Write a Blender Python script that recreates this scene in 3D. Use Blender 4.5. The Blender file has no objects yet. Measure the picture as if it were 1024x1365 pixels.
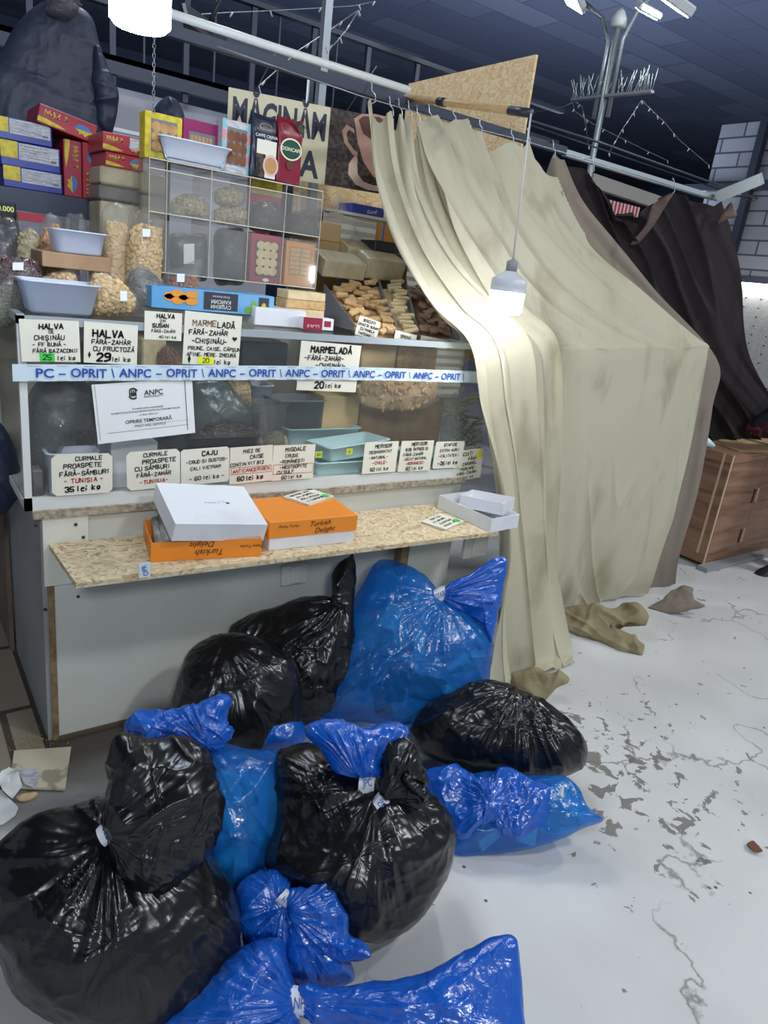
import bpy, math, random
import numpy as np
from mathutils import Vector, Matrix, Euler
random.seed(7)
SC = bpy.context.scene
COL = SC.collection
PI = math.pi

# ---------------------------------------------------------------- camera
F_PX, CX, CY, CAM_H = 935.0, 512.0, 682.5, 1.6
_N = np.array([-350.0, 2770.0, F_PX]); _V = np.array([1338.0, -142.0, F_PX])
_d = _N/np.linalg.norm(_N)
_x = _V-_d*(_V@_d); _x /= np.linalg.norm(_x)
_y = np.cross(-_d, _x)
RW = np.array([_x, _y, -_d])             # world = RW @ camera(x right, y down, z forward)
CAM = np.array([0.0, 0.0, CAM_H])
cd = bpy.data.cameras.new('camera'); cam = bpy.data.objects.new('camera', cd); COL.objects.link(cam)
cd.sensor_fit = 'VERTICAL'; cd.sensor_height = 32.0; cd.lens = F_PX/1365.0*32.0
cd.clip_start = 0.05; cd.clip_end = 200
r_, u_, f_ = RW[:, 0], -RW[:, 1], RW[:, 2]
cam.matrix_world = Matrix(((r_[0], u_[0], -f_[0], 0), (r_[1], u_[1], -f_[1], 0), (r_[2], u_[2], -f_[2], CAM_H), (0, 0, 0, 1)))
SC.camera = cam

# ---------------------------------------------------------------- light and exposure
SC.view_settings.view_transform = 'Standard'; SC.view_settings.look = 'None'
SC.view_settings.gamma = 1.0; SC.view_settings.use_curve_mapping = False
SC.view_settings.exposure = 0.0
SC.cycles.use_denoising = True
SC.cycles.max_bounces = 8; SC.cycles.transparent_max_bounces = 24
SC.cycles.caustics_reflective = False; SC.cycles.caustics_refractive = False
SC.cycles.sample_clamp_indirect = 6.0
W = bpy.data.worlds.new('hall_air'); SC.world = W; W.use_nodes = True
W.node_tree.nodes['Background'].inputs[0].default_value = (0.62, 0.74, 0.95, 1)
W.node_tree.nodes['Background'].inputs[1].default_value = 0.34

def area_light(name, loc, target, sx, sy, power, color=(0.93, 0.97, 1.0), spread=180):
    l = bpy.data.lights.new(name, 'AREA'); l.shape = 'RECTANGLE'; l.size = sx; l.size_y = sy
    l.energy = power; l.color = color; l.spread = math.radians(spread)
    o = bpy.data.objects.new(name, l); COL.objects.link(o); o.location = loc
    d = Vector(target)-Vector(loc); o.rotation_euler = d.to_track_quat('-Z', 'Y').to_euler()
    return o
# floodlights of the hall, high up on the poles of the aisle
area_light('hall_floodlight', (2.9, -1.3, 4.6), (1.6, 1.2, 0.0), 0.5, 0.35, 80)
area_light('hall_floodlight', (-1.3, -3.4, 3.9), (0.9, 2.0, 0.6), 0.9, 0.6, 105)
area_light('hall_floodlight', (6.2, 0.4, 4.4), (3.5, 1.8, 0.4), 0.5, 0.4, 85)
area_light('hall_floodlight', (1.2, 3.9, 4.3), (1.2, 2.9, 1.0), 0.7, 0.5, 45, (0.8, 0.88, 1.0))
# added fill lamps deep in the hall, facing up to brighten the roof
area_light('roof_fill', (9, 8, 2.0), (9, 9, 6), 4, 4, 330, (0.72, 0.82, 1.0))
area_light('roof_fill', (3, 9, 2.0), (4, 10, 6), 4, 4, 200, (0.66, 0.78, 1.0))
area_light('roof_fill', (14, 3, 2.0), (14, 5, 6), 4, 4, 330, (0.72, 0.82, 1.0))

# ---------------------------------------------------------------- helpers
def ray(px, py):
    v = RW@np.array([px-CX, py-CY, F_PX]); return v/np.linalg.norm(v)
def at(px, py, axis, val):
    """the point seen at a pixel of the photograph on the plane axis = val"""
    a = 'xyz'.index(axis); r = ray(px, py); return CAM+r*((val-CAM[a])/r[a])
def onplane(px, py, P, n):
    r = ray(px, py); return CAM+r*(((P-CAM)@n)/(r@n))
def rect(x0, y0, x1, y1, Y):
    """X0, X1, Z0, Z1 of an upright rectangle on the plane y = Y, edges read along its middle lines"""
    xm, ym = (x0+x1)/2, (y0+y1)/2
    return at(x0, ym, 'y', Y)[0], at(x1, ym, 'y', Y)[0], at(xm, y1, 'y', Y)[2], at(xm, y0, 'y', Y)[2]

def hsh(ix, iy, iz, seed):
    h = (ix*374761393+iy*668265263+iz*1274126177+seed*362437) & 0xffffffff
    h = ((h ^ (h >> 13))*1274126177) & 0xffffffff
    h = h ^ (h >> 16)
    return (h & 0xffff)/32767.5-1.0
def vn(p, seed=0):
    """smooth value noise in [-1, 1] for an (n, 3) array"""
    p = np.asarray(p, float); i = np.floor(p).astype(np.int64); f = p-i
    f = f*f*f*(f*(f*6-15)+10)
    r = 0
    for dx in (0, 1):
        for dy in (0, 1):
            for dz in (0, 1):
                w = (f[:, 0] if dx else 1-f[:, 0])*(f[:, 1] if dy else 1-f[:, 1])*(f[:, 2] if dz else 1-f[:, 2])
                r = r+w*hsh(i[:, 0]+dx, i[:, 1]+dy, i[:, 2]+dz, seed)
    return r
def ridge(p, seed=0, k=3.0):
    return (1-np.abs(vn(p, seed)))**k

def worley(p, seed=0):
    """distance to the nearest of scattered points: flat facets meeting in sharp creases"""
    p = np.asarray(p, float); i = np.floor(p).astype(np.int64); f = p-i; best = np.full(len(p), 9.0)
    for dx in (-1, 0, 1):
        for dy in (-1, 0, 1):
            for dz in (-1, 0, 1):
                c = (i[:, 0]+dx, i[:, 1]+dy, i[:, 2]+dz)
                q = np.stack([dx+.5+.5*hsh(*c, seed), dy+.5+.5*hsh(*c, seed+101), dz+.5+.5*hsh(*c, seed+202)], 1)-f
                best = np.minimum(best, (q*q).sum(1))
    return np.sqrt(best)

class MB:
    """collects shapes in world coordinates for one mesh object"""
    def __init__(s): s.v = []; s.f = []; s.m = []; s.smooth = []
    def add(s, vs, fs, mi=0, sm=False):
        b = len(s.v); s.v.extend([tuple(map(float, q)) for q in vs])
        for f in fs: s.f.append(tuple(b+i for i in f)); s.m.append(mi); s.smooth.append(sm)
        return s
    def box(s, x0, x1, y0, y1, z0, z1, mi=0, M=None, bev=0.0):
        if bev <= 0:
            vs = [(x, y, z) for x in (x0, x1) for y in (y0, y1) for z in (z0, z1)]
            fs = [(0, 1, 3, 2), (4, 6, 7, 5), (0, 4, 5, 1), (2, 3, 7, 6), (0, 2, 6, 4), (1, 5, 7, 3)]
        else:
            b = min(bev, (x1-x0)/2.01, (y1-y0)/2.01, (z1-z0)/2.01); vs = []; ix = {}
            for i, x in enumerate((x0, x1)):
                for j, y in enumerate((y0, y1)):
                    for k, z in enumerate((z0, z1)):
                        sx, sy, sz = 1-2*i, 1-2*j, 1-2*k
                        ix[i, j, k] = len(vs)
                        vs += [(x, y+sy*b, z+sz*b), (x+sx*b, y, z+sz*b), (x+sx*b, y+sy*b, z)]
            q = lambda i, j, k, a: ix[i, j, k]+a
            fs = []
            for i in (0, 1): fs.append((q(i, 0, 0, 0), q(i, 1, 0, 0), q(i, 1, 1, 0), q(i, 0, 1, 0)))
            for j in (0, 1): fs.append((q(0, j, 0, 1), q(1, j, 0, 1), q(1, j, 1, 1), q(0, j, 1, 1)))
            for k in (0, 1): fs.append((q(0, 0, k, 2), q(1, 0, k, 2), q(1, 1, k, 2), q(0, 1, k, 2)))
            for i in (0, 1):
                for j in (0, 1): fs.append((q(i, j, 0, 0), q(i, j, 1, 0), q(i, j, 1, 1), q(i, j, 0, 1)))
            for i in (0, 1):
                for k in (0, 1): fs.append((q(i, 0, k, 0), q(i, 1, k, 0), q(i, 1, k, 2), q(i, 0, k, 2)))
            for j in (0, 1):
                for k in (0, 1): fs.append((q(0, j, k, 1), q(1, j, k, 1), q(1, j, k, 2), q(0, j, k, 2)))
            for key, a in ix.items(): fs.append((a, a+1, a+2))
        if M is not None: vs = [M@Vector(p) for p in vs]
        return s.add(vs, fs, mi)
    def tube(s, pts, r, n=8, mi=0, cap=True, r2=None):
        pts = [Vector(p) for p in pts]; vs = []; fs = []; up = None
        for i, p in enumerate(pts):
            d = (pts[min(i+1, len(pts)-1)]-pts[max(i-1, 0)]).normalized()
            if up is None: up = d.orthogonal().normalized()
            up = (up-d*up.dot(d)); up = up.normalized() if up.length > 1e-6 else d.orthogonal().normalized()
            w = d.cross(up)
            rr = r if r2 is None else r+(r2-r)*i/(len(pts)-1)
            for k in range(n):
                a = 2*PI*k/n; vs.append(p+up*math.cos(a)*rr+w*math.sin(a)*rr)
        for i in range(len(pts)-1):
            for k in range(n): fs.append((i*n+k, i*n+(k+1) % n, (i+1)*n+(k+1) % n, (i+1)*n+k))
        if cap: fs += [tuple(range(n))[::-1], tuple((len(pts)-1)*n+k for k in range(n))]
        return s.add(vs, fs, mi, True)
    def lathe(s, prof, c, n=24, mi=0, axis=(0, 0, 1)):
        q = Vector((0, 0, 1)).rotation_difference(Vector(axis)); vs = []; fs = []
        for (r, z) in prof:
            for k in range(n):
                a = 2*PI*k/n; vs.append(Vector(c)+q@Vector((r*math.cos(a), r*math.sin(a), z)))
        for i in range(len(prof)-1):
            for k in range(n): fs.append((i*n+k, i*n+(k+1) % n, (i+1)*n+(k+1) % n, (i+1)*n+k))
        fs += [tuple(range(n))[::-1], tuple((len(prof)-1)*n+k for k in range(n))]
        return s.add(vs, fs, mi, True)
    def ball(s, c, rx, ry, rz, nu=8, nv=6, mi=0, rot=None):
        vs = []; fs = []
        for j in range(1, nv):
            t = PI*j/nv
            for k in range(nu):
                a = 2*PI*k/nu; p = Vector((rx*math.sin(t)*math.cos(a), ry*math.sin(t)*math.sin(a), rz*math.cos(t)))
                if rot: p = rot@p
                vs.append(Vector(c)+p)
        top = Vector((0, 0, rz)); bot = -top
        if rot: top = rot@top; bot = rot@bot
        vs += [Vector(c)+top, Vector(c)+bot]; T = len(vs)-2; B = T+1
        for j in range(nv-2):
            for k in range(nu): fs.append((j*nu+k, (j+1)*nu+k, (j+1)*nu+(k+1) % nu, j*nu+(k+1) % nu))
        for k in range(nu): fs.append((T, k, (k+1) % nu)); fs.append((B, (nv-2)*nu+(k+1) % nu, (nv-2)*nu+k))
        return s.add(vs, fs, mi, True)
    def grid(s, A, mi=0, closed_u=False):
        """A: (nv, nu, 3) array"""
        nv, nu = A.shape[:2]; fs = []
        for j in range(nv-1):
            for i in range(nu if closed_u else nu-1):
                fs.append((j*nu+i, j*nu+(i+1) % nu, (j+1)*nu+(i+1) % nu, (j+1)*nu+i))
        return s.add(A.reshape(-1, 3), fs, mi, True)

WM = {}
def obj(name, mb, mats, parent=None):
    v = np.array(mb.v, float)
    if parent is None:
        lo, hi = v.min(0), v.max(0); org = Vector(((lo[0]+hi[0])/2, (lo[1]+hi[1])/2, lo[2])); Mx = Matrix.Translation(org)
    else: Mx = WM[parent.name]
    inv = np.array(Mx.inverted()); v = v@inv[:3, :3].T+inv[:3, 3]
    me = bpy.data.meshes.new(name); me.from_pydata(v.tolist(), [], mb.f); me.update()
    if not isinstance(mats, (list, tuple)): mats = [mats]
    for m in mats: me.materials.append(m)
    me.polygons.foreach_set('use_smooth', mb.smooth)
    me.polygons.foreach_set('material_index', mb.m)
    o = bpy.data.objects.new(name, me); COL.objects.link(o)
    if parent is None: o.matrix_world = Mx
    else: o.parent = parent
    WM[o.name] = Mx
    return o
def tag(o, label, cat, group=None, kind=None):
    o['label'] = label; o['category'] = cat
    if group: o['group'] = group
    if kind: o['kind'] = kind
    return o
def thing(name, label, cat, loc, group=None):
    o = bpy.data.objects.new(name, None); COL.objects.link(o); o.location = loc; o.empty_display_size = 0.05
    WM[o.name] = Matrix.Translation(Vector(loc)); return tag(o, label, cat, group)
def struct(name, mb, mats, parent=None):
    o = obj(name, mb, mats, parent)
    if parent is None: o['kind'] = 'structure'
    return o
def dup(root, M, label=None, group=None):
    r = root.copy(); COL.objects.link(r); r.matrix_world = M; WM[r.name] = M
    if label: r['label'] = label
    if group: r['group'] = group
    for ch in list(root.children):
        c = ch.copy(); COL.objects.link(c); c.parent = r; WM[c.name] = M
    return r

# ---------------------------------------------------------------- materials
def nodes(name):
    m = bpy.data.materials.new(name); m.use_nodes = True; nt = m.node_tree
    return m, nt, nt.nodes['Principled BSDF'], nt.nodes['Material Output']
def N(nt, typ, **kw):
    n = nt.nodes.new(typ)
    for k, v in kw.items():
        if k.startswith('i_'): n.inputs[int(k[2:])].default_value = v
        else: setattr(n, k, v)
    return n
def rgb(r, g, b):
    f = lambda c: ((c/255)/12.92 if c/255 <= 0.04045 else ((c/255+0.055)/1.055)**2.4)
    return (f(r), f(g), f(b), 1)
def ramp(nt, stops):
    n = N(nt, 'ShaderNodeValToRGB'); e = n.color_ramp.elements
    while len(e) < len(stops): e.new(0.5)
    for q, (p, c) in zip(e, stops): q.position = p; q.color = c
    return n
def mat(name, c, rough=0.5, metal=0.0, c2=None, scale=8.0, lo=0.4, hi=0.7, stretch=(1, 1, 1), bump=0.0, bscale=40.0, spec=0.5, detail=4.0, emit=None, estr=0.0):
    """a plain material; c2 adds worn patches or grain by noise, bump adds fine relief"""
    m, nt, b, out = nodes(name); b.inputs['Roughness'].default_value = rough; b.inputs['Metallic'].default_value = metal
    b.inputs['Specular IOR Level'].default_value = spec; b.inputs['Base Color'].default_value = c
    tc = N(nt, 'ShaderNodeTexCoord')
    if c2 is not None:
        mp = N(nt, 'ShaderNodeMapping'); mp.inputs['Scale'].default_value = stretch; nt.links.new(tc.outputs['Object'], mp.inputs[0])
        no = N(nt, 'ShaderNodeTexNoise'); no.inputs['Scale'].default_value = scale; no.inputs['Detail'].default_value = detail
        nt.links.new(mp.outputs[0], no.inputs['Vector'])
        rp = ramp(nt, [(lo, c), (hi, c2)]); nt.links.new(no.outputs['Fac'], rp.inputs[0]); nt.links.new(rp.outputs[0], b.inputs['Base Color'])
    if bump:
        nb = N(nt, 'ShaderNodeTexNoise'); nb.inputs['Scale'].default_value = bscale; nb.inputs['Detail'].default_value = 3
        nt.links.new(tc.outputs['Object'], nb.inputs['Vector'])
        bp = N(nt, 'ShaderNodeBump'); bp.inputs['Strength'].default_value = bump; bp.inputs['Distance'].default_value = 0.01
        nt.links.new(nb.outputs['Fac'], bp.inputs['Height']); nt.links.new(bp.outputs[0], b.inputs['Normal'])
    if emit: b.inputs['Emission Color'].default_value = emit; b.inputs['Emission Strength'].default_value = estr
    return m
def film(name, tint, body, see, rough=0.25, bump=0.25, bscale=60.0, gloss=0.5):
    """thin plastic film: partly see-through, with a glossy skin"""
    m, nt, b, out = nodes(name); b.inputs['Base Color'].default_value = body; b.inputs['Roughness'].default_value = rough
    b.inputs['Specular IOR Level'].default_value = gloss
    tr = N(nt, 'ShaderNodeBsdfTransparent'); tr.inputs[0].default_value = tint
    mx = N(nt, 'ShaderNodeMixShader'); mx.inputs[0].default_value = see
    nt.links.new(b.outputs[0], mx.inputs[1]); nt.links.new(tr.outputs[0], mx.inputs[2])
    gl = N(nt, 'ShaderNodeBsdfGlossy'); gl.inputs['Roughness'].default_value = rough*0.7
    lw = N(nt, 'ShaderNodeLayerWeight'); lw.inputs['Blend'].default_value = 0.5
    pw = N(nt, 'ShaderNodeMath', operation='POWER'); nt.links.new(lw.outputs['Facing'], pw.inputs[0]); pw.inputs[1].default_value = 4.0
    fr = N(nt, 'ShaderNodeMath', operation='MULTIPLY_ADD'); nt.links.new(pw.outputs[0], fr.inputs[0]); fr.inputs[1].default_value = gloss*0.5; fr.inputs[2].default_value = gloss*0.04
    m2 = N(nt, 'ShaderNodeMixShader'); nt.links.new(fr.outputs[0], m2.inputs[0]); nt.links.new(mx.outputs[0], m2.inputs[1]); nt.links.new(gl.outputs[0], m2.inputs[2])
    nt.links.new(m2.outputs[0], out.inputs[0])
    if bump:
        tc = N(nt, 'ShaderNodeTexCoord'); nb = N(nt, 'ShaderNodeTexNoise'); nb.inputs['Scale'].default_value = bscale; nb.inputs['Detail'].default_value = 4
        nb.inputs['Distortion'].default_value = 1.6
        nt.links.new(tc.outputs['Object'], nb.inputs['Vector'])
        bp = N(nt, 'ShaderNodeBump'); bp.inputs['Strength'].default_value = bump; bp.inputs['Distance'].default_value = 0.008
        nt.links.new(nb.outputs['Fac'], bp.inputs['Height'])
        for q in (b, gl, lw): nt.links.new(bp.outputs[0], q.inputs['Normal'])
    return m
def flakes(name, shades, scale=30.0, rough=0.75):
    """pressed strand board: random long flakes of several tans"""
    m, nt, b, out = nodes(name); b.inputs['Roughness'].default_value = rough
    tc = N(nt, 'ShaderNodeTexCoord'); no = N(nt, 'ShaderNodeTexNoise'); no.inputs['Scale'].default_value = 14; nt.links.new(tc.outputs['Object'], no.inputs['Vector'])
    mxv = N(nt, 'ShaderNodeVectorMath', operation='MULTIPLY_ADD'); mxv.inputs[1].default_value = (0.12, 0.12, 0.12)
    nt.links.new(no.outputs['Color'], mxv.inputs[0]); nt.links.new(tc.outputs['Object'], mxv.inputs[2])
    mp = N(nt, 'ShaderNodeMapping'); mp.inputs['Scale'].default_value = (0.8, 1.6, 2.4); mp.inputs['Rotation'].default_value = (0.2, 0.35, 0.4); nt.links.new(mxv.outputs[0], mp.inputs[0])
    vo = N(nt, 'ShaderNodeTexVoronoi'); vo.inputs['Scale'].default_value = scale; nt.links.new(mp.outputs[0], vo.inputs['Vector'])
    rp = ramp(nt, [(i/(len(shades)-1), c) for i, c in enumerate(shades)])
    sp = N(nt, 'ShaderNodeSeparateColor'); nt.links.new(vo.outputs['Color'], sp.inputs[0]); nt.links.new(sp.outputs[0], rp.inputs[0])
    nt.links.new(rp.outputs[0], b.inputs['Base Color'])
    bp = N(nt, 'ShaderNodeBump'); bp.inputs['Strength'].default_value = 0.25; bp.inputs['Distance'].default_value = 0.004
    nt.links.new(sp.outputs[1], bp.inputs['Height']); nt.links.new(bp.outputs[0], b.inputs['Normal'])
    return m

M = {}
M['white_panel'] = mat('white_laminate', rgb(205, 207, 199), 0.42, c2=rgb(190, 191, 180), scale=2.5, lo=0.45, hi=0.75)
M['cream_plate'] = mat('cream_laminate', rgb(212, 211, 198), 0.45)
M['side_panel'] = mat('grey_laminate', rgb(148, 150, 150), 0.5, c2=rgb(122, 120, 114), scale=2, lo=0.5, hi=0.8)
M['brown_panel'] = mat('brown_board', rgb(112, 98, 86), 0.7, c2=rgb(90, 78, 68), scale=4)
M['raw_wood'] = mat('raw_chipboard_edge', rgb(142, 120, 88), 0.8, c2=rgb(104, 84, 60), scale=25, bump=0.3, bscale=90)
M['edge_board'] = mat('chipboard_edge', rgb(176, 165, 145), 0.8, c2=rgb(128, 116, 98), scale=60, lo=0.35, hi=0.65, bump=0.3, bscale=150)
M['osb'] = flakes('worn_strand_board', [rgb(158, 128, 92), rgb(202, 182, 142), rgb(216, 202, 168), rgb(190, 168, 128), rgb(208, 192, 156), rgb(222, 210, 180), rgb(176, 150, 112)], 58)
M['osb_new'] = flakes('strand_board', [rgb(212, 174, 122), rgb(232, 202, 154), rgb(242, 218, 176), rgb(222, 188, 136), rgb(236, 208, 162)], 34)
M['screw'] = mat('dark_screw', rgb(40, 38, 36), 0.5)
M['white_frame'] = mat('white_profile', rgb(212, 214, 210), 0.4)
M['alu'] = mat('brushed_aluminium', rgb(196, 206, 208), 0.32, 0.6)
M['steel'] = mat('galvanised_steel', rgb(158, 166, 172), 0.4, 0.7)
M['dark_steel'] = mat('dark_steel', rgb(62, 67, 80), 0.45, 0.5)
M['black_metal'] = mat('black_metal', rgb(34, 36, 42), 0.5, 0.2)
M['white_paper'] = mat('white_paper', rgb(226, 228, 226), 0.7)
M['cream_card'] = mat('cream_card', rgb(224, 220, 203), 0.7)
M['ink'] = mat('black_marker', rgb(18, 17, 18), 0.5)
M['red_ink'] = mat('red_marker', rgb(178, 44, 36), 0.5)
M['brown_ink'] = mat('faded_marker', rgb(146, 122, 96), 0.5)
M['blue_ink'] = mat('blue_print', rgb(38, 76, 160), 0.5)
M['grey_ink'] = mat('grey_print', rgb(96, 98, 100), 0.6)
M['green_note'] = mat('green_sticker', rgb(54, 200, 70), 0.6)
M['yellow_note'] = mat('yellow_sticker', rgb(222, 228, 40), 0.6)
M['tape'] = mat('white_barrier_tape', rgb(206, 222, 230), 0.35)
M['card_white'] = mat('white_cardboard', rgb(226, 228, 232), 0.55, c2=rgb(206, 208, 212), scale=5, lo=0.5, hi=0.8)
M['card_inside'] = mat('grey_cardboard', rgb(178, 176, 168), 0.8)
M['orange_box'] = mat('orange_print', rgb(236, 140, 38), 0.45)
M['kraft'] = mat('kraft_cardboard', rgb(166, 134, 102), 0.8, c2=rgb(150, 118, 88), scale=12)
M['kraft_light'] = mat('pale_kraft', rgb(196, 168, 122), 0.8)
M['red_box'] = mat('crimson_print', rgb(168, 44, 62), 0.4)
M['blue_box'] = mat('dark_blue_print', rgb(50, 64, 150), 0.4)
M['pale_label'] = mat('pale_label_print', rgb(196, 196, 202), 0.5, c2=rgb(166, 168, 176), scale=90, lo=0.5, hi=0.55, stretch=(0.4, 1, 3))
M['yellow_print'] = mat('yellow_print', rgb(216, 196, 50), 0.5, c2=rgb(180, 158, 36), scale=60)
M['sky_print'] = mat('sky_blue_print', rgb(66, 120, 176), 0.4)
M['magenta_box'] = mat('magenta_print', rgb(142, 36, 92), 0.4)
M['pink_print'] = mat('pink_print', rgb(226, 130, 140), 0.5)
M['teal_print'] = mat('teal_print', rgb(120, 196, 196), 0.5)
M['navy_pack'] = mat('navy_foil', rgb(30, 36, 58), 0.35)
M['maroon_pack'] = mat('maroon_foil', rgb(126, 24, 46), 0.35)
M['green_oval'] = mat('green_print', rgb(28, 74, 62), 0.4)
M['cookie'] = mat('biscuit', rgb(202, 160, 104), 0.8, c2=rgb(170, 122, 72), scale=30)
M['cocoa_cookie'] = mat('brown_biscuit', rgb(128, 84, 56), 0.8, c2=rgb(98, 60, 40), scale=30)
M['wafer'] = mat('wafer', rgb(206, 170, 120), 0.8, c2=rgb(186, 148, 98), scale=60)
M['pale_wafer'] = mat('pale_wafer', rgb(222, 202, 160), 0.8, c2=rgb(204, 180, 134), scale=50)
M['brown_wafer'] = mat('cocoa_wafer', rgb(140, 112, 88), 0.8, c2=rgb(112, 88, 70), scale=50)
M['halva'] = mat('halva_block', rgb(206, 194, 160), 0.7, c2=rgb(186, 172, 136), scale=20)
M['grey_halva'] = mat('grey_halva_block', rgb(116, 112, 106), 0.6, c2=rgb(92, 88, 84), scale=20)
M['hazelnut'] = mat('hazelnut_kernel', rgb(218, 188, 132), 0.6, c2=rgb(186, 142, 88), scale=90)
M['cashew'] = mat('cashew_kernel', rgb(222, 194, 144), 0.6, c2=rgb(200, 164, 112), scale=60)
M['toasted'] = mat('toasted_cashew', rgb(198, 146, 84), 0.6, c2=rgb(170, 112, 60), scale=60)
M['pistachio'] = mat('pistachio_shell', rgb(188, 172, 130), 0.6, c2=rgb(126, 116, 72), scale=90)
M['cranberry'] = mat('dried_cranberry', rgb(74, 26, 32), 0.35)
M['flax'] = mat('brown_seed', rgb(142, 84, 44), 0.5)
M['seed_grey'] = mat('grey_seed', rgb(112, 110, 92), 0.6)
M['poppy'] = mat('dark_seed', rgb(48, 50, 54), 0.6)
M['date'] = mat('dried_date', rgb(70, 48, 40), 0.35)
M['apricot'] = mat('dried_apricot', rgb(206, 130, 50), 0.45)
M['stick'] = mat('bread_stick', rgb(168, 172, 132), 0.7, c2=rgb(140, 146, 108), scale=40)
M['mint'] = mat('mint_plastic', rgb(190, 220, 220), 0.3)
M['grey_tub'] = mat('grey_plastic', rgb(120, 122, 128), 0.35)
M['white_tub'] = mat('white_plastic', rgb(216, 222, 234), 0.3)
M['dark_tub'] = mat('dark_plastic', rgb(44, 48, 54), 0.35)
M['ribbed'] = mat('white_sheet_metal', rgb(212, 208, 198), 0.5)
M['sign_cream'] = mat('cream_sign', rgb(232, 224, 190), 0.5)
M['sign_ink'] = mat('navy_letters', rgb(44, 48, 72), 0.5)
M['beans'] = mat('coffee_bean_print', rgb(84, 66, 58), 0.45, c2=rgb(30, 24, 24), scale=60, lo=0.42, hi=0.58)
M['cup'] = mat('pink_cup_print', rgb(196, 150, 132), 0.4)
M['coffee'] = mat('coffee_print', rgb(92, 56, 40), 0.4)
M['latte'] = mat('latte_print', rgb(186, 140, 96), 0.5)
M['saucer'] = mat('saucer_print', rgb(214, 186, 170), 0.4)
M['bag_black'] = mat('black_bin_liner', (0.0055, 0.0055, 0.006, 1), 0.27, bump=0.12, bscale=20, spec=0.55, detail=5)
M['bag_blue'] = film('blue_bin_liner', (0.03, 0.2, 0.85, 1), (0.008, 0.125, 0.60, 1), 0.25, 0.24, 0.45, 22, 0.7)
M['bag_blue_thin'] = film('thin_blue_liner', (0.26, 0.66, 1.0, 1), (0.012, 0.19, 0.66, 1), 0.60, 0.22, 0.45, 22, 0.7)
M['tie'] = mat('white_tie_tape', rgb(214, 218, 224), 0.5)
M['clear'] = film('clear_bag_film', (0.97, 0.97, 0.96, 1), (0.55, 0.55, 0.53, 1), 0.88, 0.12, 0.7, 45, 0.75)
M['clear_block'] = film('clear_wrap', (0.97, 0.96, 0.93, 1), (0.6, 0.58, 0.52, 1), 0.84, 0.15, 0.6, 50, 0.7)
M['smoky'] = film('grey_bag_film', (0.7, 0.7, 0.72, 1), (0.12, 0.12, 0.125, 1), 0.5, 0.14, 0.7, 40, 0.7)
M['acrylic'] = film('acrylic_sheet', (0.97, 0.965, 0.95, 1), (0.6, 0.59, 0.56, 1), 0.89, 0.12, 0.0, 10, 0.5)
M['acrylic_edge'] = mat('acrylic_edge', rgb(206, 200, 180), 0.3)
M['glass'] = film('case_glass', (0.98, 0.99, 0.985, 1), (0.5, 0.52, 0.5, 1), 0.975, 0.05, 0.0, 10, 0.55)
M['frosted'] = film('translucent_tub', (0.86, 0.9, 0.97, 1), (0.74, 0.80, 0.92, 1), 0.36, 0.3, 0.0, 10, 0.4)
M['jacket'] = mat('dark_quilted_nylon', rgb(42, 48, 70), 0.5, bump=0.25, bscale=25)  # dark navy, lightened towards blue to carry the lens flare's veil
M['cable'] = mat('white_cable', rgb(206, 206, 204), 0.5)
M['dowel'] = mat('wooden_pole', rgb(196, 164, 116), 0.55, c2=rgb(176, 140, 92), scale=20, stretch=(1, 1, 8))
M['led'] = mat('lit_diffuser', rgb(240, 244, 255), 0.4, emit=(0.92, 0.95, 1.0, 1), estr=80.0)
M['led_left'] = mat('lit_diffuser_bright', rgb(240, 244, 255), 0.4, emit=(0.74, 0.84, 1.0, 1), estr=115.0)
M['flood_face'] = mat('lit_floodlight', rgb(240, 244, 240), 0.4, emit=(0.9, 1.0, 0.92, 1), estr=14.0)
M['lamp_body'] = mat('grey_lamp_cap', rgb(202, 206, 210), 0.4)
M['lamp_socket'] = mat('grey_socket', rgb(140, 142, 146), 0.5)
M['skin'] = mat('skin', rgb(196, 150, 126), 0.55)
M['hair'] = mat('dark_hair', rgb(36, 30, 28), 0.6)
M['dark_cloth'] = mat('dark_clothing', rgb(30, 32, 44), 0.85)
M['maroon_glove'] = mat('maroon_glove', rgb(112, 34, 66), 0.8)
M['shoe'] = mat('black_shoe', rgb(22, 23, 28), 0.5)
M['dirt'] = mat('floor_dirt', rgb(90, 78, 62), 0.9)
M['crumb'] = mat('yellow_crumb', rgb(160, 130, 84), 0.8)
M['leaf'] = mat('dry_leaf', rgb(112, 74, 48), 0.7)
M['blue_carton'] = mat('apricot_carton', rgb(96, 160, 206), 0.45, c2=rgb(120, 176, 214), scale=6)
M['board_print'] = mat('dark_print', rgb(56, 58, 66), 0.5)
M['fruit_print'] = mat('apricot_print', rgb(226, 150, 60), 0.5)
M['leaf_print'] = mat('leaf_print', rgb(120, 170, 60), 0.5)
M['choc_red'] = mat('cherry_print', rgb(150, 24, 58), 0.4)
M['choc_orange'] = mat('amber_print', rgb(206, 138, 66), 0.4)
M['digit'] = mat('lit_digits', rgb(90, 110, 40), 0.4, emit=(0.75, 0.85, 0.3, 1), estr=0.8)

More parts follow.
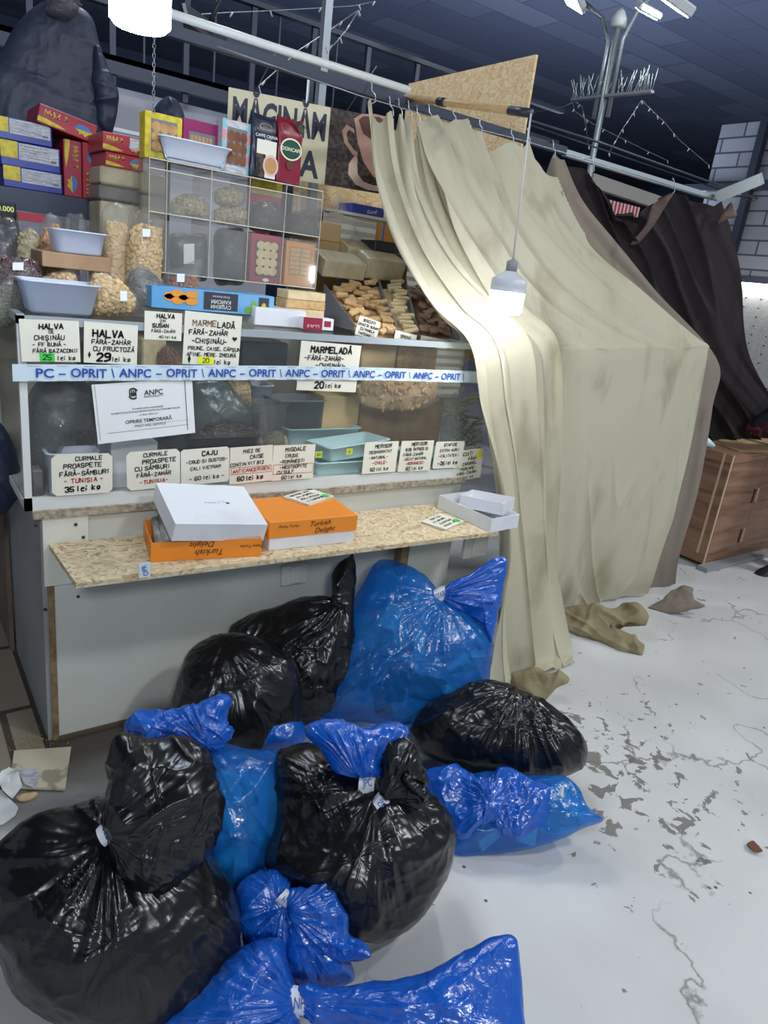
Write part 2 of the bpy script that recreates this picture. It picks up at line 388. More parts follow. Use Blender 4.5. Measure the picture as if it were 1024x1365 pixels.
def cloth(name, c, stain, deep, sc=3.0, lo=0.52, hi=0.74):
    """woven canvas with water stains, letting some light through"""
    m, nt, b, out = nodes(name); b.inputs['Roughness'].default_value = 0.9; b.inputs['Specular IOR Level'].default_value = 0.1
    tc = N(nt, 'ShaderNodeTexCoord')
    mp = N(nt, 'ShaderNodeMapping'); mp.inputs['Scale'].default_value = (1, 1, 0.45); nt.links.new(tc.outputs['Object'], mp.inputs[0])
    no = N(nt, 'ShaderNodeTexNoise'); no.inputs['Scale'].default_value = sc; no.inputs['Detail'].default_value = 6; nt.links.new(mp.outputs[0], no.inputs['Vector'])
    rp = ramp(nt, [(lo, c), (hi, stain)]); nt.links.new(no.outputs['Fac'], rp.inputs[0])
    n2 = N(nt, 'ShaderNodeTexNoise'); n2.inputs['Scale'].default_value = sc*2; n2.inputs['Detail'].default_value = 8; n2.inputs['Distortion'].default_value = 0.3
    nt.links.new(mp.outputs[0], n2.inputs['Vector'])
    r2 = ramp(nt, [(0.55, (0, 0, 0, 1)), (0.74, (0.75, 0.75, 0.75, 1))]); nt.links.new(n2.outputs['Fac'], r2.inputs[0])
    mx = N(nt, 'ShaderNodeMix', data_type='RGBA'); nt.links.new(r2.outputs[0], mx.inputs[0]); nt.links.new(rp.outputs[0], mx.inputs[6]); mx.inputs[7].default_value = deep
    nt.links.new(mx.outputs[2], b.inputs['Base Color'])
    tr = N(nt, 'ShaderNodeBsdfTranslucent'); nt.links.new(mx.outputs[2], tr.inputs[0])
    ms = N(nt, 'ShaderNodeMixShader'); ms.inputs[0].default_value = 0.22
    nt.links.new(b.outputs[0], ms.inputs[1]); nt.links.new(tr.outputs[0], ms.inputs[2]); nt.links.new(ms.outputs[0], out.inputs[0])
    w = N(nt, 'ShaderNodeTexNoise'); w.inputs['Scale'].default_value = 9; w.inputs['Detail'].default_value = 5; nt.links.new(tc.outputs['Object'], w.inputs['Vector'])
    bp = N(nt, 'ShaderNodeBump'); bp.inputs['Strength'].default_value = 0.25; bp.inputs['Distance'].default_value = 0.02
    nt.links.new(w.outputs['Fac'], bp.inputs['Height']); nt.links.new(bp.outputs[0], b.inputs['Normal'])
    return m
M['canvas'] = cloth('stained_canvas', rgb(206, 200, 176), rgb(188, 180, 150), rgb(160, 154, 130))
M['taupe'] = cloth('taupe_canvas', rgb(150, 138, 126), rgb(138, 126, 112), rgb(116, 104, 92))
M['brown_cloth'] = cloth('dark_brown_fabric', rgb(58, 52, 54), rgb(50, 44, 46), rgb(44, 38, 40))
M['brown_sheen'] = mat('brown_satin', rgb(98, 78, 70), 0.5)
M['muddy'] = cloth('muddy_canvas', rgb(168, 156, 124), rgb(146, 132, 100), rgb(104, 92, 70), 6)

def make_floor():
    m, nt, b, out = nodes('painted_concrete'); b.inputs['Roughness'].default_value = 0.42
    tc = N(nt, 'ShaderNodeNewGeometry'); L = nt.links.new
    base = N(nt, 'ShaderNodeTexNoise'); base.inputs['Scale'].default_value = 1.6; base.inputs['Detail'].default_value = 6; L(tc.outputs['Position'], base.inputs['Vector'])
    rb = ramp(nt, [(0.35, rgb(196, 196, 194)), (0.65, rgb(214, 214, 212))]); L(base.outputs['Fac'], rb.inputs[0])
    # worn chips, thick around the patch in front of the stall
    ch = N(nt, 'ShaderNodeTexNoise'); ch.inputs['Scale'].default_value = 13; ch.inputs['Detail'].default_value = 5; ch.inputs['Roughness'].default_value = 0.62; ch.inputs['Distortion'].default_value = 0.5
    L(tc.outputs['Position'], ch.inputs['Vector'])
    dist = N(nt, 'ShaderNodeVectorMath', operation='DISTANCE'); L(tc.outputs['Position'], dist.inputs[0]); dist.inputs[1].default_value = (2.08, 1.13, 0)
    mr = N(nt, 'ShaderNodeMapRange'); L(dist.outputs['Value'], mr.inputs[0]); mr.inputs[1].default_value = 0.1; mr.inputs[2].default_value = 0.75; mr.inputs[3].default_value = 0.10; mr.inputs[4].default_value = -0.035
    ad = N(nt, 'ShaderNodeMath', operation='ADD'); L(ch.outputs['Fac'], ad.inputs[0]); L(mr.outputs[0], ad.inputs[1])
    rc = ramp(nt, [(0.635, (0, 0, 0, 1)), (0.65, (1, 1, 1, 1))]); L(ad.outputs[0], rc.inputs[0])
    mx = N(nt, 'ShaderNodeMix', data_type='RGBA'); L(rc.outputs[0], mx.inputs[0]); L(rb.outputs[0], mx.inputs[6]); mx.inputs[7].default_value = rgb(128, 126, 120)
    # small dark specks
    sp = N(nt, 'ShaderNodeTexVoronoi'); sp.inputs['Scale'].default_value = 11; L(tc.outputs['Position'], sp.inputs['Vector'])
    rs = ramp(nt, [(0.05, (1, 1, 1, 1)), (0.075, (0, 0, 0, 1))]); L(sp.outputs['Distance'], rs.inputs[0])
    sc2 = N(nt, 'ShaderNodeSeparateColor'); L(sp.outputs['Color'], sc2.inputs[0])
    gt = N(nt, 'ShaderNodeMath', operation='GREATER_THAN'); L(sc2.outputs[0], gt.inputs[0]); gt.inputs[1].default_value = 0.6
    mu = N(nt, 'ShaderNodeMath', operation='MULTIPLY'); L(gt.outputs[0], mu.inputs[0]); L(rs.outputs[0], mu.inputs[1])
    m2 = N(nt, 'ShaderNodeMix', data_type='RGBA'); L(mu.outputs[0], m2.inputs[0]); L(mx.outputs[2], m2.inputs[6]); m2.inputs[7].default_value = rgb(86, 84, 80)
    # hairline cracks
    wn = N(nt, 'ShaderNodeTexNoise'); wn.inputs['Scale'].default_value = 3; wn.inputs['Detail'].default_value = 6; L(tc.outputs['Position'], wn.inputs['Vector'])
    wv = N(nt, 'ShaderNodeVectorMath', operation='MULTIPLY_ADD'); L(wn.outputs['Color'], wv.inputs[0]); wv.inputs[1].default_value = (0.5, 0.5, 0.5); L(tc.outputs['Position'], wv.inputs[2])
    ck = N(nt, 'ShaderNodeTexVoronoi', feature='DISTANCE_TO_EDGE'); ck.inputs['Scale'].default_value = 1.1; L(wv.outputs[0], ck.inputs['Vector'])
    rk = ramp(nt, [(0.0, (1, 1, 1, 1)), (0.008, (0, 0, 0, 1))]); L(ck.outputs['Distance'], rk.inputs[0])
    gate = N(nt, 'ShaderNodeTexNoise'); gate.inputs['Scale'].default_value = 2.2; L(tc.outputs['Position'], gate.inputs['Vector'])
    rg = ramp(nt, [(0.46, (0, 0, 0, 1)), (0.56, (0.8, 0.8, 0.8, 1))]); L(gate.outputs['Fac'], rg.inputs[0])
    mk = N(nt, 'ShaderNodeMath', operation='MULTIPLY'); L(rk.outputs[0], mk.inputs[0]); L(rg.outputs[0], mk.inputs[1])
    m3 = N(nt, 'ShaderNodeMix', data_type='RGBA'); L(mk.outputs[0], m3.inputs[0]); L(m2.outputs[2], m3.inputs[6]); m3.inputs[7].default_value = rgb(104, 100, 94)
    # grime along the foot of the counter
    sx = N(nt, 'ShaderNodeSeparateXYZ'); L(tc.outputs['Position'], sx.inputs[0])
    gy = N(nt, 'ShaderNodeMapRange'); L(sx.outputs['Y'], gy.inputs[0]); gy.inputs[1].default_value = 1.60; gy.inputs[2].default_value = 2.05
    gx = N(nt, 'ShaderNodeMapRange'); L(sx.outputs['X'], gx.inputs[0]); gx.inputs[1].default_value = 1.7; gx.inputs[2].default_value = 0.9
    gn = N(nt, 'ShaderNodeTexNoise'); gn.inputs['Scale'].default_value = 9; gn.inputs['Detail'].default_value = 6; L(tc.outputs['Position'], gn.inputs['Vector'])
    g1 = N(nt, 'ShaderNodeMath', operation='MULTIPLY'); L(gy.outputs[0], g1.inputs[0]); L(gx.outputs[0], g1.inputs[1])
    g2 = N(nt, 'ShaderNodeMath', operation='ADD'); L(g1.outputs[0], g2.inputs[0]); L(gn.outputs['Fac'], g2.inputs[1])
    rgm = ramp(nt, [(0.5, (0, 0, 0, 1)), (0.95, (1, 1, 1, 1))]); L(g2.outputs[0], rgm.inputs[0])
    gmul = N(nt, 'ShaderNodeMath', operation='MULTIPLY'); L(rgm.outputs[0], gmul.inputs[0]); L(g1.outputs[0], gmul.inputs[1])
    m4 = N(nt, 'ShaderNodeMix', data_type='RGBA'); L(gmul.outputs[0], m4.inputs[0]); L(m3.outputs[2], m4.inputs[6]); m4.inputs[7].default_value = rgb(74, 68, 60)
    L(m4.outputs[2], b.inputs['Base Color'])
    bp = N(nt, 'ShaderNodeBump'); bp.inputs['Strength'].default_value = 0.15; bp.inputs['Distance'].default_value = 0.002; bp.invert = True
    L(rc.outputs[0], bp.inputs['Height']); L(bp.outputs[0], b.inputs['Normal'])
    return m
def make_brick(name, c1, c2, mortar, scale, bw, bh, ms=0.02, rough=0.6, side=False):
    m, nt, b, out = nodes(name); b.inputs['Roughness'].default_value = rough
    tc = N(nt, 'ShaderNodeTexCoord'); mp = N(nt, 'ShaderNodeMapping'); nt.links.new(tc.outputs['Object'], mp.inputs[0])
    if side:
        sx = N(nt, 'ShaderNodeSeparateXYZ'); cx = N(nt, 'ShaderNodeCombineXYZ'); nt.links.new(tc.outputs['Object'], sx.inputs[0])
        nt.links.new(sx.outputs[1], cx.inputs[0]); nt.links.new(sx.outputs[2], cx.inputs[1]); nt.links.new(cx.outputs[0], mp.inputs[0])
    br = N(nt, 'ShaderNodeTexBrick'); br.inputs['Color1'].default_value = c1; br.inputs['Color2'].default_value = c2; br.inputs['Mortar'].default_value = mortar
    br.inputs['Scale'].default_value = scale; br.inputs['Mortar Size'].default_value = ms; br.inputs['Brick Width'].default_value = bw; br.inputs['Row Height'].default_value = bh; br.inputs['Bias'].default_value = -0.4
    nt.links.new(mp.outputs[0], br.inputs['Vector']); nt.links.new(br.outputs['Color'], b.inputs['Base Color'])
    return m
def make_wood(name, a, c, d):
    m, nt, b, out = nodes(name); b.inputs['Roughness'].default_value = 0.45
    tc = N(nt, 'ShaderNodeTexCoord'); mp = N(nt, 'ShaderNodeMapping'); mp.inputs['Scale'].default_value = (0.9, 0.9, 9); nt.links.new(tc.outputs['Object'], mp.inputs[0])
    no = N(nt, 'ShaderNodeTexNoise'); no.inputs['Scale'].default_value = 2.2; no.inputs['Detail'].default_value = 7; no.inputs['Distortion'].default_value = 0.5; nt.links.new(mp.outputs[0], no.inputs['Vector'])
    rp = ramp(nt, [(0.3, a), (0.5, c), (0.7, d)]); nt.links.new(no.outputs['Fac'], rp.inputs[0]); nt.links.new(rp.outputs[0], b.inputs['Base Color'])
    return m
M['floor'] = make_floor()
M['tile'] = make_brick('beige_tile', rgb(150, 140, 122), rgb(140, 130, 112), rgb(80, 72, 62), 1.0, 0.45, 0.45, 0.012)
M['ceiling'] = make_brick('dark_ceiling_boards', rgb(58, 65, 84), rgb(90, 97, 112), rgb(50, 56, 74), 1.0, 1.9, 0.62, 0.015, 0.8)  # bluish haze of the lens flare is put into the board colours
M['hall_wall'] = mat('dark_hall_wall', rgb(52, 60, 84), 0.8, c2=rgb(44, 50, 72), scale=1.2)
M['metal_cladding'] = make_brick('grey_cladding', rgb(150, 152, 160), rgb(128, 130, 140), rgb(70, 72, 84), 1.0, 0.55, 0.17, 0.012, 0.5, True)
M['walnut'] = make_wood('walnut_laminate', rgb(102, 74, 58), rgb(142, 106, 84), rgb(158, 122, 98))
M['wood_edge'] = mat('pale_edge_band', rgb(206, 178, 142), 0.5)
# ================================================================ the hall
b = MB().box(-8, 26, -6, 24, -0.1, 0.0); struct('floor', b, M['floor'])
b = MB().box(-3.0, 0.335, 2.06, 3.6, 0.0, 0.004); struct('floor_tiles', b, M['tile'])
b = MB().box(-8, 26, -1.5, 24, 6.0, 6.1); struct('ceiling', b, M['ceiling'])
b = MB().box(-8, 26, 20, 20.2, 0, 6.0); struct('wall_back', b, M['hall_wall'])
b = MB().box(25, 25.2, -6, 20, 0, 6.0); struct('wall_right', b, M['hall_wall'])
# grey clad upper wall of the far side aisle, with dark posts and rails
b = MB().box(9.0, 9.1, 5.36, 5.92, 1.7, 3.9).box(9.0, 9.1, 2.5, 5.27, 1.7, 3.9); struct('wall_cladding', b, M['metal_cladding'])
b = MB().box(8.9, 9.0, 5.27, 5.36, 1.6, 3.9).box(8.9, 9.0, 2.5, 6.2, 3.12, 3.2).box(8.9, 9.0, 2.5, 6.2, 1.55, 1.72).box(8.9, 9.0, 2.5, 6.2, 2.05, 2.12)
struct('trim_1', b, M['dark_steel'])
# dark frames and pale board behind the stall
b = MB().box(0.3, 2.5, 5.2, 5.25, 1.2, 2.52); struct('partition_board', b, mat('pale_board', rgb(176, 178, 190), 0.6))
b = MB()
for z in (2.55, 2.62, 2.9, 3.15): b.box(-1.0, 5.2, 5.0, 5.06, z, z+(0.1 if z < 2.6 else 0.03))
for x in (0.4, 0.85, 1.3, 1.75, 2.2, 2.65, 3.1, 3.55, 4.0): b.box(x, x+0.035, 5.02, 5.05, 0.0 if x in (0.4, 4.0) else 2.5, 3.18)
for x in (0.6, 1.05, 1.5, 1.95, 2.4, 2.85): b.box(x, x+0.012, 5.03, 5.04, 2.62, 3.15)
struct('trim_2', b, M['dark_steel'])
b = MB().box(0.9, 2.7, 4.9, 4.95, 2.23, 2.25).box(0.9, 2.7, 4.9, 4.95, 2.17, 2.185).box(0.9, 2.7, 4.9, 4.95, 2.12, 2.13); struct('trim_3', b, M['alu'])

# neighbouring stall seen at the far right: bright pegboard, its top lamp strip
b = MB().box(8.4, 8.45, 3.2, 5.4, 0.9, 1.98)
pg = obj('pegboard', b, mat('white_pegboard', rgb(226, 226, 220), 0.6, c2=rgb(206, 206, 200), scale=30)); tag(pg, 'white pegboard of the lit neighbouring stall behind the brown curtain', 'pegboard')
pb = MB()
for i in range(10):
    for j in range(9): pb.box(8.385, 8.4, 3.4+i*0.18, 3.412+i*0.18, 1.05+j*0.1, 1.062+j*0.1)
obj('peg_hole', pb, M['screw'], pg)
b = MB().box(8.3, 8.36, 3.2, 5.35, 1.97, 2.02)
ts = obj('tube_lamp', b, mat('lit_tube', rgb(240, 244, 244), 0.4, emit=(1, 1, 1, 1), estr=9.0)); tag(ts, 'lit white tube lamp along the top of the far pegboard', 'lamp')
b = MB().box(8.0, 8.5, 3.2, 5.4, 0.0, 0.9)
tag(obj('stall_table', b, M['brown_panel']), 'dim table below the bright pegboard of the far stall', 'table')

# ================================================================ counter
Y0 = 2.15                                   # front of the stall counter
ct = thing('market_counter', 'white laminate market counter below the glass display case', 'counter', (1.2, 2.3, 0))
b = MB().box(0.385, 2.02, Y0+0.01, Y0+0.03, 0.012, 0.80); obj('front_panel', b, M['white_panel'], ct)
b = MB().box(0.352, 0.366, Y0+0.015, 2.8, 0.0, 0.80); obj('side_panel', b, M['side_panel'], ct)
b = MB().box(0.330, 0.345, 2.8, 3.6, 0.0, 0.80); obj('rear_side_panel', b, M['brown_panel'], ct)['label'] = 'brown rear side panel'
b = MB().box(0.366, 0.385, Y0+0.008, Y0+0.04, 0.0, 0.60); obj('corner_strip', b, M['raw_wood'], ct)['label'] = 'raw wood corner strip'
pl = at(51, 690, 'y', Y0); b = MB().box(0.356, 0.485, Y0-0.004, Y0+0.01, 0.575, 0.80)
p = obj('corner_plate', b, M['cream_plate'], ct)
b = MB()
for (x, y) in ((56, 686), (112, 684), (111, 716), (101, 699), (60, 812), (48, 700), (104, 795), (103, 780)):
    q = at(x, y, 'y', Y0-0.005); b.lathe([(0.005, 0), (0.005, 0.003)], q, 8, axis=(0, -1, 0))
obj('screw', b, M['screw'], p)
b = MB().box(0.33, 2.02, Y0-0.012, 2.8, 0.80, 0.824); obj('chipboard_ledge', b, M['edge_board'], ct)['label'] = 'chipboard ledge with raw edge'
b = MB().box(0.385, 2.0, Y0+0.0, Y0+0.012, 0.0, 0.012); obj('skirting', b, M['dirt'], ct)
for q in ((0.42, 0.455, 0.575, 0.63), rect(375, 752, 408, 778, Y0), rect(618, 712, 648, 742, Y0)):
    b = MB().box(q[0], q[1], Y0-0.012, Y0+0.01, q[2], q[3], bev=0.004).box(q[0]+.3*(q[1]-q[0]), q[0]+.7*(q[1]-q[0]), Y0-0.022, Y0-0.012, q[2]+.01, q[3]-.002, bev=0.003); obj('bracket', b, M['white_frame'], ct)

# strand board shelf in front of the counter
sz = 0.715
sh = thing('front_shelf', 'worn strand board shelf along the front of the white counter', 'shelf', (1.15, 1.97, sz))
b = MB()
A = [(0.372, Y0-0.005), (0.384, 1.850), (1.915, 1.792), (1.93, Y0-0.005)]
vs = [(x, y, sz-0.016) for x, y in A]+[(x, y, sz) for x, y in A]
b.add(vs, [(0, 3, 2, 1), (4, 5, 6, 7), (0, 1, 5, 4), (1, 2, 6, 5), (2, 3, 7, 6), (3, 0, 4, 7)]); obj('board', b, M['osb'], sh)
p0, p1 = at(541, 726, 'y', 1.95), at(528, 752, 'y', 2.12)
b = MB().box(p1[0]-0.02, p1[0]+0.02, 1.98, 2.155, 0, 0.02, M=Matrix.Translation((0.03, 0.0, 0.0))@Matrix.Translation((0, 0, sz-0.05))@Matrix.Rotation(0, 4, 'X'))
b.box(p1[0]+0.005, p1[0]+0.045, 2.10, 2.14, 0.42, sz-0.03); obj('wooden_strut', b, M['raw_wood'], sh)
b = MB(); q = at(193, 762, 'y', 1.845)
b.box(q[0]-0.018, q[0]+0.014, 1.838, 1.842, q[2]-0.015, q[2]+0.03, M=None); o = obj('tape_scrap', b, M['tape'], sh)
_tq, _to = q, o
def tape_print():
    q, o = _tq, _to
    fr = Frame((q[0]-.018, 1.8378, q[2]-.015), (1, 0, 0), (0, 0, 1), .032, .045); b = MB(); printed(b, fr, 'OPR', .016, .022, .014, .012, rot=1.8, fit=.034); obj('lettering', b, M['blue_ink'], o)

# ================================================================ lettering
GL = {'A': '002640,1232', 'B': '00062635342303,2332412000', 'C': '4536160501103041', 'D': '00062644422000', 'E': '46060040,0333', 'F': '460600,0333',
 'G': '45361605011030414323', 'H': '0006,4046,0343', 'I': '2026', 'J': '3631201001', 'K': '0006,460340', 'L': '060040', 'M': '0006234640', 'N': '00064046',
 'O': '160501103041453616', 'P': '00063645443303', 'Q': '160501103041453616,2240', 'R': '00063645443303,2340', 'S': '453616050413334241301001',
 'T': '0646,2620', 'U': '060110304146', 'V': '062046', 'W': '0610233046', 'X': '0046,0640', 'Y': '062346,2320', 'Z': '06460040',
 '0': '160501103041453616', '1': '152620', '2': '05163645440040', '3': '05163645443323,33424130100 1'.replace(' ', ''), '4': '30360242', '5': '460603334241301001',
 '6': '453616050110304142331302', '7': '064610', '8': '1605041333424130100102134445361 6'.replace(' ', ''), '9': '443313040516364544411000',
 'l': '1610', 'e': '0333342414030110 30'.replace(' ', ''), 'i': '1013,1516', 'k': '0006,340230', 'g': '34140302113134,34311000',
 '-': '0333', '+': '0343,2125', ',': '2110', '.': '2021', '/': '0046', ':': '2021,2324', "'": '2625', '!': '2622,2120'}
DIA = {'Ă': ('A', [(1.2, 8), (2, 7.1), (2.8, 8)]), 'Â': ('A', [(1.2, 7), (2, 8), (2.8, 7)]), 'Î': ('I', [(1.2, 7), (2, 8), (2.8, 7)]),
       'Ș': ('S', [(2, -0.8), (1.6, -2)]), 'Ț': ('T', [(2, -0.8), (1.6, -2)])}
def strokes(s):
    """hand lettering: list of polylines, x advancing, cap height 6"""
    out = []; x = 0
    for ch in s:
        if ch == ' ': x += 3.2; continue
        extra = None
        if ch in DIA: ch, extra = DIA[ch]
        g = GL.get(ch)
        if g is None: x += 3; continue
        nar = ch in 'Il1i.,:\'!'
        jx, jy = random.uniform(-.25, .25), random.uniform(-.35, .35); sl = random.uniform(0.02, 0.12)
        off = -1 if nar else 0
        f = lambda px, py: (x+off+px+jx+py*sl+random.uniform(-.12, .12), py+jy+random.uniform(-.15, .15))
        for st in g.split(','): out.append([f(int(st[i]), int(st[i+1])) for i in range(0, len(st)-1, 2)])
        if extra: out.append([f(*e) for e in extra])
        x += 3.6 if nar else 5.6
    return out, max(x-1.4, 1)
class Frame:
    """a flat frame: origin at its lower left corner, u and v unit vectors, n towards the viewer"""
    def __init__(s, o, u, v, w, h):
        s.o, s.u, s.v, s.w, s.h = [np.array(q, float) if i < 3 else q for i, q in enumerate((o, u, v, w, h))]; s.n = np.cross(s.u, s.v)
    def p(s, a, b_, c=0.0): return s.o+s.u*a+s.v*b_+s.n*c
def frame_px(TL, TR, BL, axis, val):
    a, b_, c = at(*TL, axis, val), at(*TR, axis, val), at(*BL, axis, val)
    u = b_-a; w = np.linalg.norm(u); u /= w; v = a-c; v -= u*(u@v); h = np.linalg.norm(v); v /= h
    return Frame(a-v*h, u, v, w, h)
def write(mb, fr, s, cx, cy, h, wid=None, mi=0, lift=0.0012, rot=0.0):
    """marker writing centred at (cx, cy) of a frame, cap height h"""
    st, ww = strokes(s); k = h/6.0; kx = k
    if ww*kx > fr.w*0.96: kx = fr.w*0.96/ww
    r = (wid or 0.16*h)/2; c, sn = math.cos(rot), math.sin(rot)
    def T(x, y):
        x = (x-ww/2)*kx; y = (y-3)*k
        return fr.p(cx+x*c-y*sn, cy+x*sn+y*c, lift)
    for pl in st:
        q = [T(*a) for a in pl]
        for a, b_ in zip(q[:-1], q[1:]):
            d = b_-a; L = np.linalg.norm(d)
            if L < 1e-7: continue
            d /= L; w = np.cross(fr.n, d)*r; e = d*r*0.6
            mb.add([a-e-w*.7, a-w-e*0.2, b_-w+e*0.2, b_+e-w*.7, b_+e+w*.7, b_+w+e*0.2, a+w-e*0.2, a-e+w*.7], [(0, 1, 2, 3, 4, 5, 6, 7)], mi)
_tc = {}
def printed(mb, fr, s, cx, cy, h, bold=0.0, mi=0, lift=0.0012, rot=0.0, sx=1.0, shear=0.0, fit=None):
    """printed lettering in the built-in typeface, cap height h"""
    key = (s, bold, shear)
    if key not in _tc:
        cu = bpy.data.curves.new('t', 'FONT'); cu.body = s; cu.size = 1; cu.offset = bold; cu.align_x = 'CENTER'; cu.resolution_u = 3; cu.shear = shear
        ob = bpy.data.objects.new('t', cu); COL.objects.link(ob)
        me = bpy.data.meshes.new_from_object(ob.evaluated_get(bpy.context.evaluated_depsgraph_get()))
        _tc[key] = ([tuple(v.co) for v in me.vertices], [tuple(p.vertices) for p in me.polygons])
        bpy.data.objects.remove(ob); bpy.data.curves.remove(cu); bpy.data.meshes.remove(me)
    vs, fs = _tc[key]; k = h/0.70; c, sn = math.cos(rot), math.sin(rot)
    wd_ = (max(v[0] for v in vs)-min(v[0] for v in vs))*k*sx
    if fit: sx *= fit/wd_; wd_ = fit
    P = []
    for x, y, _ in vs:
        x *= k*sx; y = (y-0.35)*k
        P.append(fr.p(cx+x*c-y*sn, cy+x*sn+y*c, lift))
    mb.add(P, fs, mi)
    return wd_
def slab(mb, fr, t, mi=0, cut=0.0):
    """thin card of thickness t behind the frame plane, corners cut by cut"""
    w, h, c = fr.w, fr.h, cut
    L = [(c, 0), (w-c, 0), (w, c), (w, h-c), (w-c, h), (c, h), (0, h-c), (0, c)] if c else [(0, 0), (w, 0), (w, h), (0, h)]
    n = len(L); vs = [fr.p(a, b_, 0) for a, b_ in L]+[fr.p(a, b_, -t) for a, b_ in L]
    fs = [tuple(range(n)), tuple(range(2*n-1, n-1, -1))]+[(i, i+n, (i+1) % n+n, (i+1) % n) for i in range(n)]
    mb.add(vs, fs, mi)
def patch(mb, fr, x0, y0, x1, y1, mi=0, lift=0.0006):
    """flat printed area on a frame, in fractions of its width and height"""
    mb.add([fr.p(a*fr.w, b_*fr.h, lift) for a, b_ in ((x0, y0), (x1, y0), (x1, y1), (x0, y1))], [(0, 1, 2, 3)], mi)
def disc(mb, fr, cx, cy, rx, ry, mi=0, lift=0.0008, n=20, a0=0, a1=2*PI, r_in=0.0):
    """flat printed ellipse or ring, in fractions"""
    vs = []; fs = []
    for i in range(n+1):
        a = a0+(a1-a0)*i/n
        vs += [fr.p((cx+rx*r_in*math.cos(a))*fr.w, (cy+ry*r_in*math.sin(a))*fr.h, lift), fr.p((cx+rx*math.cos(a))*fr.w, (cy+ry*math.sin(a))*fr.h, lift)]
    for i in range(n): fs.append((2*i, 2*i+1, 2*i+3, 2*i+2))
    mb.add(vs, fs, mi)

def scribble(mb, fr, cx, cy, w, h, n, seed=0, rot=0.0, wid=None, lift=0.0012):
    """a line of marks too small to read"""
    rnd = random.Random(seed); r = (wid or h*.16)/2; co, sn = math.cos(rot), math.sin(rot)
    for i in range(n):
        if rnd.random() < .12: continue
        x0 = -w/2+w*(i+.15)/n; x1 = -w/2+w*(i+.8)/n
        for k in range(2):
            p, q = ((rnd.choice((x0, x1)), -h/2), (rnd.choice((x0, x1)), h/2)) if k else ((x0, rnd.uniform(-h/2, h/2)), (x1, rnd.uniform(-h/2, h/2)))
            P = [np.array(fr.p(cx+x*co-y*sn, cy+x*sn+y*co, lift)) for x, y in (p, q)]; dd = P[1]-P[0]; L = np.linalg.norm(dd)
            if L < 1e-6: continue
            wv = np.cross(fr.n, dd/L)*r; mb.add([P[0]-wv, P[1]-wv, P[1]+wv, P[0]+wv], [(0, 1, 2, 3)])

tape_print()
# ================================================================ glass display case
CX0, CX1, CZ0, CZ1, CYB = 0.312, 1.955, 0.824, 1.383, 2.72
dc = thing('display_case', 'glass fronted display case of dried fruit and halva on the white counter', 'display case', (1.13, 2.4, CZ0))
b = MB().box(CX0, CX1, Y0, CYB, CZ0, CZ0+0.022); obj('base', b, M['white_frame'], dc)
for q in ((CX0, Y0), (CX0, CYB-.02), (CX1-.02, CYB-.02)): b = MB().box(q[0], q[0]+0.02, q[1], q[1]+0.02, CZ0, CZ1); obj('corner_post', b, M['white_frame'], dc)
b = MB().box(CX0, CX1, Y0, Y0+0.018, CZ1-0.022, CZ1).box(CX0, CX0+0.02, Y0, CYB, CZ1-0.018, CZ1+0.004).box(CX1-0.012, CX1, Y0, CYB, CZ1-0.012, CZ1); obj('top_rail', b, M['alu'], dc)
b = MB().box(CX0, CX1, Y0, Y0+0.014, CZ0+0.022, CZ0+0.04); obj('bottom_rail', b, M['white_frame'], dc)
b = MB().box(CX0+0.022, CX1-0.004, Y0+0.006, Y0+0.010, CZ0+0.04, CZ1-0.022); obj('front_glass', b, M['glass'], dc)
b = MB().box(CX0+0.005, CX0+0.009, Y0+0.02, CYB-0.02, CZ0+0.022, CZ1-0.018); obj('side_glass', b, M['glass'], dc)
b = MB().box(CX1-0.008, CX1-0.004, Y0+0.01, CYB-0.02, CZ0+0.022, CZ1-0.012); obj('side_glass', b, M['glass'], dc)
b = MB().box(CX0+0.02, CX1-0.012, Y0+0.018, CYB, CZ1-0.008, CZ1); obj('top_glass', b, M['glass'], dc)
b = MB().box(CX0+0.02, CX1-0.02, CYB-0.012, CYB-0.004, CZ0+0.022, CZ1-0.01); obj('back_board', b, mat('dim_back_board', rgb(176, 168, 152), 0.7), dc)
q = rect(590, 470, 594, 620, Y0+0.02); b = MB().box(q[0], q[0]+0.006, Y0+0.2, CYB-0.02, CZ0+0.03, CZ1-0.012); obj('glass_divider', b, M['glass'], dc)
b = MB().box(CX0+0.03, 1.80, Y0+0.26, CYB-0.014, 1.175, 1.183); obj('inner_shelf', b, M['glass'], dc)
TOP = CZ1+0.0015

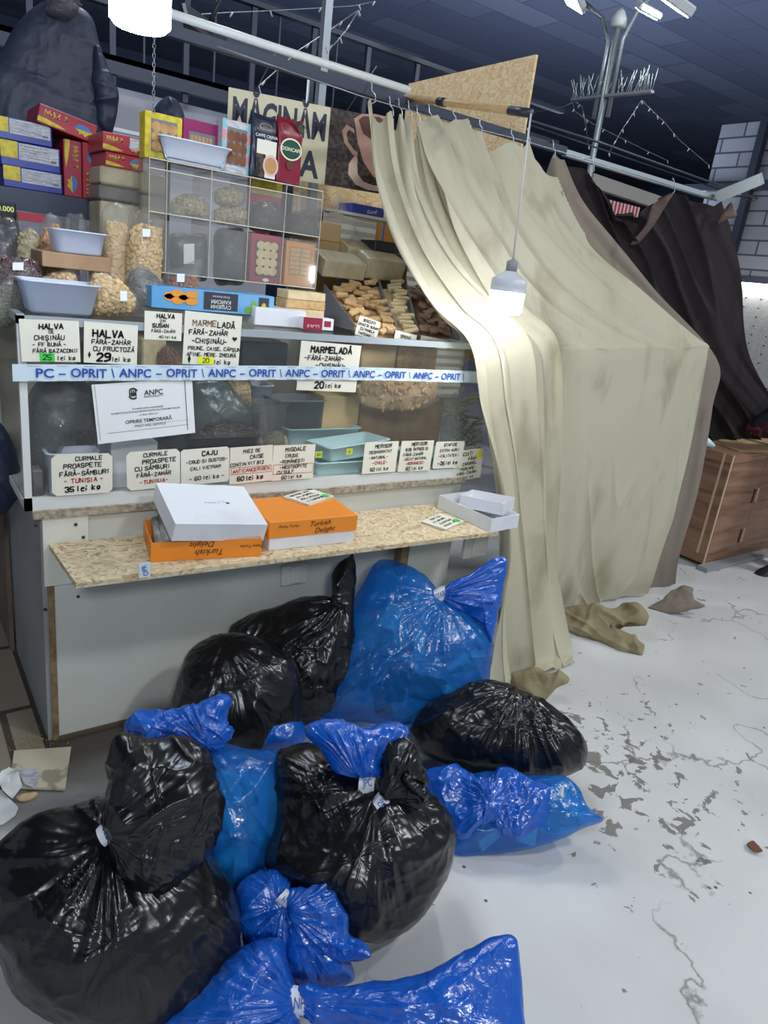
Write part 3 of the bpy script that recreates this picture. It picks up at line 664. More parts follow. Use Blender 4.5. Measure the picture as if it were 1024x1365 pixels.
# price cards: corners in the photograph, writing, stickers
K, Rr, Br = 0, 1, 2
YC = Y0-0.006
def card(TL, TR, BL, lines, label, stickers=(), cut=0.0, boxes=(), axis='y', val=YC, group=None, t=0.002, marks=()):
    fr = frame_px(TL, TR, BL, axis, val)
    b = MB(); slab(b, fr, t, 0, cut); c = obj('price_card', b, M['cream_card'], None); tag(c, label, 'price card', group)
    kb, rb, bb = MB(), MB(), MB()
    for (s, x, y, h, col) in lines:
        h *= .86
        write((kb, rb, bb)[col], fr, s, x*fr.w, (1-y)*fr.h, h*fr.h, wid=h*fr.h*(0.27 if h > 0.11 else 0.22), rot=0.03)
    for (x0, y0, x1, y1) in boxes:
        for (a, b2, c2, d) in ((x0, y0, x1, y0+.012), (x0, y1-.012, x1, y1), (x0, y0, x0+.008, y1), (x1-.008, y0, x1, y1)): patch(rb, fr, a, 1-d, c2, 1-b2, 0, 0.0012)
    for (kind, x, y) in marks:
        if kind == 'heart':
            P = [fr.p((x+0.045*math.sin(a)**3)*fr.w, (1-y+0.0032*(13*math.cos(a)-5*math.cos(2*a)-2*math.cos(3*a)-math.cos(4*a)))*fr.h, 0.0013) for a in np.linspace(0, 2*PI, 24, endpoint=False)]
            kb.add(P, [tuple(range(23, -1, -1))])
        else:
            P = [fr.p((x+dx)*fr.w, (1-y+dy)*fr.h, 0.0013) for dx, dy in ((0, -.09), (.028, 0), (0, .09), (-.028, 0))]; kb.add(P, [(0, 1, 2, 3)])
    if kb.v: obj('lettering', kb, M['ink'], c)
    if rb.v: obj('red_lettering', rb, M['red_ink'], c)['label'] = 'red lettering'
    if bb.v: obj('faded_lettering', bb, M['brown_ink'], c)
    for (x, y, w, h, col, s) in stickers:
        sb = MB(); patch(sb, fr, x, 1-y-h, x+w, 1-y, 0, 0.0016); so = obj('price_sticker', sb, M[col], c); so['label'] = ('green' if 'green' in col else 'yellow')+' price sticker'
        if s:
            tb = MB(); write(tb, fr, s, (x+w/2)*fr.w, (1-y-h/2)*fr.h, h*fr.h*0.6, lift=0.0022); obj('figure', tb, M['ink'], so)
    return c
card((25, 425), (105, 428), (27, 482), [('HALVA', .52, .15, .14, K), ('DE', .52, .28, .08, K), ('CHIȘINĂU', .48, .42, .12, K), ('- FF BUNĂ -', .48, .58, .10, K), ('FĂRĂ BAZACONII', .57, .73, .10, K), ('lei kg', .76, .90, .11, K)],
     'cream price card reading HALVA DE CHIȘINĂU with a green price sticker', [(.30, .79, .25, .2, 'green_note', '25')])
card((112, 428), (184, 434), (110, 483), [('HALVA', .44, .26, .19, K), ('FĂRĂ-ZAHĂR', .5, .46, .12, K), ('CU FRUCTOZĂ', .55, .63, .12, K), ('29', .36, .84, .22, K), ('lei kg', .70, .87, .12, K)],
     'cream price card reading HALVA CU FRUCTOZĂ, second from the left corner', marks=[('drop', .1, .8)])
card((193, 414), (243, 418), (193, 452), [('HALVA', .55, .14, .17, K), ('DIN', .48, .31, .10, K), ('SUSAN', .42, .48, .15, K), ('FĂRĂ-ZAHĂR', .5, .68, .11, K), ('40 lei kg', .62, .88, .11, K)],
     'small cream price card reading HALVA DIN SUSAN below the apricot carton')
card((247, 414), (323, 422), (246, 485), [('MARME', .34, .20, .12, Br), ('LADĂ', .72, .20, .12, K), ('FĂRĂ-ZAHĂR', .42, .37, .10, K), ('-CHIȘINĂU-', .45, .53, .10, K), ('PRUNE, CAISE, CĂPȘUNI', .56, .67, .075, K), ('AFINE, MERE, ZMEURĂ', .50, .79, .075, K), ('lei kg', .70, .92, .09, K)],
     'cream marmalade price card with a heart and a yellow sticker', [(.26, .84, .28, .14, 'yellow_note', '20')], marks=[('heart', .89, .45), ('drop', .11, .90)])
card((402, 454), (482, 461), (398, 520), [('MARMELADĂ', .5, .14, .14, K), ('-FĂRĂ-ZAHĂR-', .40, .32, .10, K), ('-CHIȘINĂU-', .52, .46, .10, K), ('ZMEURĂ, PRUNE, AFINE', .5, .71, .06, K), ('20', .36, .88, .15, K), ('lei kg', .60, .88, .10, K)],
     'cream marmalade price card crossed by the barrier tape, alone at mid case')
card((68, 607), (150, 604), (66, 662), [('CURMALE', .6, .10, .11, K), ('PROASPETE', .5, .27, .12, K), ('FĂRĂ-SÂMBURI', .53, .46, .12, K), ('- TUNISIA -', .52, .64, .12, Rr), ('35 lei kg', .5, .84, .14, K)],
     'cut corner date price card at the lower left corner of the case', cut=0.012)
card((168, 603), (240, 598), (166, 655), [('CURMALE', .53, .10, .11, K), ('PROASPETE', .60, .27, .12, K), ('CU SÂMBURI', .47, .44, .12, K), ('+       +', .5, .62, .10, Rr), ('FĂRĂ-ZAHĂR', .5, .62, .11, K), ('-TUNISIA-', .5, .80, .11, Rr)],
     'cut corner date price card partly hidden by the white box lid', cut=0.012)
card((241, 600), (306, 595), (241, 648), [('CAJU', .58, .14, .14, K), ('-CRUD SI GUSTOS-', .53, .35, .10, K), ('CALI VIETNAM', .5, .54, .10, K), ('- 60 lei kg -', .53, .82, .12, K)],
     'cream price card reading CAJU at the foot of the case', cut=0.008)
card((307, 597), (364, 593), (307, 646), [('MIEZ DE', .5, .12, .10, K), ('CAISE', .62, .28, .11, K), ('CONȚIN VIT B12', .4, .46, .10, K), ('ANTICANCERIGEN', .5, .64, .10, Rr), ('60 lei kg', .48, .86, .13, K)],
     'cream price card reading MIEZ DE CAISE with a red boxed word', boxes=[(.03, .55, .98, .74)])
card((365, 594), (421, 592), (365, 641), [('MIGDALE', .52, .12, .12, K), ('CRUDE', .44, .30, .10, K), ('-ROMÂNEȘTI', .46, .46, .10, K), ('-NESTROPITE', .5, .62, .10, K), ('CU SULF', .32, .76, .10, K), ('60 lei kg', .48, .91, .11, K)],
     'cream price card reading MIGDALE CRUDE beside the yellow tub stickers', boxes=[(.02, .54, .98, .82)])
card((487, 590), (532, 588), (484, 632), [('MERISOR', .55, .13, .12, K), ('DESHIDRATAT', .48, .31, .10, K), ('-NATURAL-', .44, .49, .10, K), ('-CHILE-', .5, .66, .11, Rr), ('50 lei kg', .5, .87, .12, K)],
     'cream cranberry price card reading DESHIDRATAT', [])
card((536, 588), (579, 587), (533, 629), [('MERISOR', .55, .10, .12, K), ('BOB ÎNTREG ȘI', .5, .27, .10, K), ('FĂRĂ-ZAHĂR', .4, .44, .10, K), ('USCAT NATURAL', .5, .58, .09, K), ('-ROMÂNESC-', .5, .73, .10, Rr), ('60 lei kg', .5, .90, .12, K)],
     'cream cranberry price card reading BOB ÎNTREG')
card((582, 589), (620, 588), (579, 625), [('STAFIDE', .5, .12, .12, K), ('EXTRA-AURII', .5, .32, .11, K), ('-CALITATEA I', .5, .52, .11, K), ('-26 lei kg', .5, .80, .14, K)],
     'cream raisin price card reading STAFIDE near the end of the case', cut=0.006)
card((607, 602), (645, 597), (598, 643), [('BISCUIȚI', .35, .13, .12, K), ('FĂRĂ', .62, .30, .11, K), ('CARAMEL', .55, .46, .11, K), ('-MUSCARE-', .5, .62, .10, K), ('FĂRĂ-ZAHĂR-', .5, .77, .10, K), ('15 lei kg', .5, .92, .10, K)],
     'crooked price card with a yellow dot hanging below the case edge', [(.78, .07, .16, .24, 'yellow_note', '')], val=YC+0.0035)
# cards standing on top of the case at right, and stacks lying on the shelf
card((480, 420), (508, 430), (476, 446), [('BISCUITI', .5, .16, .15, K), ('OVAZ SI SUSAN', .5, .40, .14, K), ('CU PANELA', .5, .62, .14, K), ('-INTEGRALI-', .5, .85, .13, K)], 'small card standing in front of the biscuit bin on the case', val=2.30)
card((528, 440), (556, 447), (527, 452), [('SMANA', .5, .5, .4, K)], 'narrow half hidden card standing on the case top rail', val=2.28)
card((562, 447), (598, 454), (562, 460), [('CU NUCA', .5, .5, .4, Br)], 'narrow faded card beside the hanging canvas edge', val=2.28)
def card_stack(px, z, label, rot, n=3, dx=0.0):
    c = at(*px, 'z', z); th = thing('card_stack', label, 'price cards', (c[0], c[1], z))
    for i in range(n):
        a = rot+random.uniform(-.06, .06); u = np.array([math.cos(a), math.sin(a), 0]); v = np.array([-math.sin(a), math.cos(a), 0])
        fr = Frame(c-u*0.075-v*0.055+np.array([0, 0, z*0+0.002+0.003*i]), u, v, 0.15, 0.11)
        b = MB(); slab(b, fr, 0.002, 0); co = obj('card', b, M['cream_card'], th)
    lb = MB()
    for j in range(4): scribble(lb, fr, fr.w*.45, fr.h*(.84-.22*j), fr.w*(.7-.08*(j % 2)), .014, 9, j+int(px[0]), wid=.0035)
    obj('lettering', lb, M['ink'], co)
    sb = MB(); patch(sb, fr, .74, .05, .92, .3, 0, 0.0016); obj('green_sticker', sb, M['green_note'], co)['label'] = 'green sticker'
    return th

# barrier tape and closure notice on the front glass
YT = Y0-0.011
pts = [(22, 497), (120, 497), (250, 497), (400, 497), (520, 499), (640, 503)]
tp = [at(x, y, 'y', YT) for x, y in pts]; xs = np.linspace(tp[0][0]-0.01, tp[-1][0], 60); zs = np.interp(xs, [q[0] for q in tp], [q[2] for q in tp])
hw = 0.0235
A = np.array([[(x, YT+0.001*math.sin(x*30), z-hw) for x, z in zip(xs, zs)], [(x, YT+0.001*math.sin(x*30+1), z+hw) for x, z in zip(xs, zs)]])
b = MB().grid(A); tape = obj('barrier_tape', b, M['tape']); tag(tape, 'white tape printed ANPC OPRIT stretched across the display case', 'barrier tape')
tb = MB(); sb = MB(); x = tp[0][0]+0.055; first = True
x = tp[0][0]+0.047
for s in ['PC', '–', 'OPRIT', '\\']+['ANPC', '–', 'OPRIT', '\\']*8:
    w = {'PC': .046, 'ANPC': .094, 'OPRIT': .098, '–': .018, '\\': .010}[s]
    if x+w > tp[-1][0]-0.004: break
    z = float(np.interp(x+w/2, xs, zs)); fr = Frame((x, YT-0.0025, z-0.02), (1, 0, 0), (0, 0, 1), w, 0.04)
    printed(tb, fr, s, w/2, 0.02, 0.0245, 0.022, fit=w); x += w+0.013
x = tp[0][0]+0.02
while x < tp[-1][0]-0.06:
    z = float(np.interp(x, xs, zs)); fr = Frame((x, YT-0.0025, z-0.027), (1, 0, 0), (0, 0, 1), 0.1, 0.054)
    for yy in (0.0068, 0.0472): printed(sb, fr, 'www.anpc.ro', 0.025, yy, 0.0042)
    x += 0.072
obj('lettering', tb, M['blue_ink'], tape); obj('small_print', sb, M['grey_ink'], tape)
fr = frame_px((122, 513), (256, 503), (132, 592), 'y', YC)
b = MB(); slab(b, fr, 0.0012); nt_ = obj('closure_notice', b, M['white_paper']); tag(nt_, 'white ANPC paper notice taped to the front of the display case', 'notice')
b = MB(); w, h = fr.w, fr.h
printed(b, fr, 'ANPC', .59*w, .80*h, .085*h, 0.016)
printed(b, fr, 'În această unitate reprezentanții', .52*w, .545*h, .028*h, 0.012)
printed(b, fr, 'AUTORITĂȚII NAȚIONALE PENTRU PROTECȚIA CONSUMATORILOR', .50*w, .49*h, .028*h, 0.010, sx=0.95)
printed(b, fr, 'au dispus măsura de:', .52*w, .43*h, .026*h, 0.008)
printed(b, fr, 'OPRIRE TEMPORARĂ', .52*w, .325*h, .060*h, 0.014)
printed(b, fr, '- PRESTARE SERVICII', .52*w, .24*h, .045*h, 0.0)
for (x0, y0, x1, y1) in ((.10, .165, .93, .17), (.6, .255, .93, .258), (.915, .07, .922, .985), (.025, .05, .028, .99), (.49, .735, .69, .742), (.49, .718, .66, .723)): patch(b, fr, x0, y0, x1, y1, 0, 0.0012)
obj('lettering', b, M['ink'], nt_)
b = MB(); disc(b, fr, .385, .80, .055, .10, 0, .0012, 20, 0.5, 2.3, 0.72); disc(b, fr, .385, .80, .055, .10, 0, .0012, 20, 3.6, 5.4, 0.72)
for i in range(4): patch(b, fr, .345+.02*i, .75, .357+.02*i, .86, 0, .0012)
patch(b, fr, .36, .765, .41, .82, 0, .0013); obj('emblem', b, M['screw'], nt_)

# ================================================================ boxes on the shelf
def carton(name, label, cat, c, size, rot, mats, bev=0.0, tilt=(0, 0)):
    """closed carton, c = centre of its base; returns object and its local matrix"""
    Mx = Matrix.Translation(Vector(c))@Euler((tilt[0], tilt[1], rot)).to_matrix().to_4x4()
    b = MB().box(-size[0]/2, size[0]/2, -size[1]/2, size[1]/2, 0, size[2], M=Mx, bev=bev)
    return b, Mx
def mframe(Mx, o, u, v, w, h):
    R3 = Mx.to_3x3(); return Frame(np.array(Mx@Vector(o)), np.array(R3@Vector(u)), np.array(R3@Vector(v)), w, h)
def open_tray(mb, w, d, h, t, Mx, mi=0):
    mb.box(-w/2, w/2, -d/2, d/2, 0, t, mi, Mx)
    mb.box(-w/2, w/2, -d/2, -d/2+t, t, h, mi, Mx); mb.box(-w/2, w/2, d/2-t, d/2, t, h, mi, Mx)
    mb.box(-w/2, -w/2+t, -d/2+t, d/2-t, t, h, mi, Mx); mb.box(w/2-t, w/2, -d/2+t, d/2-t, t, h, mi, Mx)
zs_ = sz+0.001
a, c2 = at(201, 749, 'z', zs_), at(348, 741, 'z', zs_); rot1 = math.atan2(c2[1]-a[1], c2[0]-a[0])
bk = at(168, 718, 'z', zs_); wd = np.linalg.norm(c2-a); dp = min(np.linalg.norm(bk-a), 0.235)
u1 = np.array([math.cos(rot1), math.sin(rot1), 0]); v1 = np.array([-math.sin(rot1), math.cos(rot1), 0]); ctr = a+u1*wd/2+v1*dp/2
M1 = Matrix.Translation(Vector(ctr))@Matrix.Rotation(rot1, 4, 'Z')
ob1 = thing('open_carton', 'orange open sweets carton under the white box lid on the shelf', 'box', tuple(ctr))
b = MB(); open_tray(b, wd, dp, 0.06, 0.004, M1); obj('tray', b, M['orange_box'], ob1)
fr = mframe(M1, (-wd/2, -dp/2-0.0008, 0), (1, 0, 0), (0, 0, 1), wd, 0.06); b = MB()
printed(b, fr, 'Turkish', .52*wd, .022, .020, 0.0, rot=PI, shear=0.35); printed(b, fr, 'Delight', .45*wd, .048, .018, 0.0, rot=PI, shear=0.35); printed(b, fr, 'Pasha Turke', .90*wd, .036, .010, rot=PI)
fr2 = mframe(M1, (-wd/2-0.0008, dp/2, 0), (0, -1, 0), (0, 0, 1), dp, 0.06); printed(b, fr2, 'Turkish', .45*dp, .022, .012, rot=PI, shear=0.3); printed(b, fr2, 'Delight', .5*dp, .04, .012, rot=PI, shear=0.3)
obj('lettering', b, M['ink'], ob1)
b = MB()
for k in range(3): b.tube([np.array(M1@Vector((-wd/2+0.03+0.02*k, -dp/2+0.02, 0.045+0.012*(k % 2)))), np.array(M1@Vector((-wd/2+0.035+0.02*k, dp/2-0.015, 0.06+0.012*(k % 2))))], 0.016, 12)
o = obj('paper_roll', b, mat('silver_paper', rgb(160, 158, 152), 0.35, c2=rgb(110, 108, 104), scale=20)); tag(o, 'crumpled silver wrapping paper rolls inside the open orange carton', 'wrapping paper')
# white lid lying tilted across it
TLp, TRp, FL, FR = (190, 645), (340, 655), (229, 721), (362, 721)
zl = sz+0.064
pF0, pF1 = at(229, 722, 'z', zl+0.01), at(361, 722, 'z', zl+0.005)
rotL = math.atan2(pF1[1]-pF0[1], pF1[0]-pF0[0]); wl = np.linalg.norm(pF1-pF0)
rotL = -0.06; ML = Matrix.Translation(Vector(pF0))@Matrix.Rotation(rotL, 4, 'Z')@Matrix.Rotation(math.radians(14), 4, 'X')@Matrix.Rotation(math.radians(6), 4, 'Y')@Matrix.Translation((wl/2, 0.118, 0))
lid = thing('box_lid', 'white cardboard box lid lying tilted on the orange open carton', 'box lid', tuple(ML.translation))
b = MB().box(-wl/2, wl/2, -0.115, 0.115, 0.058, 0.061, 0, ML).box(-wl/2, wl/2, -0.115, -0.112, 0, 0.058, 0, ML).box(-wl/2, wl/2, 0.112, 0.115, 0, 0.058, 0, ML)
b.box(-wl/2, -wl/2+0.003, -0.112, 0.112, 0, 0.058, 0, ML).box(wl/2-0.003, wl/2, -0.112, 0.112, 0, 0.058, 0, ML); obj('shell', b, M['card_white'], lid)
fr = mframe(ML, (-wl/2, -0.115, 0.0615), (1, 0, 0), (0, 1, 0), wl, 0.23); b = MB(); scribble(b, fr, .50*wl, .118, .05, .006, 9, 3); scribble(b, fr, .60*wl, .126, .03, .005, 6, 4)
disc(b, fr, .68, .52, .022, .018, 0); obj('stamp', b, M['ink'], lid)
# orange sweets box with white base
a, c2 = at(358, 734, 'z', zs_), at(470, 722, 'z', zs_); rot2 = math.atan2(c2[1]-a[1], c2[0]-a[0]); w2 = np.linalg.norm(c2-a); d2 = 0.225
u2 = np.array([math.cos(rot2), math.sin(rot2), 0]); v2 = np.array([-math.sin(rot2), math.cos(rot2), 0]); ctr = a+u2*w2/2+v2*d2/2
M2 = Matrix.Translation(Vector(ctr))@Matrix.Rotation(rot2, 4, 'Z')
ob2 = thing('sweets_box', 'orange lidded sweets box with white base under a card stack', 'box', tuple(ctr))
b = MB().box(-w2/2, w2/2, -d2/2, d2/2, 0, 0.05, 0, M2); obj('base', b, M['card_white'], ob2)
b = MB().box(-w2/2-0.005, w2/2+0.008, -d2/2-0.005, d2/2+0.005, 0.042, 0.100, 0, M2, bev=0.002); obj('lid', b, M['orange_box'], ob2)
fr = mframe(M2, (-w2/2, -d2/2-0.0062, 0.042), (1, 0, 0), (0, 0, 1), w2, 0.058); b = MB()
printed(b, fr, 'Turkish', .56*w2, .042, .018, 0.0, shear=0.35, rot=.05); printed(b, fr, 'Delight', .62*w2, .018, .018, 0.0, shear=0.35, rot=.05); printed(b, fr, 'Pasha Turke', .20*w2, .040, .010, shear=.2); obj('lettering', b, M['ink'], ob2)
card_stack((412, 664), sz+0.101, 'small stack of price cards lying on the orange sweets box', rot2+0.5)
card_stack((590, 697), sz+0.001, 'small stack of price cards lying on the bare shelf', 0.35, 3)
# white trays at the right end
a, c2 = at(653, 710, 'z', zs_), at(583, 677, 'z', zs_)
dv = c2-a; L_ = np.linalg.norm(dv); rot3 = math.atan2(dv[1], dv[0]); v3 = np.array([math.cos(rot3), math.sin(rot3), 0]); u3 = np.array([math.sin(rot3), -math.cos(rot3), 0])
L_ = min(L_, 0.33); wt = 0.16; ctr = a+v3*L_/2+u3*wt/2
M3 = Matrix.Translation(Vector(ctr))@Matrix.Rotation(rot3, 4, 'Z')
o = MB(); open_tray(o, L_, wt, 0.056, 0.003, M3); o = obj('cardboard_tray', o, M['card_white']); tag(o, 'long white cardboard tray at the curtain end of the shelf', 'tray')
M3b = Matrix.Translation(Vector(ctr+u3*0.05+np.array([0, 0, 0.036])))@Matrix.Rotation(rot3+0.35, 4, 'Z')@Matrix.Rotation(0.08, 4, 'Y')
o = MB(); open_tray(o, 0.19, 0.12, 0.05, 0.003, M3b); o = obj('cardboard_tray', o, M['card_white']); tag(o, 'smaller white cardboard tray nested askew inside the longer tray', 'tray')
# ================================================================ swollen soft shapes (bags, folded cloth)
def catmull(P, n, closed=True):
    P = np.asarray(P, float); m = len(P); out = []
    t = np.linspace(0, m if closed else m-1, n, endpoint=not closed)
    for q in t:
        i = int(math.floor(q)); f = q-i
        if not closed and i >= m-1: i, f = m-2, 1.0
        g = lambda k: P[k % m] if closed else P[min(max(k, 0), m-1)]
        a, b_, c, d = g(i-1), g(i), g(i+1), g(i+2)
        out.append(0.5*((2*b_)+(-a+c)*f+(2*a-5*b_+4*c-d)*f*f+(-a+3*b_-3*c+d)*f**3))
    return np.array(out)
def soft(mb, outline, P, n, front, back, neck=None, pleat=0.0, pr0=0.12, pk=5.0, lumps=0.015, crease=0.008, fine=0.003, seed=0, nphi=220, nrho=60, floor=0.004, mi=0, center=None, power=0.5, lift=0.0, scale=1.0, flow=None, edge=.62):
    """a closed, swollen skin: the outline on its own plane (point P, normal n towards the viewer) blown up to depth
    front and back of that plane, with pleats running out from the tied neck and creases of thin film"""
    n = np.array(n, float)/np.linalg.norm(n)
    e1 = np.cross([0, 0, 1.0], n); e1 /= np.linalg.norm(e1); e2 = np.cross(n, e1)
    W3 = [onplane(x, y, P, n) for x, y in outline]
    B2 = np.array([[(q-P)@e1, (q-P)@e2] for q in W3])
    c2 = B2.mean(0) if center is None else np.array([(onplane(*center, P, n)-P)@e1, (onplane(*center, P, n)-P)@e2])
    Bd = catmull(B2, nphi)
    if neck is not None:
        q = onplane(*neck, P, n); nk = np.array([(q-P)@e1, (q-P)@e2])
    t = np.linspace(0, 1, nrho)
    rho = np.sin(t*PI/2); hgt = np.cos(t*PI/2)**(2*power)
    hgt[-1] = 0
    res = []
    for side, D in ((1, front), (-1, back)):
        Q = c2+(Bd-c2)[None, :, :]*rho[:, None, None]
        H = side*D*hgt[:, None]*np.ones((1, nphi))
        G = P+Q[..., :1]*e1+Q[..., 1:]*e2+H[..., None]*n
        du = np.roll(G, -1, 1)-np.roll(G, 1, 1); dv = np.gradient(G, axis=0)
        nn = np.cross(dv, du); L = np.linalg.norm(nn, axis=2, keepdims=True); nn = nn/np.maximum(L, 1e-9)
        sgn = np.sign((nn@n)*side); sgn[sgn == 0] = 1
        nn = nn*np.where(np.abs((nn@n)) > .02, sgn, np.sign((nn*(Q[..., :1]*e1+Q[..., 1:]*e2-(c2[0]*e1+c2[1]*e2))).sum(2)))[..., None]
        nn[0] = n*side
        nn[-1] = ((Bd-c2)[:, :1]*e1+(Bd-c2)[:, 1:]*e2); nn[-1] /= np.linalg.norm(nn[-1], axis=1, keepdims=True)
        p = G.reshape(-1, 3)*scale
        d = lumps*vn(p*5+seed*3.1, seed)
        wp = p+0.05*np.stack([vn(p*7, seed+5), vn(p*7+9, seed+6), vn(p*7+17, seed+7)], 1)
        d += .95*crease*(ridge(wp*5, seed+1, 5)-0.2)+crease*1.15*(worley(wp*8, seed+2)-0.5)+crease*0.5*(worley(wp*17+3, seed+4)-0.5)+fine*(ridge(wp*30, seed+3, 3)-0.3)
        if flow is not None:   # stretched folds along a direction in the plane
            fa = np.array([math.cos(flow[0]), math.sin(flow[0])]); q2 = Q.reshape(-1, 2)
            s1 = q2@fa; s2 = q2@np.array([-fa[1], fa[0]])
            d += flow[1]*(ridge(np.stack([s1*3, s2*flow[2], s1*0+seed], 1)+0.3*vn(p*6, seed+9)[:, None], seed+8, 2.5)-0.3)
        if neck is not None and pleat > 0:
            q2 = Q.reshape(-1, 2)-nk; r = np.linalg.norm(q2, axis=1)+1e-6; a = np.arctan2(q2[:, 1], q2[:, 0])
            w = np.stack([np.cos(a)*pk, np.sin(a)*pk, r*3.0+seed], 1)
            w2 = np.stack([np.cos(a)*pk*2.3, np.sin(a)*pk*2.3, r*5.0+seed], 1)
            r0 = pr0*.62; s = np.clip((r/r0)*np.exp(1-r/r0), 0, 1)
            am = .25+1.5*vn(np.stack([np.cos(a)*1.6, np.sin(a)*1.6, r*2+seed*2], 1), seed+14)**2*2; d += .72*pleat*s*np.clip(am, .2, 1.5)*(ridge(w, seed+11, 2.0)-0.4+0.5*(ridge(w2, seed+12, 2.5)-0.35))
        if neck is not None and pleat > 0:
            w3 = np.stack([np.cos(a)*pk*4.2, np.sin(a)*pk*4.2, r*2.0+seed], 1); s3 = np.clip((r/(pr0*.9))*np.exp(1-r/(pr0*.9)), 0, 1)
            d += .22*pleat*s3*np.clip(am, .3, 1.6)*(ridge(w3, seed+13, 5)-.2)
        fade = (1-edge*rho**5)[:, None]*np.ones((1, nphi))
        m_ = d.reshape(nrho, nphi)
        if side == 1: edge_d = m_[-1].copy()
        else: m_[-1] = edge_d
        m_[0] = m_[0].mean()
        G = G+nn*(m_*fade)[..., None]
        if floor is not None: G[..., 2] = np.where(G[..., 2] < floor, floor+0.0, G[..., 2])
        if lift: G = G+n*lift
        res.append(G)
    F_, B_ = res
    vs = np.concatenate([F_[0, :1], F_[1:].reshape(-1, 3), B_[0, :1], B_[1:-1].reshape(-1, 3)])
    fs = []; k = nphi; o1 = 1; oc = 1+(nrho-1)*k; o2 = oc+1
    for i in range(k): fs.append((0, o1+i, o1+(i+1) % k))
    for j in range(nrho-2):
        for i in range(k):
            a, b_ = o1+j*k+i, o1+j*k+(i+1) % k; fs.append((a, a+k, b_+k, b_))
    bi = lambda j, i: (o1+(nrho-2)*k+i) if j == nrho-2 else o2+j*k+i
    for i in range(k): fs.append((oc, bi(0, (i+1) % k), bi(0, i)))
    for j in range(nrho-2):
        for i in range(k):
            i2 = (i+1) % k; fs.append((bi(j, i), bi(j, i2), bi(j+1, i2), bi(j+1, i)))
    return mb.add(vs, fs, mi, True)
def facing(px, py, tilt):
    """plane normal: level bearing of the viewer from a point, raised by tilt degrees"""
    r = -ray(px, py); h = np.array([r[0], r[1], 0]); h /= np.linalg.norm(h); t = math.radians(tilt)
    return h*math.cos(t)+np.array([0, 0, 1])*math.sin(t)
def tie_band(parent, c, axis, n, r, w, mats=None, text='OPRIT', seed=0):
    """white tape wound round a bag's neck, with a stub of blue print"""
    axis = np.array(axis, float); axis /= np.linalg.norm(axis); b = MB(); rows = []
    q = Vector((0, 0, 1)).rotation_difference(Vector(axis))
    for j, s in enumerate(np.linspace(-1, 1, 6)):
        ang = np.linspace(0, 2*PI, 28, endpoint=False); rr = r*(1+0.12*vn(np.stack([np.cos(ang)*2, np.sin(ang)*2, 0*ang+s+seed], 1), seed))
        rows.append([np.array(q@Vector((rr[i]*math.cos(a), rr[i]*math.sin(a), s*w/2+0.006*math.sin(a+seed))))+c for i, a in enumerate(ang)])
    b.grid(np.array(rows), 0, True)
    o = obj('tie_tape', b, M['tie'], parent)
    o['label'] = 'white tie tape'
    n = np.array(n, float); nn = n-axis*(n@axis); nn /= np.linalg.norm(nn); v = np.cross(nn, axis)
    fr = Frame(c+nn*r*1.08-axis*w*0.4-v*r*.5, axis, -np.cross(axis, nn) if False else np.cross(nn, axis), w*0.8, r)
    tb = MB(); printed(tb, fr, text, fr.w/2, fr.h/2, r*0.75, 0.012, sx=0.6); obj('lettering', tb, M['blue_ink'], o)
    return o
def bag(label, mname, parts, base, ties=(), group=None, contents=None):
    """a tied bag: list of (part name, outline, options) on planes of their own; the first is the body"""
    th = thing('rubbish_bag', label, 'bag', base, group); objs = []
    for (nm, ol, kw) in parts:
        kw = dict(kw); P = kw.pop('P'); n = kw.pop('n'); mt = kw.pop('m', mname); b = MB(); soft(b, ol, P, n, **kw); objs.append(obj(nm, b, M[mt], th))
    for (px, P, n, ax, r, w, tx) in ties: tie_band(th, onplane(px[0], px[1], P, n), ax, n, r, w, text=tx)
    if contents: contents(th)
    return th
def inplane(n, ang):
    """direction in the plane of normal n, ang degrees anticlockwise from its level axis"""
    n = np.array(n)/np.linalg.norm(n); e1 = np.cross([0, 0, 1.0], n); e1 /= np.linalg.norm(e1); e2 = np.cross(n, e1); a = math.radians(ang)
    return e1*math.cos(a)+e2*math.sin(a)

def stuffing(pts, kinds, seed):
    """rubbish seen through a blue bag: cartons, bottles and scraps"""
    def go(th):
        rnd = random.Random(seed); b = MB()
        for (P, s) in pts:
            R_ = Euler((rnd.uniform(0, 3), rnd.uniform(0, 3), rnd.uniform(0, 3))).to_matrix().to_4x4()
            k = rnd.choice(kinds); Mx = Matrix.Translation(Vector(P))@R_
            if k == 0: b.box(-s, s, -s*.7, s*.7, -s*.35, s*.35, 0, Mx)
            elif k == 1: b.box(-s, s, -s*.5, s*.5, -s*.4, s*.4, 1, Mx)
            else: b.lathe([(s*.3, -s), (s*.35, -s*.9), (s*.35, s*.5), (s*.15, s*.8), (s*.15, s)], P, 12, 2, tuple(R_@Vector((0, 0, 1))))
        obj('contents', b, [M['pale_scrap'], M['dark_scrap'], M['teal_scrap']], th)
    return go
M['pale_scrap'] = mat('pale_scrap', rgb(196, 206, 200), 0.7)
M['dark_scrap'] = mat('dark_scrap', rgb(52, 56, 62), 0.7)
M['teal_scrap'] = mat('teal_scrap', rgb(110, 190, 196), 0.4)

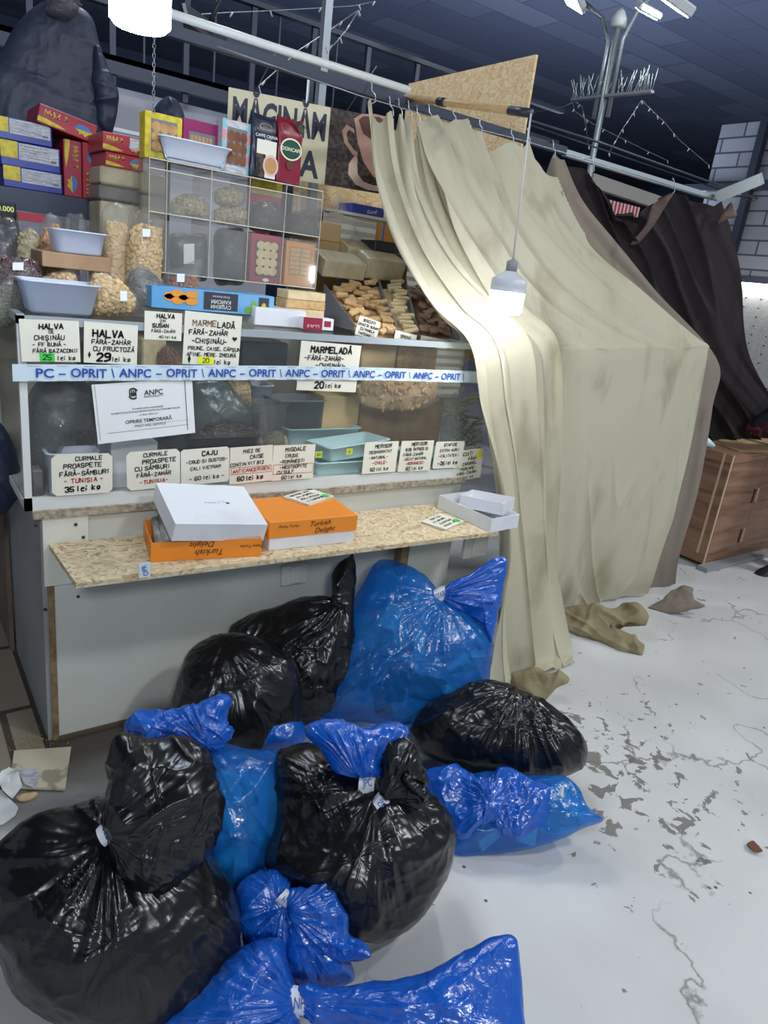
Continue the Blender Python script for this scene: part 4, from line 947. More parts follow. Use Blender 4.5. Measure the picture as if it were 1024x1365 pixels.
# --- large black bag, lower left
n = facing(160, 1250, 36); P = at(170, 1374, 'z', 0.03)
body = [(-20, 1150), (15, 1113), (50, 1088), (100, 1074), (150, 1062), (210, 1080), (265, 1125), (300, 1168), (317, 1215), (314, 1290), (288, 1342), (230, 1372), (170, 1376), (110, 1362), (60, 1343), (25, 1318), (5, 1275), (-20, 1215)]
tuft = [(166, 986), (200, 990), (242, 987), (268, 1003), (280, 1040), (290, 1070), (282, 1112), (262, 1146), (235, 1172), (200, 1184), (168, 1160), (145, 1118), (146, 1092), (160, 1062), (163, 1020)]
nt2 = facing(160, 1100, 30); Pt = onplane(145, 1105, P, n)+n*0.17
bag('large black rubbish bag lying lowest left, tuft tied with white tape', 'bag_black', [
    ('body', body, dict(P=P, n=n, front=.20, back=.30, neck=(145, 1105), pleat=.034, pr0=.20, pk=4.2, lumps=.02, crease=.012, seed=1, center=(150, 1220))),
    ('tied_top', tuft, dict(edge=.25, P=Pt, n=nt2, front=.055, back=.05, neck=(147, 1106), pleat=.016, pr0=.13, pk=4, lumps=.02, crease=.026, fine=.006, seed=2, center=(215, 1085)))],
    tuple(at(160, 1340, 'z', 0)), [((146, 1106), Pt, nt2, inplane(nt2, 35), .020, .036, 'APC')])

# --- narrow blue bag behind it
n = facing(310, 1080, 40); P = at(315, 1200, 'z', 0.05)
body = [(272, 985), (300, 990), (335, 1000), (368, 1002), (377, 1020), (370, 1060), (368, 1110), (352, 1165), (330, 1190), (300, 1180), (272, 1155), (255, 1120), (265, 1060), (262, 1010)]
tuft = [(172, 965), (195, 953), (230, 948), (262, 940), (288, 930), (304, 934), (302, 960), (312, 975), (300, 998), (278, 1000), (262, 990), (240, 985), (205, 990), (180, 985)]
Pt = onplane(275, 985, P, n)+n*0.06; nt2 = facing(250, 970, 30)
bag('narrow blue bag between the two big black bags, white tape at its neck', 'bag_blue_thin', [
    ('body', body, dict(P=P, n=n, front=.11, back=.09, neck=(276, 986), pleat=.022, pr0=.15, pk=4, lumps=.012, crease=.008, seed=11)),
    ('tied_top', tuft, dict(edge=.25, P=Pt, n=nt2, front=.05, back=.04, neck=(278, 990), pleat=.02, pr0=.1, pk=4, lumps=.02, crease=.02, fine=.006, seed=12, m='bag_blue'))],
    tuple(at(315, 1180, 'z', 0)), [((276, 985), Pt, nt2, inplane(nt2, 60), .021, .04, 'NPC')],
    contents=stuffing([(onplane(x, y, P, n)-n*0.02, s) for x, y, s in ((310, 1140, .07), (300, 1090, .06), (335, 1100, .06), (320, 1165, .05), (330, 1050, .05), (300, 1050, .04))], (0, 2), 3))

# --- dull black bag against the counter, left of the pile
n = facing(310, 910, 30); P = at(320, 1000, 'z', 0.05)
body = [(228, 960), (234, 915), (250, 870), (275, 850), (310, 843), (345, 850), (375, 866), (395, 890), (402, 935), (395, 985), (350, 1010), (280, 1005), (240, 985)]
bag('dull black bag leaning on the white counter at the left of the pile', 'bag_black', [
    ('body', body, dict(P=P, n=n, front=.13, back=.10, neck=(300, 850), pleat=.02, pr0=.2, pk=4, lumps=.02, crease=.010, seed=21))], tuple(at(315, 960, 'z', 0)))
# --- blue bag low between
n = facing(362, 975, 40); P = at(362, 1008, 'z', 0.03)
bag('dark blue bag bottom peeping out under the dull black bag', 'bag_blue', [
    ('body', [(325, 985), (335, 958), (360, 945), (392, 952), (408, 975), (400, 1005), (365, 1012), (335, 1008)], dict(P=P, n=n, front=.12, back=.06, lumps=.01, crease=.008, seed=23))], tuple(at(362, 1000, 'z', 0)))

# --- black bag with a tall twisted tuft
n = facing(400, 850, 25); P = at(400, 950, 'z', 0.06)
body = [(306, 845), (330, 822), (370, 808), (410, 795), (450, 800), (470, 830), (470, 880), (455, 930), (425, 955), (385, 950), (345, 900)]
tuft = [(444, 800), (446, 770), (456, 748), (472, 742), (476, 770), (474, 800), (468, 850), (450, 850), (436, 825)]
bag('black bag with a tall twisted tuft standing against the counter', 'bag_black', [
    ('body', body, dict(P=P, n=n, front=.11, back=.06, neck=(455, 800), pleat=.02, pr0=.14, pk=4, lumps=.02, crease=.018, fine=.005, seed=31)),
    ('tied_top', tuft, dict(edge=.25, P=onplane(455, 820, P, n)+n*.02, n=n, front=.035, back=.03, flow=(1.3, .02, 18), lumps=.008, crease=.012, seed=32))], tuple(at(400, 920, 'z', 0)),
    [((458, 806), P, n, inplane(n, 70), .014, .02, 'A')])

# --- tall blue bag
n = facing(540, 860, 24); P = at(540, 962, 'z', 0.03)
body = [(400, 945), (412, 915), (432, 880), (455, 838), (478, 790), (500, 752), (522, 747), (548, 756), (570, 770), (588, 792), (612, 805), (640, 830), (656, 852), (655, 890), (650, 920), (625, 940), (580, 955), (535, 966), (480, 962), (430, 955)]
tuft = [(588, 790), (610, 775), (640, 757), (668, 742), (676, 752), (670, 790), (662, 825), (655, 855), (645, 835), (625, 815), (604, 808)]
Pt = onplane(592, 793, P, n)+n*.05
def tall_contents(th):
    stuffing([(onplane(x, y, P, n)+n*o, s) for x, y, s, o in ((525, 840, .085, .03), (485, 890, .07, .05), (530, 905, .07, .07), (570, 915, .07, .06), (612, 880, .06, .05), (455, 915, .06, .03), (600, 925, .05, .03), (560, 860, .055, .05), (510, 930, .055, .06), (435, 932, .04, .02), (630, 880, .045, .02), (545, 800, .05, .02))], (0, 0, 1, 1, 2), 9)(th)
tall = bag('tall see-through blue bag with a wing shaped tuft beside the canvas', 'bag_blue_thin', [
    ('body', body, dict(P=P, n=n, front=.15, back=.08, neck=(590, 793), pleat=.026, pr0=.22, pk=4.5, lumps=.014, crease=.010, fine=.003, seed=41, center=(545, 870), power=.42)),
    ('tied_top', tuft, dict(edge=.25, P=Pt, n=n, front=.035, back=.035, neck=(588, 793), pleat=.018, pr0=.12, pk=4, lumps=.012, crease=.012, seed=42, m='bag_blue'))],
    tuple(at(540, 955, 'z', 0)), [((588, 792), Pt, n, inplane(n, 35), .026, .045, 'STARE')], contents=tall_contents)

# --- oval black bag at right
n = facing(665, 980, 42); P = at(680, 1036, 'z', 0.06)
body = [(546, 975), (560, 945), (590, 925), (630, 912), (665, 910), (705, 925), (740, 945), (768, 970), (782, 998), (775, 1022), (745, 1036), (700, 1037), (650, 1028), (600, 1018), (560, 1002)]
bag('plump oval black bag lying at the foot of the hanging canvas', 'bag_black', [
    ('body', body, dict(P=P, n=n, front=.15, back=.16, neck=(690, 925), pleat=.024, pr0=.18, pk=4.5, lumps=.02, crease=.014, fine=.004, seed=51))], tuple(at(665, 1025, 'z', 0)))

# --- flat blue bag at right
n = facing(690, 1090, 48); P = at(690, 1136, 'z', 0.02)
body = [(560, 1050), (600, 1040), (650, 1030), (700, 1032), (750, 1034), (772, 1050), (785, 1075), (805, 1093), (780, 1104), (740, 1122), (690, 1134), (640, 1140), (590, 1140), (565, 1110)]
tuft = [(568, 1035), (600, 1028), (640, 1038), (670, 1024), (705, 1040), (735, 1052), (728, 1090), (700, 1116), (670, 1112), (640, 1095), (620, 1118), (600, 1110), (580, 1080)]
Pt = onplane(640, 1075, P, n)+n*.07
bag('flat blue bag lying beneath the oval black bag, its corner pointing right', 'bag_blue_thin', [
    ('body', body, dict(P=P, n=n, front=.09, back=.10, lumps=.014, crease=.010, seed=61)),
    ('tied_top', tuft, dict(edge=.25, P=Pt, n=n, front=.045, back=.03, neck=(655, 1075), pleat=.02, pr0=.1, pk=3, lumps=.02, crease=.024, fine=.005, seed=62, m='bag_blue'))], tuple(at(690, 1125, 'z', 0)),
    contents=stuffing([(onplane(x, y, P, n)+n*.0, s) for x, y, s in ((745, 1075, .06), (700, 1100, .05), (640, 1110, .05), (600, 1100, .05), (770, 1085, .04), (660, 1080, .05))], (0, 2), 5))

# --- big black bag in the middle
n = facing(480, 1120, 38); P = at(480, 1240, 'z', 0.03)
body = [(372, 1015), (385, 1000), (410, 995), (450, 1000), (500, 1030), (545, 1040), (585, 1070), (604, 1105), (600, 1160), (580, 1200), (550, 1232), (505, 1247), (460, 1235), (420, 1200), (380, 1180), (355, 1145), (370, 1090)]
tuft = [(500, 972), (520, 968), (545, 982), (562, 1005), (572, 1040), (560, 1052), (574, 1068), (560, 1078), (530, 1072), (508, 1060), (502, 1030), (500, 1000)]
blue = [(404, 978), (415, 962), (445, 957), (480, 965), (535, 966), (538, 985), (508, 1010), (504, 1030), (478, 1034), (450, 1022), (428, 1000)]
Pt = onplane(505, 1050, P, n)+n*.15; Pb = onplane(485, 1040, P, n)+n*.13
bag('big black bag amid the pile with double tied neck and crumpled tuft', 'bag_black', [
    ('body', body, dict(P=P, n=n, front=.19, back=.22, neck=(500, 1052), pleat=.030, pr0=.2, pk=4.2, lumps=.024, crease=.016, fine=.004, seed=71, center=(480, 1130))),
    ('tied_top', tuft, dict(edge=.25, P=Pt, n=facing(530, 1020, 25), front=.05, back=.045, neck=(508, 1062), pleat=.016, pr0=.1, pk=4, lumps=.018, crease=.03, fine=.007, seed=72))],
    tuple(at(480, 1225, 'z', 0)), [((510, 1068), Pt, n, inplane(n, 60), .021, .036, 'OPC')])
bag('blue bag lying behind the middle black bag, only its bright tuft showing', 'bag_blue', [
    ('body', [(395, 1000), (420, 985), (460, 980), (500, 990), (515, 1030), (480, 1060), (420, 1050)], dict(P=onplane(455, 1020, P, n)-n*.02, n=n, front=.03, back=.06, lumps=.01, crease=.01, seed=75)),
    ('tied_top', blue, dict(edge=.25, P=Pb, n=facing(470, 1000, 25), front=.055, back=.05, neck=(490, 1040), pleat=.014, pr0=.12, pk=4, lumps=.014, crease=.014, fine=.003, seed=76))],
    tuple(at(455, 1040, 'z', 0)), [((490, 1043), Pb, n, inplane(n, 15), .024, .04, 'JPC')])

# --- small blue bag in front
n = facing(400, 1230, 42); P = at(410, 1305, 'z', 0.03)
body = [(316, 1195), (330, 1170), (360, 1162), (385, 1172), (384, 1215), (395, 1260), (440, 1262), (470, 1285), (470, 1312), (420, 1320), (370, 1300), (330, 1262)]
tuft = [(383, 1196), (400, 1183), (430, 1172), (455, 1188), (466, 1215), (470, 1245), (490, 1258), (500, 1277), (472, 1288), (430, 1280), (400, 1285), (385, 1260), (388, 1225)]
Pt = onplane(385, 1205, P, n)+n*.06
bag('small blue bag with a twisted white tape, in front of the middle black bag', 'bag_blue', [
    ('body', body, dict(P=P, n=n, front=.08, back=.12, neck=(380, 1200), pleat=.02, pr0=.12, pk=4, lumps=.014, crease=.012, seed=81)),
    ('tied_top', tuft, dict(edge=.25, P=Pt, n=facing(440, 1230, 35), front=.05, back=.045, neck=(384, 1210), pleat=.014, pr0=.1, pk=4, lumps=.018, crease=.022, fine=.004, seed=82))],
    tuple(at(410, 1295, 'z', 0)), [((381, 1198), Pt, n, inplane(n, -25), .018, .034, 'AN')])

# --- long blue bag across the bottom
n = facing(440, 1320, 48); P = at(440, 1400, 'z', 0.03)
body = [(190, 1372), (230, 1330), (270, 1295), (310, 1268), (345, 1256), (375, 1254), (384, 1290), (398, 1325), (400, 1350), (400, 1420), (340, 1470), (260, 1470), (195, 1430)]
tuft = [(398, 1318), (450, 1318), (500, 1315), (560, 1300), (610, 1272), (660, 1250), (686, 1248), (692, 1290), (697, 1350), (695, 1420), (600, 1430), (500, 1420), (450, 1380), (400, 1352)]
Pt = onplane(400, 1335, P, n)+n*.03; nn2 = facing(560, 1340, 52)
bag('long blue bag across the bottom edge, its open mouth flared to the right', 'bag_blue', [
    ('body', body, dict(P=P, n=n, front=.13, back=.09, neck=(400, 1335), pleat=.026, pr0=.16, pk=5.5, lumps=.014, crease=.010, seed=91)),
    ('tied_top', tuft, dict(edge=.25, P=Pt, n=nn2, front=.055, back=.05, neck=(398, 1335), pleat=.014, pr0=.2, pk=6, lumps=.014, crease=.016, fine=.003, seed=92, center=(560, 1350)))],
    tuple(at(400, 1380, 'z', 0)), [((400, 1335), Pt, n, inplane(n, 5), .028, .05, 'ANPC')])

# ================================================================ hanging cloths
def sheet(levels, nu, nv, fold=None, top=None, seed=0):
    """cloth between left and right edge points given level by level (pixel left, pixel right, depth y); fold(u, v) pushes it out"""
    Lp, Rp = [], []
    for (l, r, yl, yr) in levels:
        a = at(l[0], l[1], 'y', yl) if yl is not None else at(l[0], l[1], 'z', 0.02)
        c = at(r[0], r[1], 'y', yr) if yr is not None else at(r[0], r[1], 'z', 0.02)
        a[2] = max(a[2], 0.012); c[2] = max(c[2], 0.012); Lp.append(a); Rp.append(c)
    Lc, Rc = catmull(Lp, nv, False), catmull(Rp, nv, False)
    u = np.linspace(0, 1, nu); v = np.linspace(0, 1, nv)
    G = Lc[:, None]*(1-u)[None, :, None]+Rc[:, None]*u[None, :, None]
    U, V = np.meshgrid(u, v)
    if top is not None:
        t = np.array([at(x, y, 'y', levels[0][2]) for x, y in top]); tu = (t[:, 0]-t[0, 0])/(t[-1, 0]-t[0, 0])
        tz = np.interp(u, tu, t[:, 2])-G[0, :, 2]; tx = np.interp(u, tu, t[:, 0])-G[0, :, 0]
        w = np.clip(1-V*nv/(nv*0.30), 0, 1)**1.5
        G[..., 2] += w*tz[None, :]; G[..., 0] += w*tx[None, :]
    du = np.gradient(G, axis=1); dv = np.gradient(G, axis=0); nn = np.cross(du, dv); nn /= np.maximum(np.linalg.norm(nn, axis=2, keepdims=True), 1e-9)
    tow = (CAM-G); s = np.sign((nn*tow).sum(2)); s[s == 0] = 1; nn = nn*np.sign(np.median(s))
    if fold is not None:
        F = fold(U, V, G)
        if isinstance(F, tuple):
            du /= np.maximum(np.linalg.norm(du, axis=2, keepdims=True), 1e-9); G = G+nn*F[0][..., None]+du*F[1][..., None]
        else: G = G+nn*F[..., None]
    G[..., 2] = np.maximum(G[..., 2], 0.008)
    return G
YR = 2.56
cv = thing('canvas_cover', 'stained beige canvas sheet hung from the rail over the stall end', 'cover', (2.6, 2.2, 0))
hooks = [(556, 165), (572, 160), (590, 172), (605, 161), (622, 176), (640, 176), (651, 206), (683, 188), (695, 200), (704, 190), (722, 225), (742, 262)]
lv = [((556, 165), (742, 262), YR, YR), ((575, 235), (768, 312), 2.43, 2.44), ((605, 315), (800, 342), 2.32, 2.34), ((655, 400), (858, 390), 2.20, 2.23), ((715, 448), (925, 447), 2.12, 2.13), ((729, 463), (944, 460), 2.085, 2.095), ((731, 474), (944, 471), 2.078, 2.088),
      ((733, 530), (940, 510), 2.075, 2.085), ((736, 620), (926, 600), 2.07, 2.07), ((738, 700), (905, 680), 2.08, 2.06), ((742, 770), (878, 765), 2.12, 2.06), ((748, 818), (860, 812), 2.16, 2.1)]
def fold_main(U, V, G):
    vk = V*10/6.1                                    # the table edge lies at vk = 1
    p = np.stack([U.ravel()*6-V.ravel()*4.5, V.ravel()*1.2, 0*U.ravel()], 1)
    f = 0.05*ridge(p, 3, 2).reshape(U.shape)*np.clip(1-V/0.42, 0, 1)
    p2 = np.stack([U.ravel()*13-V.ravel()*14, V.ravel()*2.0, 0*U.ravel()+4], 1)
    f += 0.010*vn(p2, 4).reshape(U.shape)*np.clip(1.1-V*1.9, 0, 1)
    drop = np.clip((V-0.56)*6, 0, 1)
    q = np.stack([U.ravel()*2.2+V.ravel()*2.5, V.ravel()*3-U.ravel()*1.5, 0*U.ravel()+8], 1)
    f += 0.030*vn(q, 6).reshape(U.shape)*drop
    q = np.stack([U.ravel()*7+V.ravel()*9, V.ravel()*5-U.ravel()*5, 0*U.ravel()+2], 1)
    f += 0.007*vn(q, 7).reshape(U.shape)
    q = np.stack([U.ravel()*4+V.ravel()*7, V.ravel()*4-U.ravel()*6, 0*U.ravel()+12], 1)
    f += 0.014*(ridge(q, 9, 4).reshape(U.shape)-.2)*drop*np.clip((V-.62)*5, 0, 1)
    return f
b = MB().grid(sheet(lv, 170, 260, fold_main, hooks)); obj('main_sheet', b, M['canvas'], cv)
# gathered left edge: many folds drawn together and falling in front of the counter
lv = [((489, 139), (574, 168), YR, YR), ((497, 225), (592, 262), 2.42, 2.45), ((527, 325), (640, 360), 2.29, 2.31), ((578, 412), (700, 430), 2.16, 2.16), ((628, 462), (738, 466), 2.075, 2.06),
      ((640, 545), (742, 555), 2.06, 2.05), ((660, 640), (738, 660), 2.0, 2.02), ((668, 720), (738, 740), 1.9, 1.98), ((663, 800), (746, 800), 1.82, 1.92), ((656, 880), (756, 880), 1.75, 1.83), ((655, 915), (760, 912), 1.72, 1.74)]
def fold_gather(U, V, G):
    k = 3.3; ph = 2*PI*k*(U+0.07*np.sin(V*4.2+U*2))+1.1*np.sin(V*2.6)+.6*np.sin(U*5)
    w = np.clip(V*2.4+0.35, 0, 1)
    p = np.stack([U.ravel()*3.5, V.ravel()*3.2, 0*U.ravel()], 1); am = 0.026+0.03*vn(p, 15).reshape(U.shape)
    p = np.stack([U.ravel()*8+V.ravel()*3, V.ravel()*4, 0*U.ravel()], 1)
    return (am*w*np.sin(ph)+0.018*vn(p, 13).reshape(U.shape)+.006*np.sin(ph*2.7+V*6)*w, 0.03*w*np.sin(2*ph+0.4)*0.6)
b = MB().grid(sheet(lv, 220, 280, fold_gather, [(489, 139), (497, 131), (508, 160), (520, 150), (527, 172), (533, 152), (539, 180), (545, 155), (552, 185), (556, 163), (565, 180), (574, 163)])); obj('gathered_edge', b, M['canvas'], cv)
# trailing ends on the floor
b = MB()
n = facing(705, 905, 35)
soft(b, [(684, 900), (705, 892), (730, 896), (752, 898), (758, 908), (738, 918), (715, 934), (695, 918)], at(715, 930, 'z', 0.015), n, .025, .02, flow=(1.2, .025, 18), lumps=.014, crease=.022, edge=.3, seed=101, nphi=120, nrho=36)
obj('trailing_end', b, M['muddy'], cv)
b = MB(); n = facing(800, 830, 45)
soft(b, [(745, 815), (775, 805), (815, 812), (845, 808), (858, 822), (830, 832), (822, 842), (858, 858), (855, 873), (835, 872), (800, 852), (780, 848), (755, 838)], at(800, 852, 'z', 0.015), n, .032, .02, flow=(-.3, .03, 22), lumps=.016, crease=.026, edge=.3, seed=103, nphi=140, nrho=40)
obj('trailing_end', b, M['muddy'], cv)
b = MB(); n = facing(905, 805, 40)
soft(b, [(862, 812), (880, 800), (905, 785), (915, 782), (925, 800), (940, 808), (915, 815), (885, 818)], at(900, 816, 'z', 0.015), n, .03, .02, lumps=.018, crease=.03, edge=.3, seed=105, nphi=100, nrho=30)
obj('trailing_end', b, M['taupe'], cv)
# taupe strip behind
lv = [((727, 228), (752, 214), YR+.03, YR+.03), ((740, 275), (776, 268), 2.50, 2.49), ((770, 325), (818, 322), 2.42, 2.41), ((830, 395), (872, 386), 2.31, 2.30), ((922, 462), (957, 479), 2.19, 2.18),
      ((915, 530), (950, 545), 2.17, 2.16), ((890, 650), (930, 652), 2.16, 2.14), ((862, 740), (905, 738), 2.16, 2.14), ((845, 806), (892, 806), 2.17, 2.14)]
tp_ = thing('canvas_strip', 'taupe canvas strip hanging behind the right edge of the beige canvas', 'cover', (3.4, 2.2, 0))
def fold_strip(U, V, G):
    p = np.stack([U.ravel()*4-V.ravel()*2, V.ravel()*4, 0*U.ravel()], 1); return 0.012*vn(p, 21).reshape(U.shape)
b = MB().grid(sheet(lv, 60, 180, fold_strip, [(727, 232), (738, 206), (752, 214)])); obj('sheet', b, M['taupe'], tp_)
# dark brown curtain
YB = 2.60
lv = [((742, 214), (968, 270), YB, YB), ((760, 300), (985, 335), YB+.02, YB), ((790, 380), (992, 400), YB+.03, YB), ((850, 480), (1005, 480), YB+.02, YB-.02), ((900, 540), (1040, 545), YB, YB-.06), ((925, 585), (1060, 590), YB, YB-.08)]
def fold_brown(U, V, G):
    p = np.stack([U.ravel()*8-V.ravel()*1.5, V.ravel()*1.2, 0*U.ravel()], 1); p2 = np.stack([U.ravel()*14-V.ravel()*6, V.ravel()*3, 0*U.ravel()+3], 1)
    return 0.06*(ridge(p, 31, 2).reshape(U.shape)-.4)+0.015*vn(p2, 32).reshape(U.shape)
bc = thing('brown_curtain', 'dark brown curtain hung from the far end of the rail', 'curtain', (3.4, 2.6, 0.8))
b = MB().grid(sheet(lv, 170, 150, fold_brown, [(742, 214), (760, 222), (782, 224), (800, 262), (818, 288), (845, 290), (868, 272), (898, 256), (925, 268), (955, 275), (968, 268)])); obj('sheet', b, M['brown_cloth'], bc)
b = MB(); n = facing(885, 280, 0)
soft(b, [(898, 257), (890, 270), (872, 300), (852, 323), (840, 326), (850, 315), (862, 295), (872, 272)], at(880, 280, 'y', 2.53), n, .015, .015, lumps=.004, crease=.006, seed=107, nphi=90, nrho=24, floor=None)
obj('turned_edge', b, M['brown_sheen'], bc)
b = MB(); soft(b, [(975, 270), (982, 288), (970, 292), (957, 298), (963, 284)], at(970, 285, 'y', 2.53), n, .012, .012, lumps=.003, crease=.005, seed=108, nphi=60, nrho=16, floor=None)
obj('turned_edge', b, M['brown_sheen'], bc)

# ---- rails, hooks, pole
def beam(mb, a, c, hw_, hh): # square bar between two points
    a, c = np.array(a), np.array(c); d = c-a; L = np.linalg.norm(d); q = Vector((1, 0, 0)).rotation_difference(Vector(d/L))
    mb.box(0, L, -hw_, hw_, -hh, hh, 0, Matrix.Translation(Vector(a))@q.to_matrix().to_4x4())
rl = thing('curtain_rail', 'long dark steel rail running above the stall with wire below', 'rail', (2.2, 2.55, 2.2))
a, c = at(225, 28, 'y', 2.6), at(960, 266, 'y', 2.6); zr = (at(600, 155, 'y', 2.6)[2]); zr2 = at(850, 230, 'y', 2.6)[2]
b = MB(); beam(b, (0.7, 2.6, zr), (2.75, 2.6, zr), .015, .017); obj('dark_bar', b, M['dark_steel'], rl)
b = MB(); beam(b, (2.75, 2.6, zr2-.01), (4.06, 2.6, zr2-.01), .014, .014); obj('aluminium_bar', b, M['alu'], rl)['label'] = 'bright aluminium bar'
b = MB(); b.tube([at(290, 62, 'y', 2.57), at(481, 128, 'y', 2.57), at(600, 163, 'y', 2.57), at(700, 188, 'y', 2.57), at(800, 218, 'y', 2.57), at(958, 268, 'y', 2.57)], 0.0025, 6); obj('hanging_wire', b, M['steel'], rl)
b = MB(); b.tube([at(705, 160, 'y', 2.62), at(800, 190, 'y', 2.62), at(900, 226, 'y', 2.62), at(1010, 265, 'y', 2.62)], 0.006, 6); b.tube([at(705, 166, 'y', 2.64), at(1005, 268, 'y', 2.64)], 0.004, 6)
obj('upper_wire', b, M['dark_steel'], rl)
cp = MB(); cp.tube([at(221, 16, 'y', 2.45), at(380, 68, 'y', 2.45), at(545, 120, 'y', 2.45)], 0.013, 10)
o = obj('white_pipe', cp, M['white_frame']); tag(o, 'thin white pipe fixed along the rail above the sign', 'pipe')
k = 0
for (x, y) in ((497, 130), (521, 149), (533, 151), (546, 154), (557, 160), (573, 158), (605, 160), (640, 174), (682, 186), (704, 188), (738, 204), (790, 224), (898, 252), (966, 268)):
    q = at(x, y, 'y', YR-.005); b = MB(); s = 0.018
    b.tube([q+np.array([0, 0, -.02]), q+np.array([s*.8, 0, -.01]), q+np.array([s*.5, 0, .012]), q+np.array([-s*.4, 0, .022]), q+np.array([-s*.6, 0, .04]), q+np.array([0, 0.02, .055]), q+np.array([s*.7, 0.03, .045])], 0.0022, 6)
    o = obj('curtain_hook', b, M['alu']); k += 1
    tag(o, ['metal hook at the gathered left corner of the canvas', 'metal hook holding the dark brown curtain to the rail', 'metal hook holding the beige canvas to the rail'][0 if k == 1 else 1 if k > 11 else 2], 'hook', ['corner hook', 'brown curtain hooks', 'canvas hooks'][0 if k == 1 else 1 if k > 11 else 2])
# wooden pole carrying the hanging bulb
pa, pb_ = at(541, 130, 'y', 2.62), at(708, 151, 'y', 1.91)
b = MB().tube([pa, pa+(pb_-pa)*0.86], 0.013, 12); pol = obj('wooden_pole', b, M['dowel']); tag(pol, 'wooden broom pole jutting from the rail to carry the bulb', 'pole')
b = MB().tube([pa+(pb_-pa)*0.855, pb_], 0.0145, 12); obj('grip', b, M['dark_steel'], pol)
b = MB().tube([pa+(pb_-pa)*0.30, pa+(pb_-pa)*0.36], 0.0155, 12); obj('wire_binding', b, M['black_metal'], pol)
def bulb(name, label, c, r, L, matn, cord_to, power, col):
    """c = centre of the bulb's lower end"""
    th = thing(name, label, 'bulb', tuple(c))
    b = MB().lathe([(r*.45, 0), (r*.85, r*.06), (r, r*.22), (r, L*.55)], c, 32); obj('diffuser', b, M[matn], th)
    b = MB().lathe([(r*1.0, L*.55), (r*1.03, L*.56), (r*1.03, L*.85), (r*.8, L*.92), (r*.42, L*1.02), (r*.36, L*1.06)], c, 32); obj('cap', b, M['lamp_body'], th)
    b = MB().lathe([(r*.32, L*1.05), (r*.34, L*1.28), (r*.2, L*1.33), (r*.05, L*1.36)], c, 20); obj('socket', b, M['lamp_socket'], th)
    b = MB().tube([np.array(c)+np.array([0, 0, L*1.34])]+[np.array(q) for q in cord_to], 0.0035, 6); obj('cord', b, M['cable'], th)
    l = bpy.data.lights.new(name+'_light', 'POINT'); l.energy = power; l.color = col; l.shadow_soft_size = r*1.2
    return th, l
YBU = 1.88; cb = at(667, 418, 'y', YBU); tpz = at(683, 345, 'y', YBU)[2]
bt, l = bulb('hanging_bulb', 'lit white LED bulb hanging before the beige canvas', (at(675, 400, 'y', YBU)[0], YBU, cb[2]), .060, (tpz-cb[2])/1.36, 'led', [pb_+np.array([0.0, 0, -.0])], 4, (0.9, 0.95, 1.0))
cl = at(187, 40, 'y', 1.75)
bt2, l2 = bulb('hanging_bulb', 'large bright LED bulb hanging at the top left', (cl[0], 1.75, cl[2]), .062, .15, 'led_left', [(cl[0], 1.75, 2.55)], 4, (0.8, 0.88, 1.0))
b = MB().tube([(cl[0], 1.72, 2.55), (0.74, 2.6, zr+.012)], 0.012, 8); o = obj('lamp_bracket', b, M['dark_steel']); tag(o, 'dark steel arm from the rail carrying the top left bulb', 'bracket')
# posts
q = at(434, 45, 'y', 3.06); POSTX = q[0]; b = MB().box(q[0]-.017, q[0]+.017, 3.045, 3.079, 0.0, 3.9); o = obj('steel_post', b, M['steel']); tag(o, 'square steel post rising behind the rail above the sign', 'post')
q = at(409, 140, 'y', 3.12); b = MB().tube([(q[0], 3.12, 0.0), (q[0], 3.12, 2.40)], 0.006, 8); o = obj('white_rod', b, M['white_frame']); tag(o, 'thin white rod hanging behind the sign board', 'rod')
# ================================================================ goods: builders
def inside(poly, x, y):
    c = False; j = len(poly)-1
    for i in range(len(poly)):
        if (poly[i][1] > y) != (poly[j][1] > y) and x < (poly[j][0]-poly[i][0])*(y-poly[i][1])/(poly[j][1]-poly[i][1])+poly[i][0]: c = not c
        j = i
    return c
def shrink(ol, k):
    cx = sum(p[0] for p in ol)/len(ol); cy = sum(p[1] for p in ol)/len(ol); return [(cx+(x-cx)*k, cy+(y-cy)*k) for x, y in ol]
def kernels(parent, nm, mt, ol, P, n, depth, r, count, asp=(1, 1, .8), seed=0):
    """a bagful: a heap with single kernels over its face"""
    rnd = random.Random(seed); b = MB(); k = shrink(ol, .93)
    soft(b, k, P, n, depth*.72, depth*.5, lumps=.004, crease=0, fine=0, nphi=40, nrho=14, floor=None, seed=seed)
    x0, x1 = min(p[0] for p in k), max(p[0] for p in k); y0, y1 = min(p[1] for p in k), max(p[1] for p in k); i = 0; tries = 0
    cx, cy = sum(p[0] for p in k)/len(k), sum(p[1] for p in k)/len(k)
    while i < count and tries < count*6:
        tries += 1; x, y = rnd.uniform(x0, x1), rnd.uniform(y0, y1)
        if not inside(k, x, y): continue
        e = max(abs(x-cx)/((x1-x0)/2), abs(y-cy)/((y1-y0)/2)); h = depth*.72*math.sqrt(max(0, 1-e*e))
        q = onplane(x, y, P, n)+np.array(n)*(h-r*.1); ro = Euler((rnd.uniform(0, 6), rnd.uniform(0, 6), rnd.uniform(0, 6))).to_matrix()
        b.ball(q, r*asp[0], r*asp[1], r*asp[2], 7, 5, 0, ro); i += 1
    o = obj(nm, b, M[mt], parent); o['kind'] = 'stuff'; return o
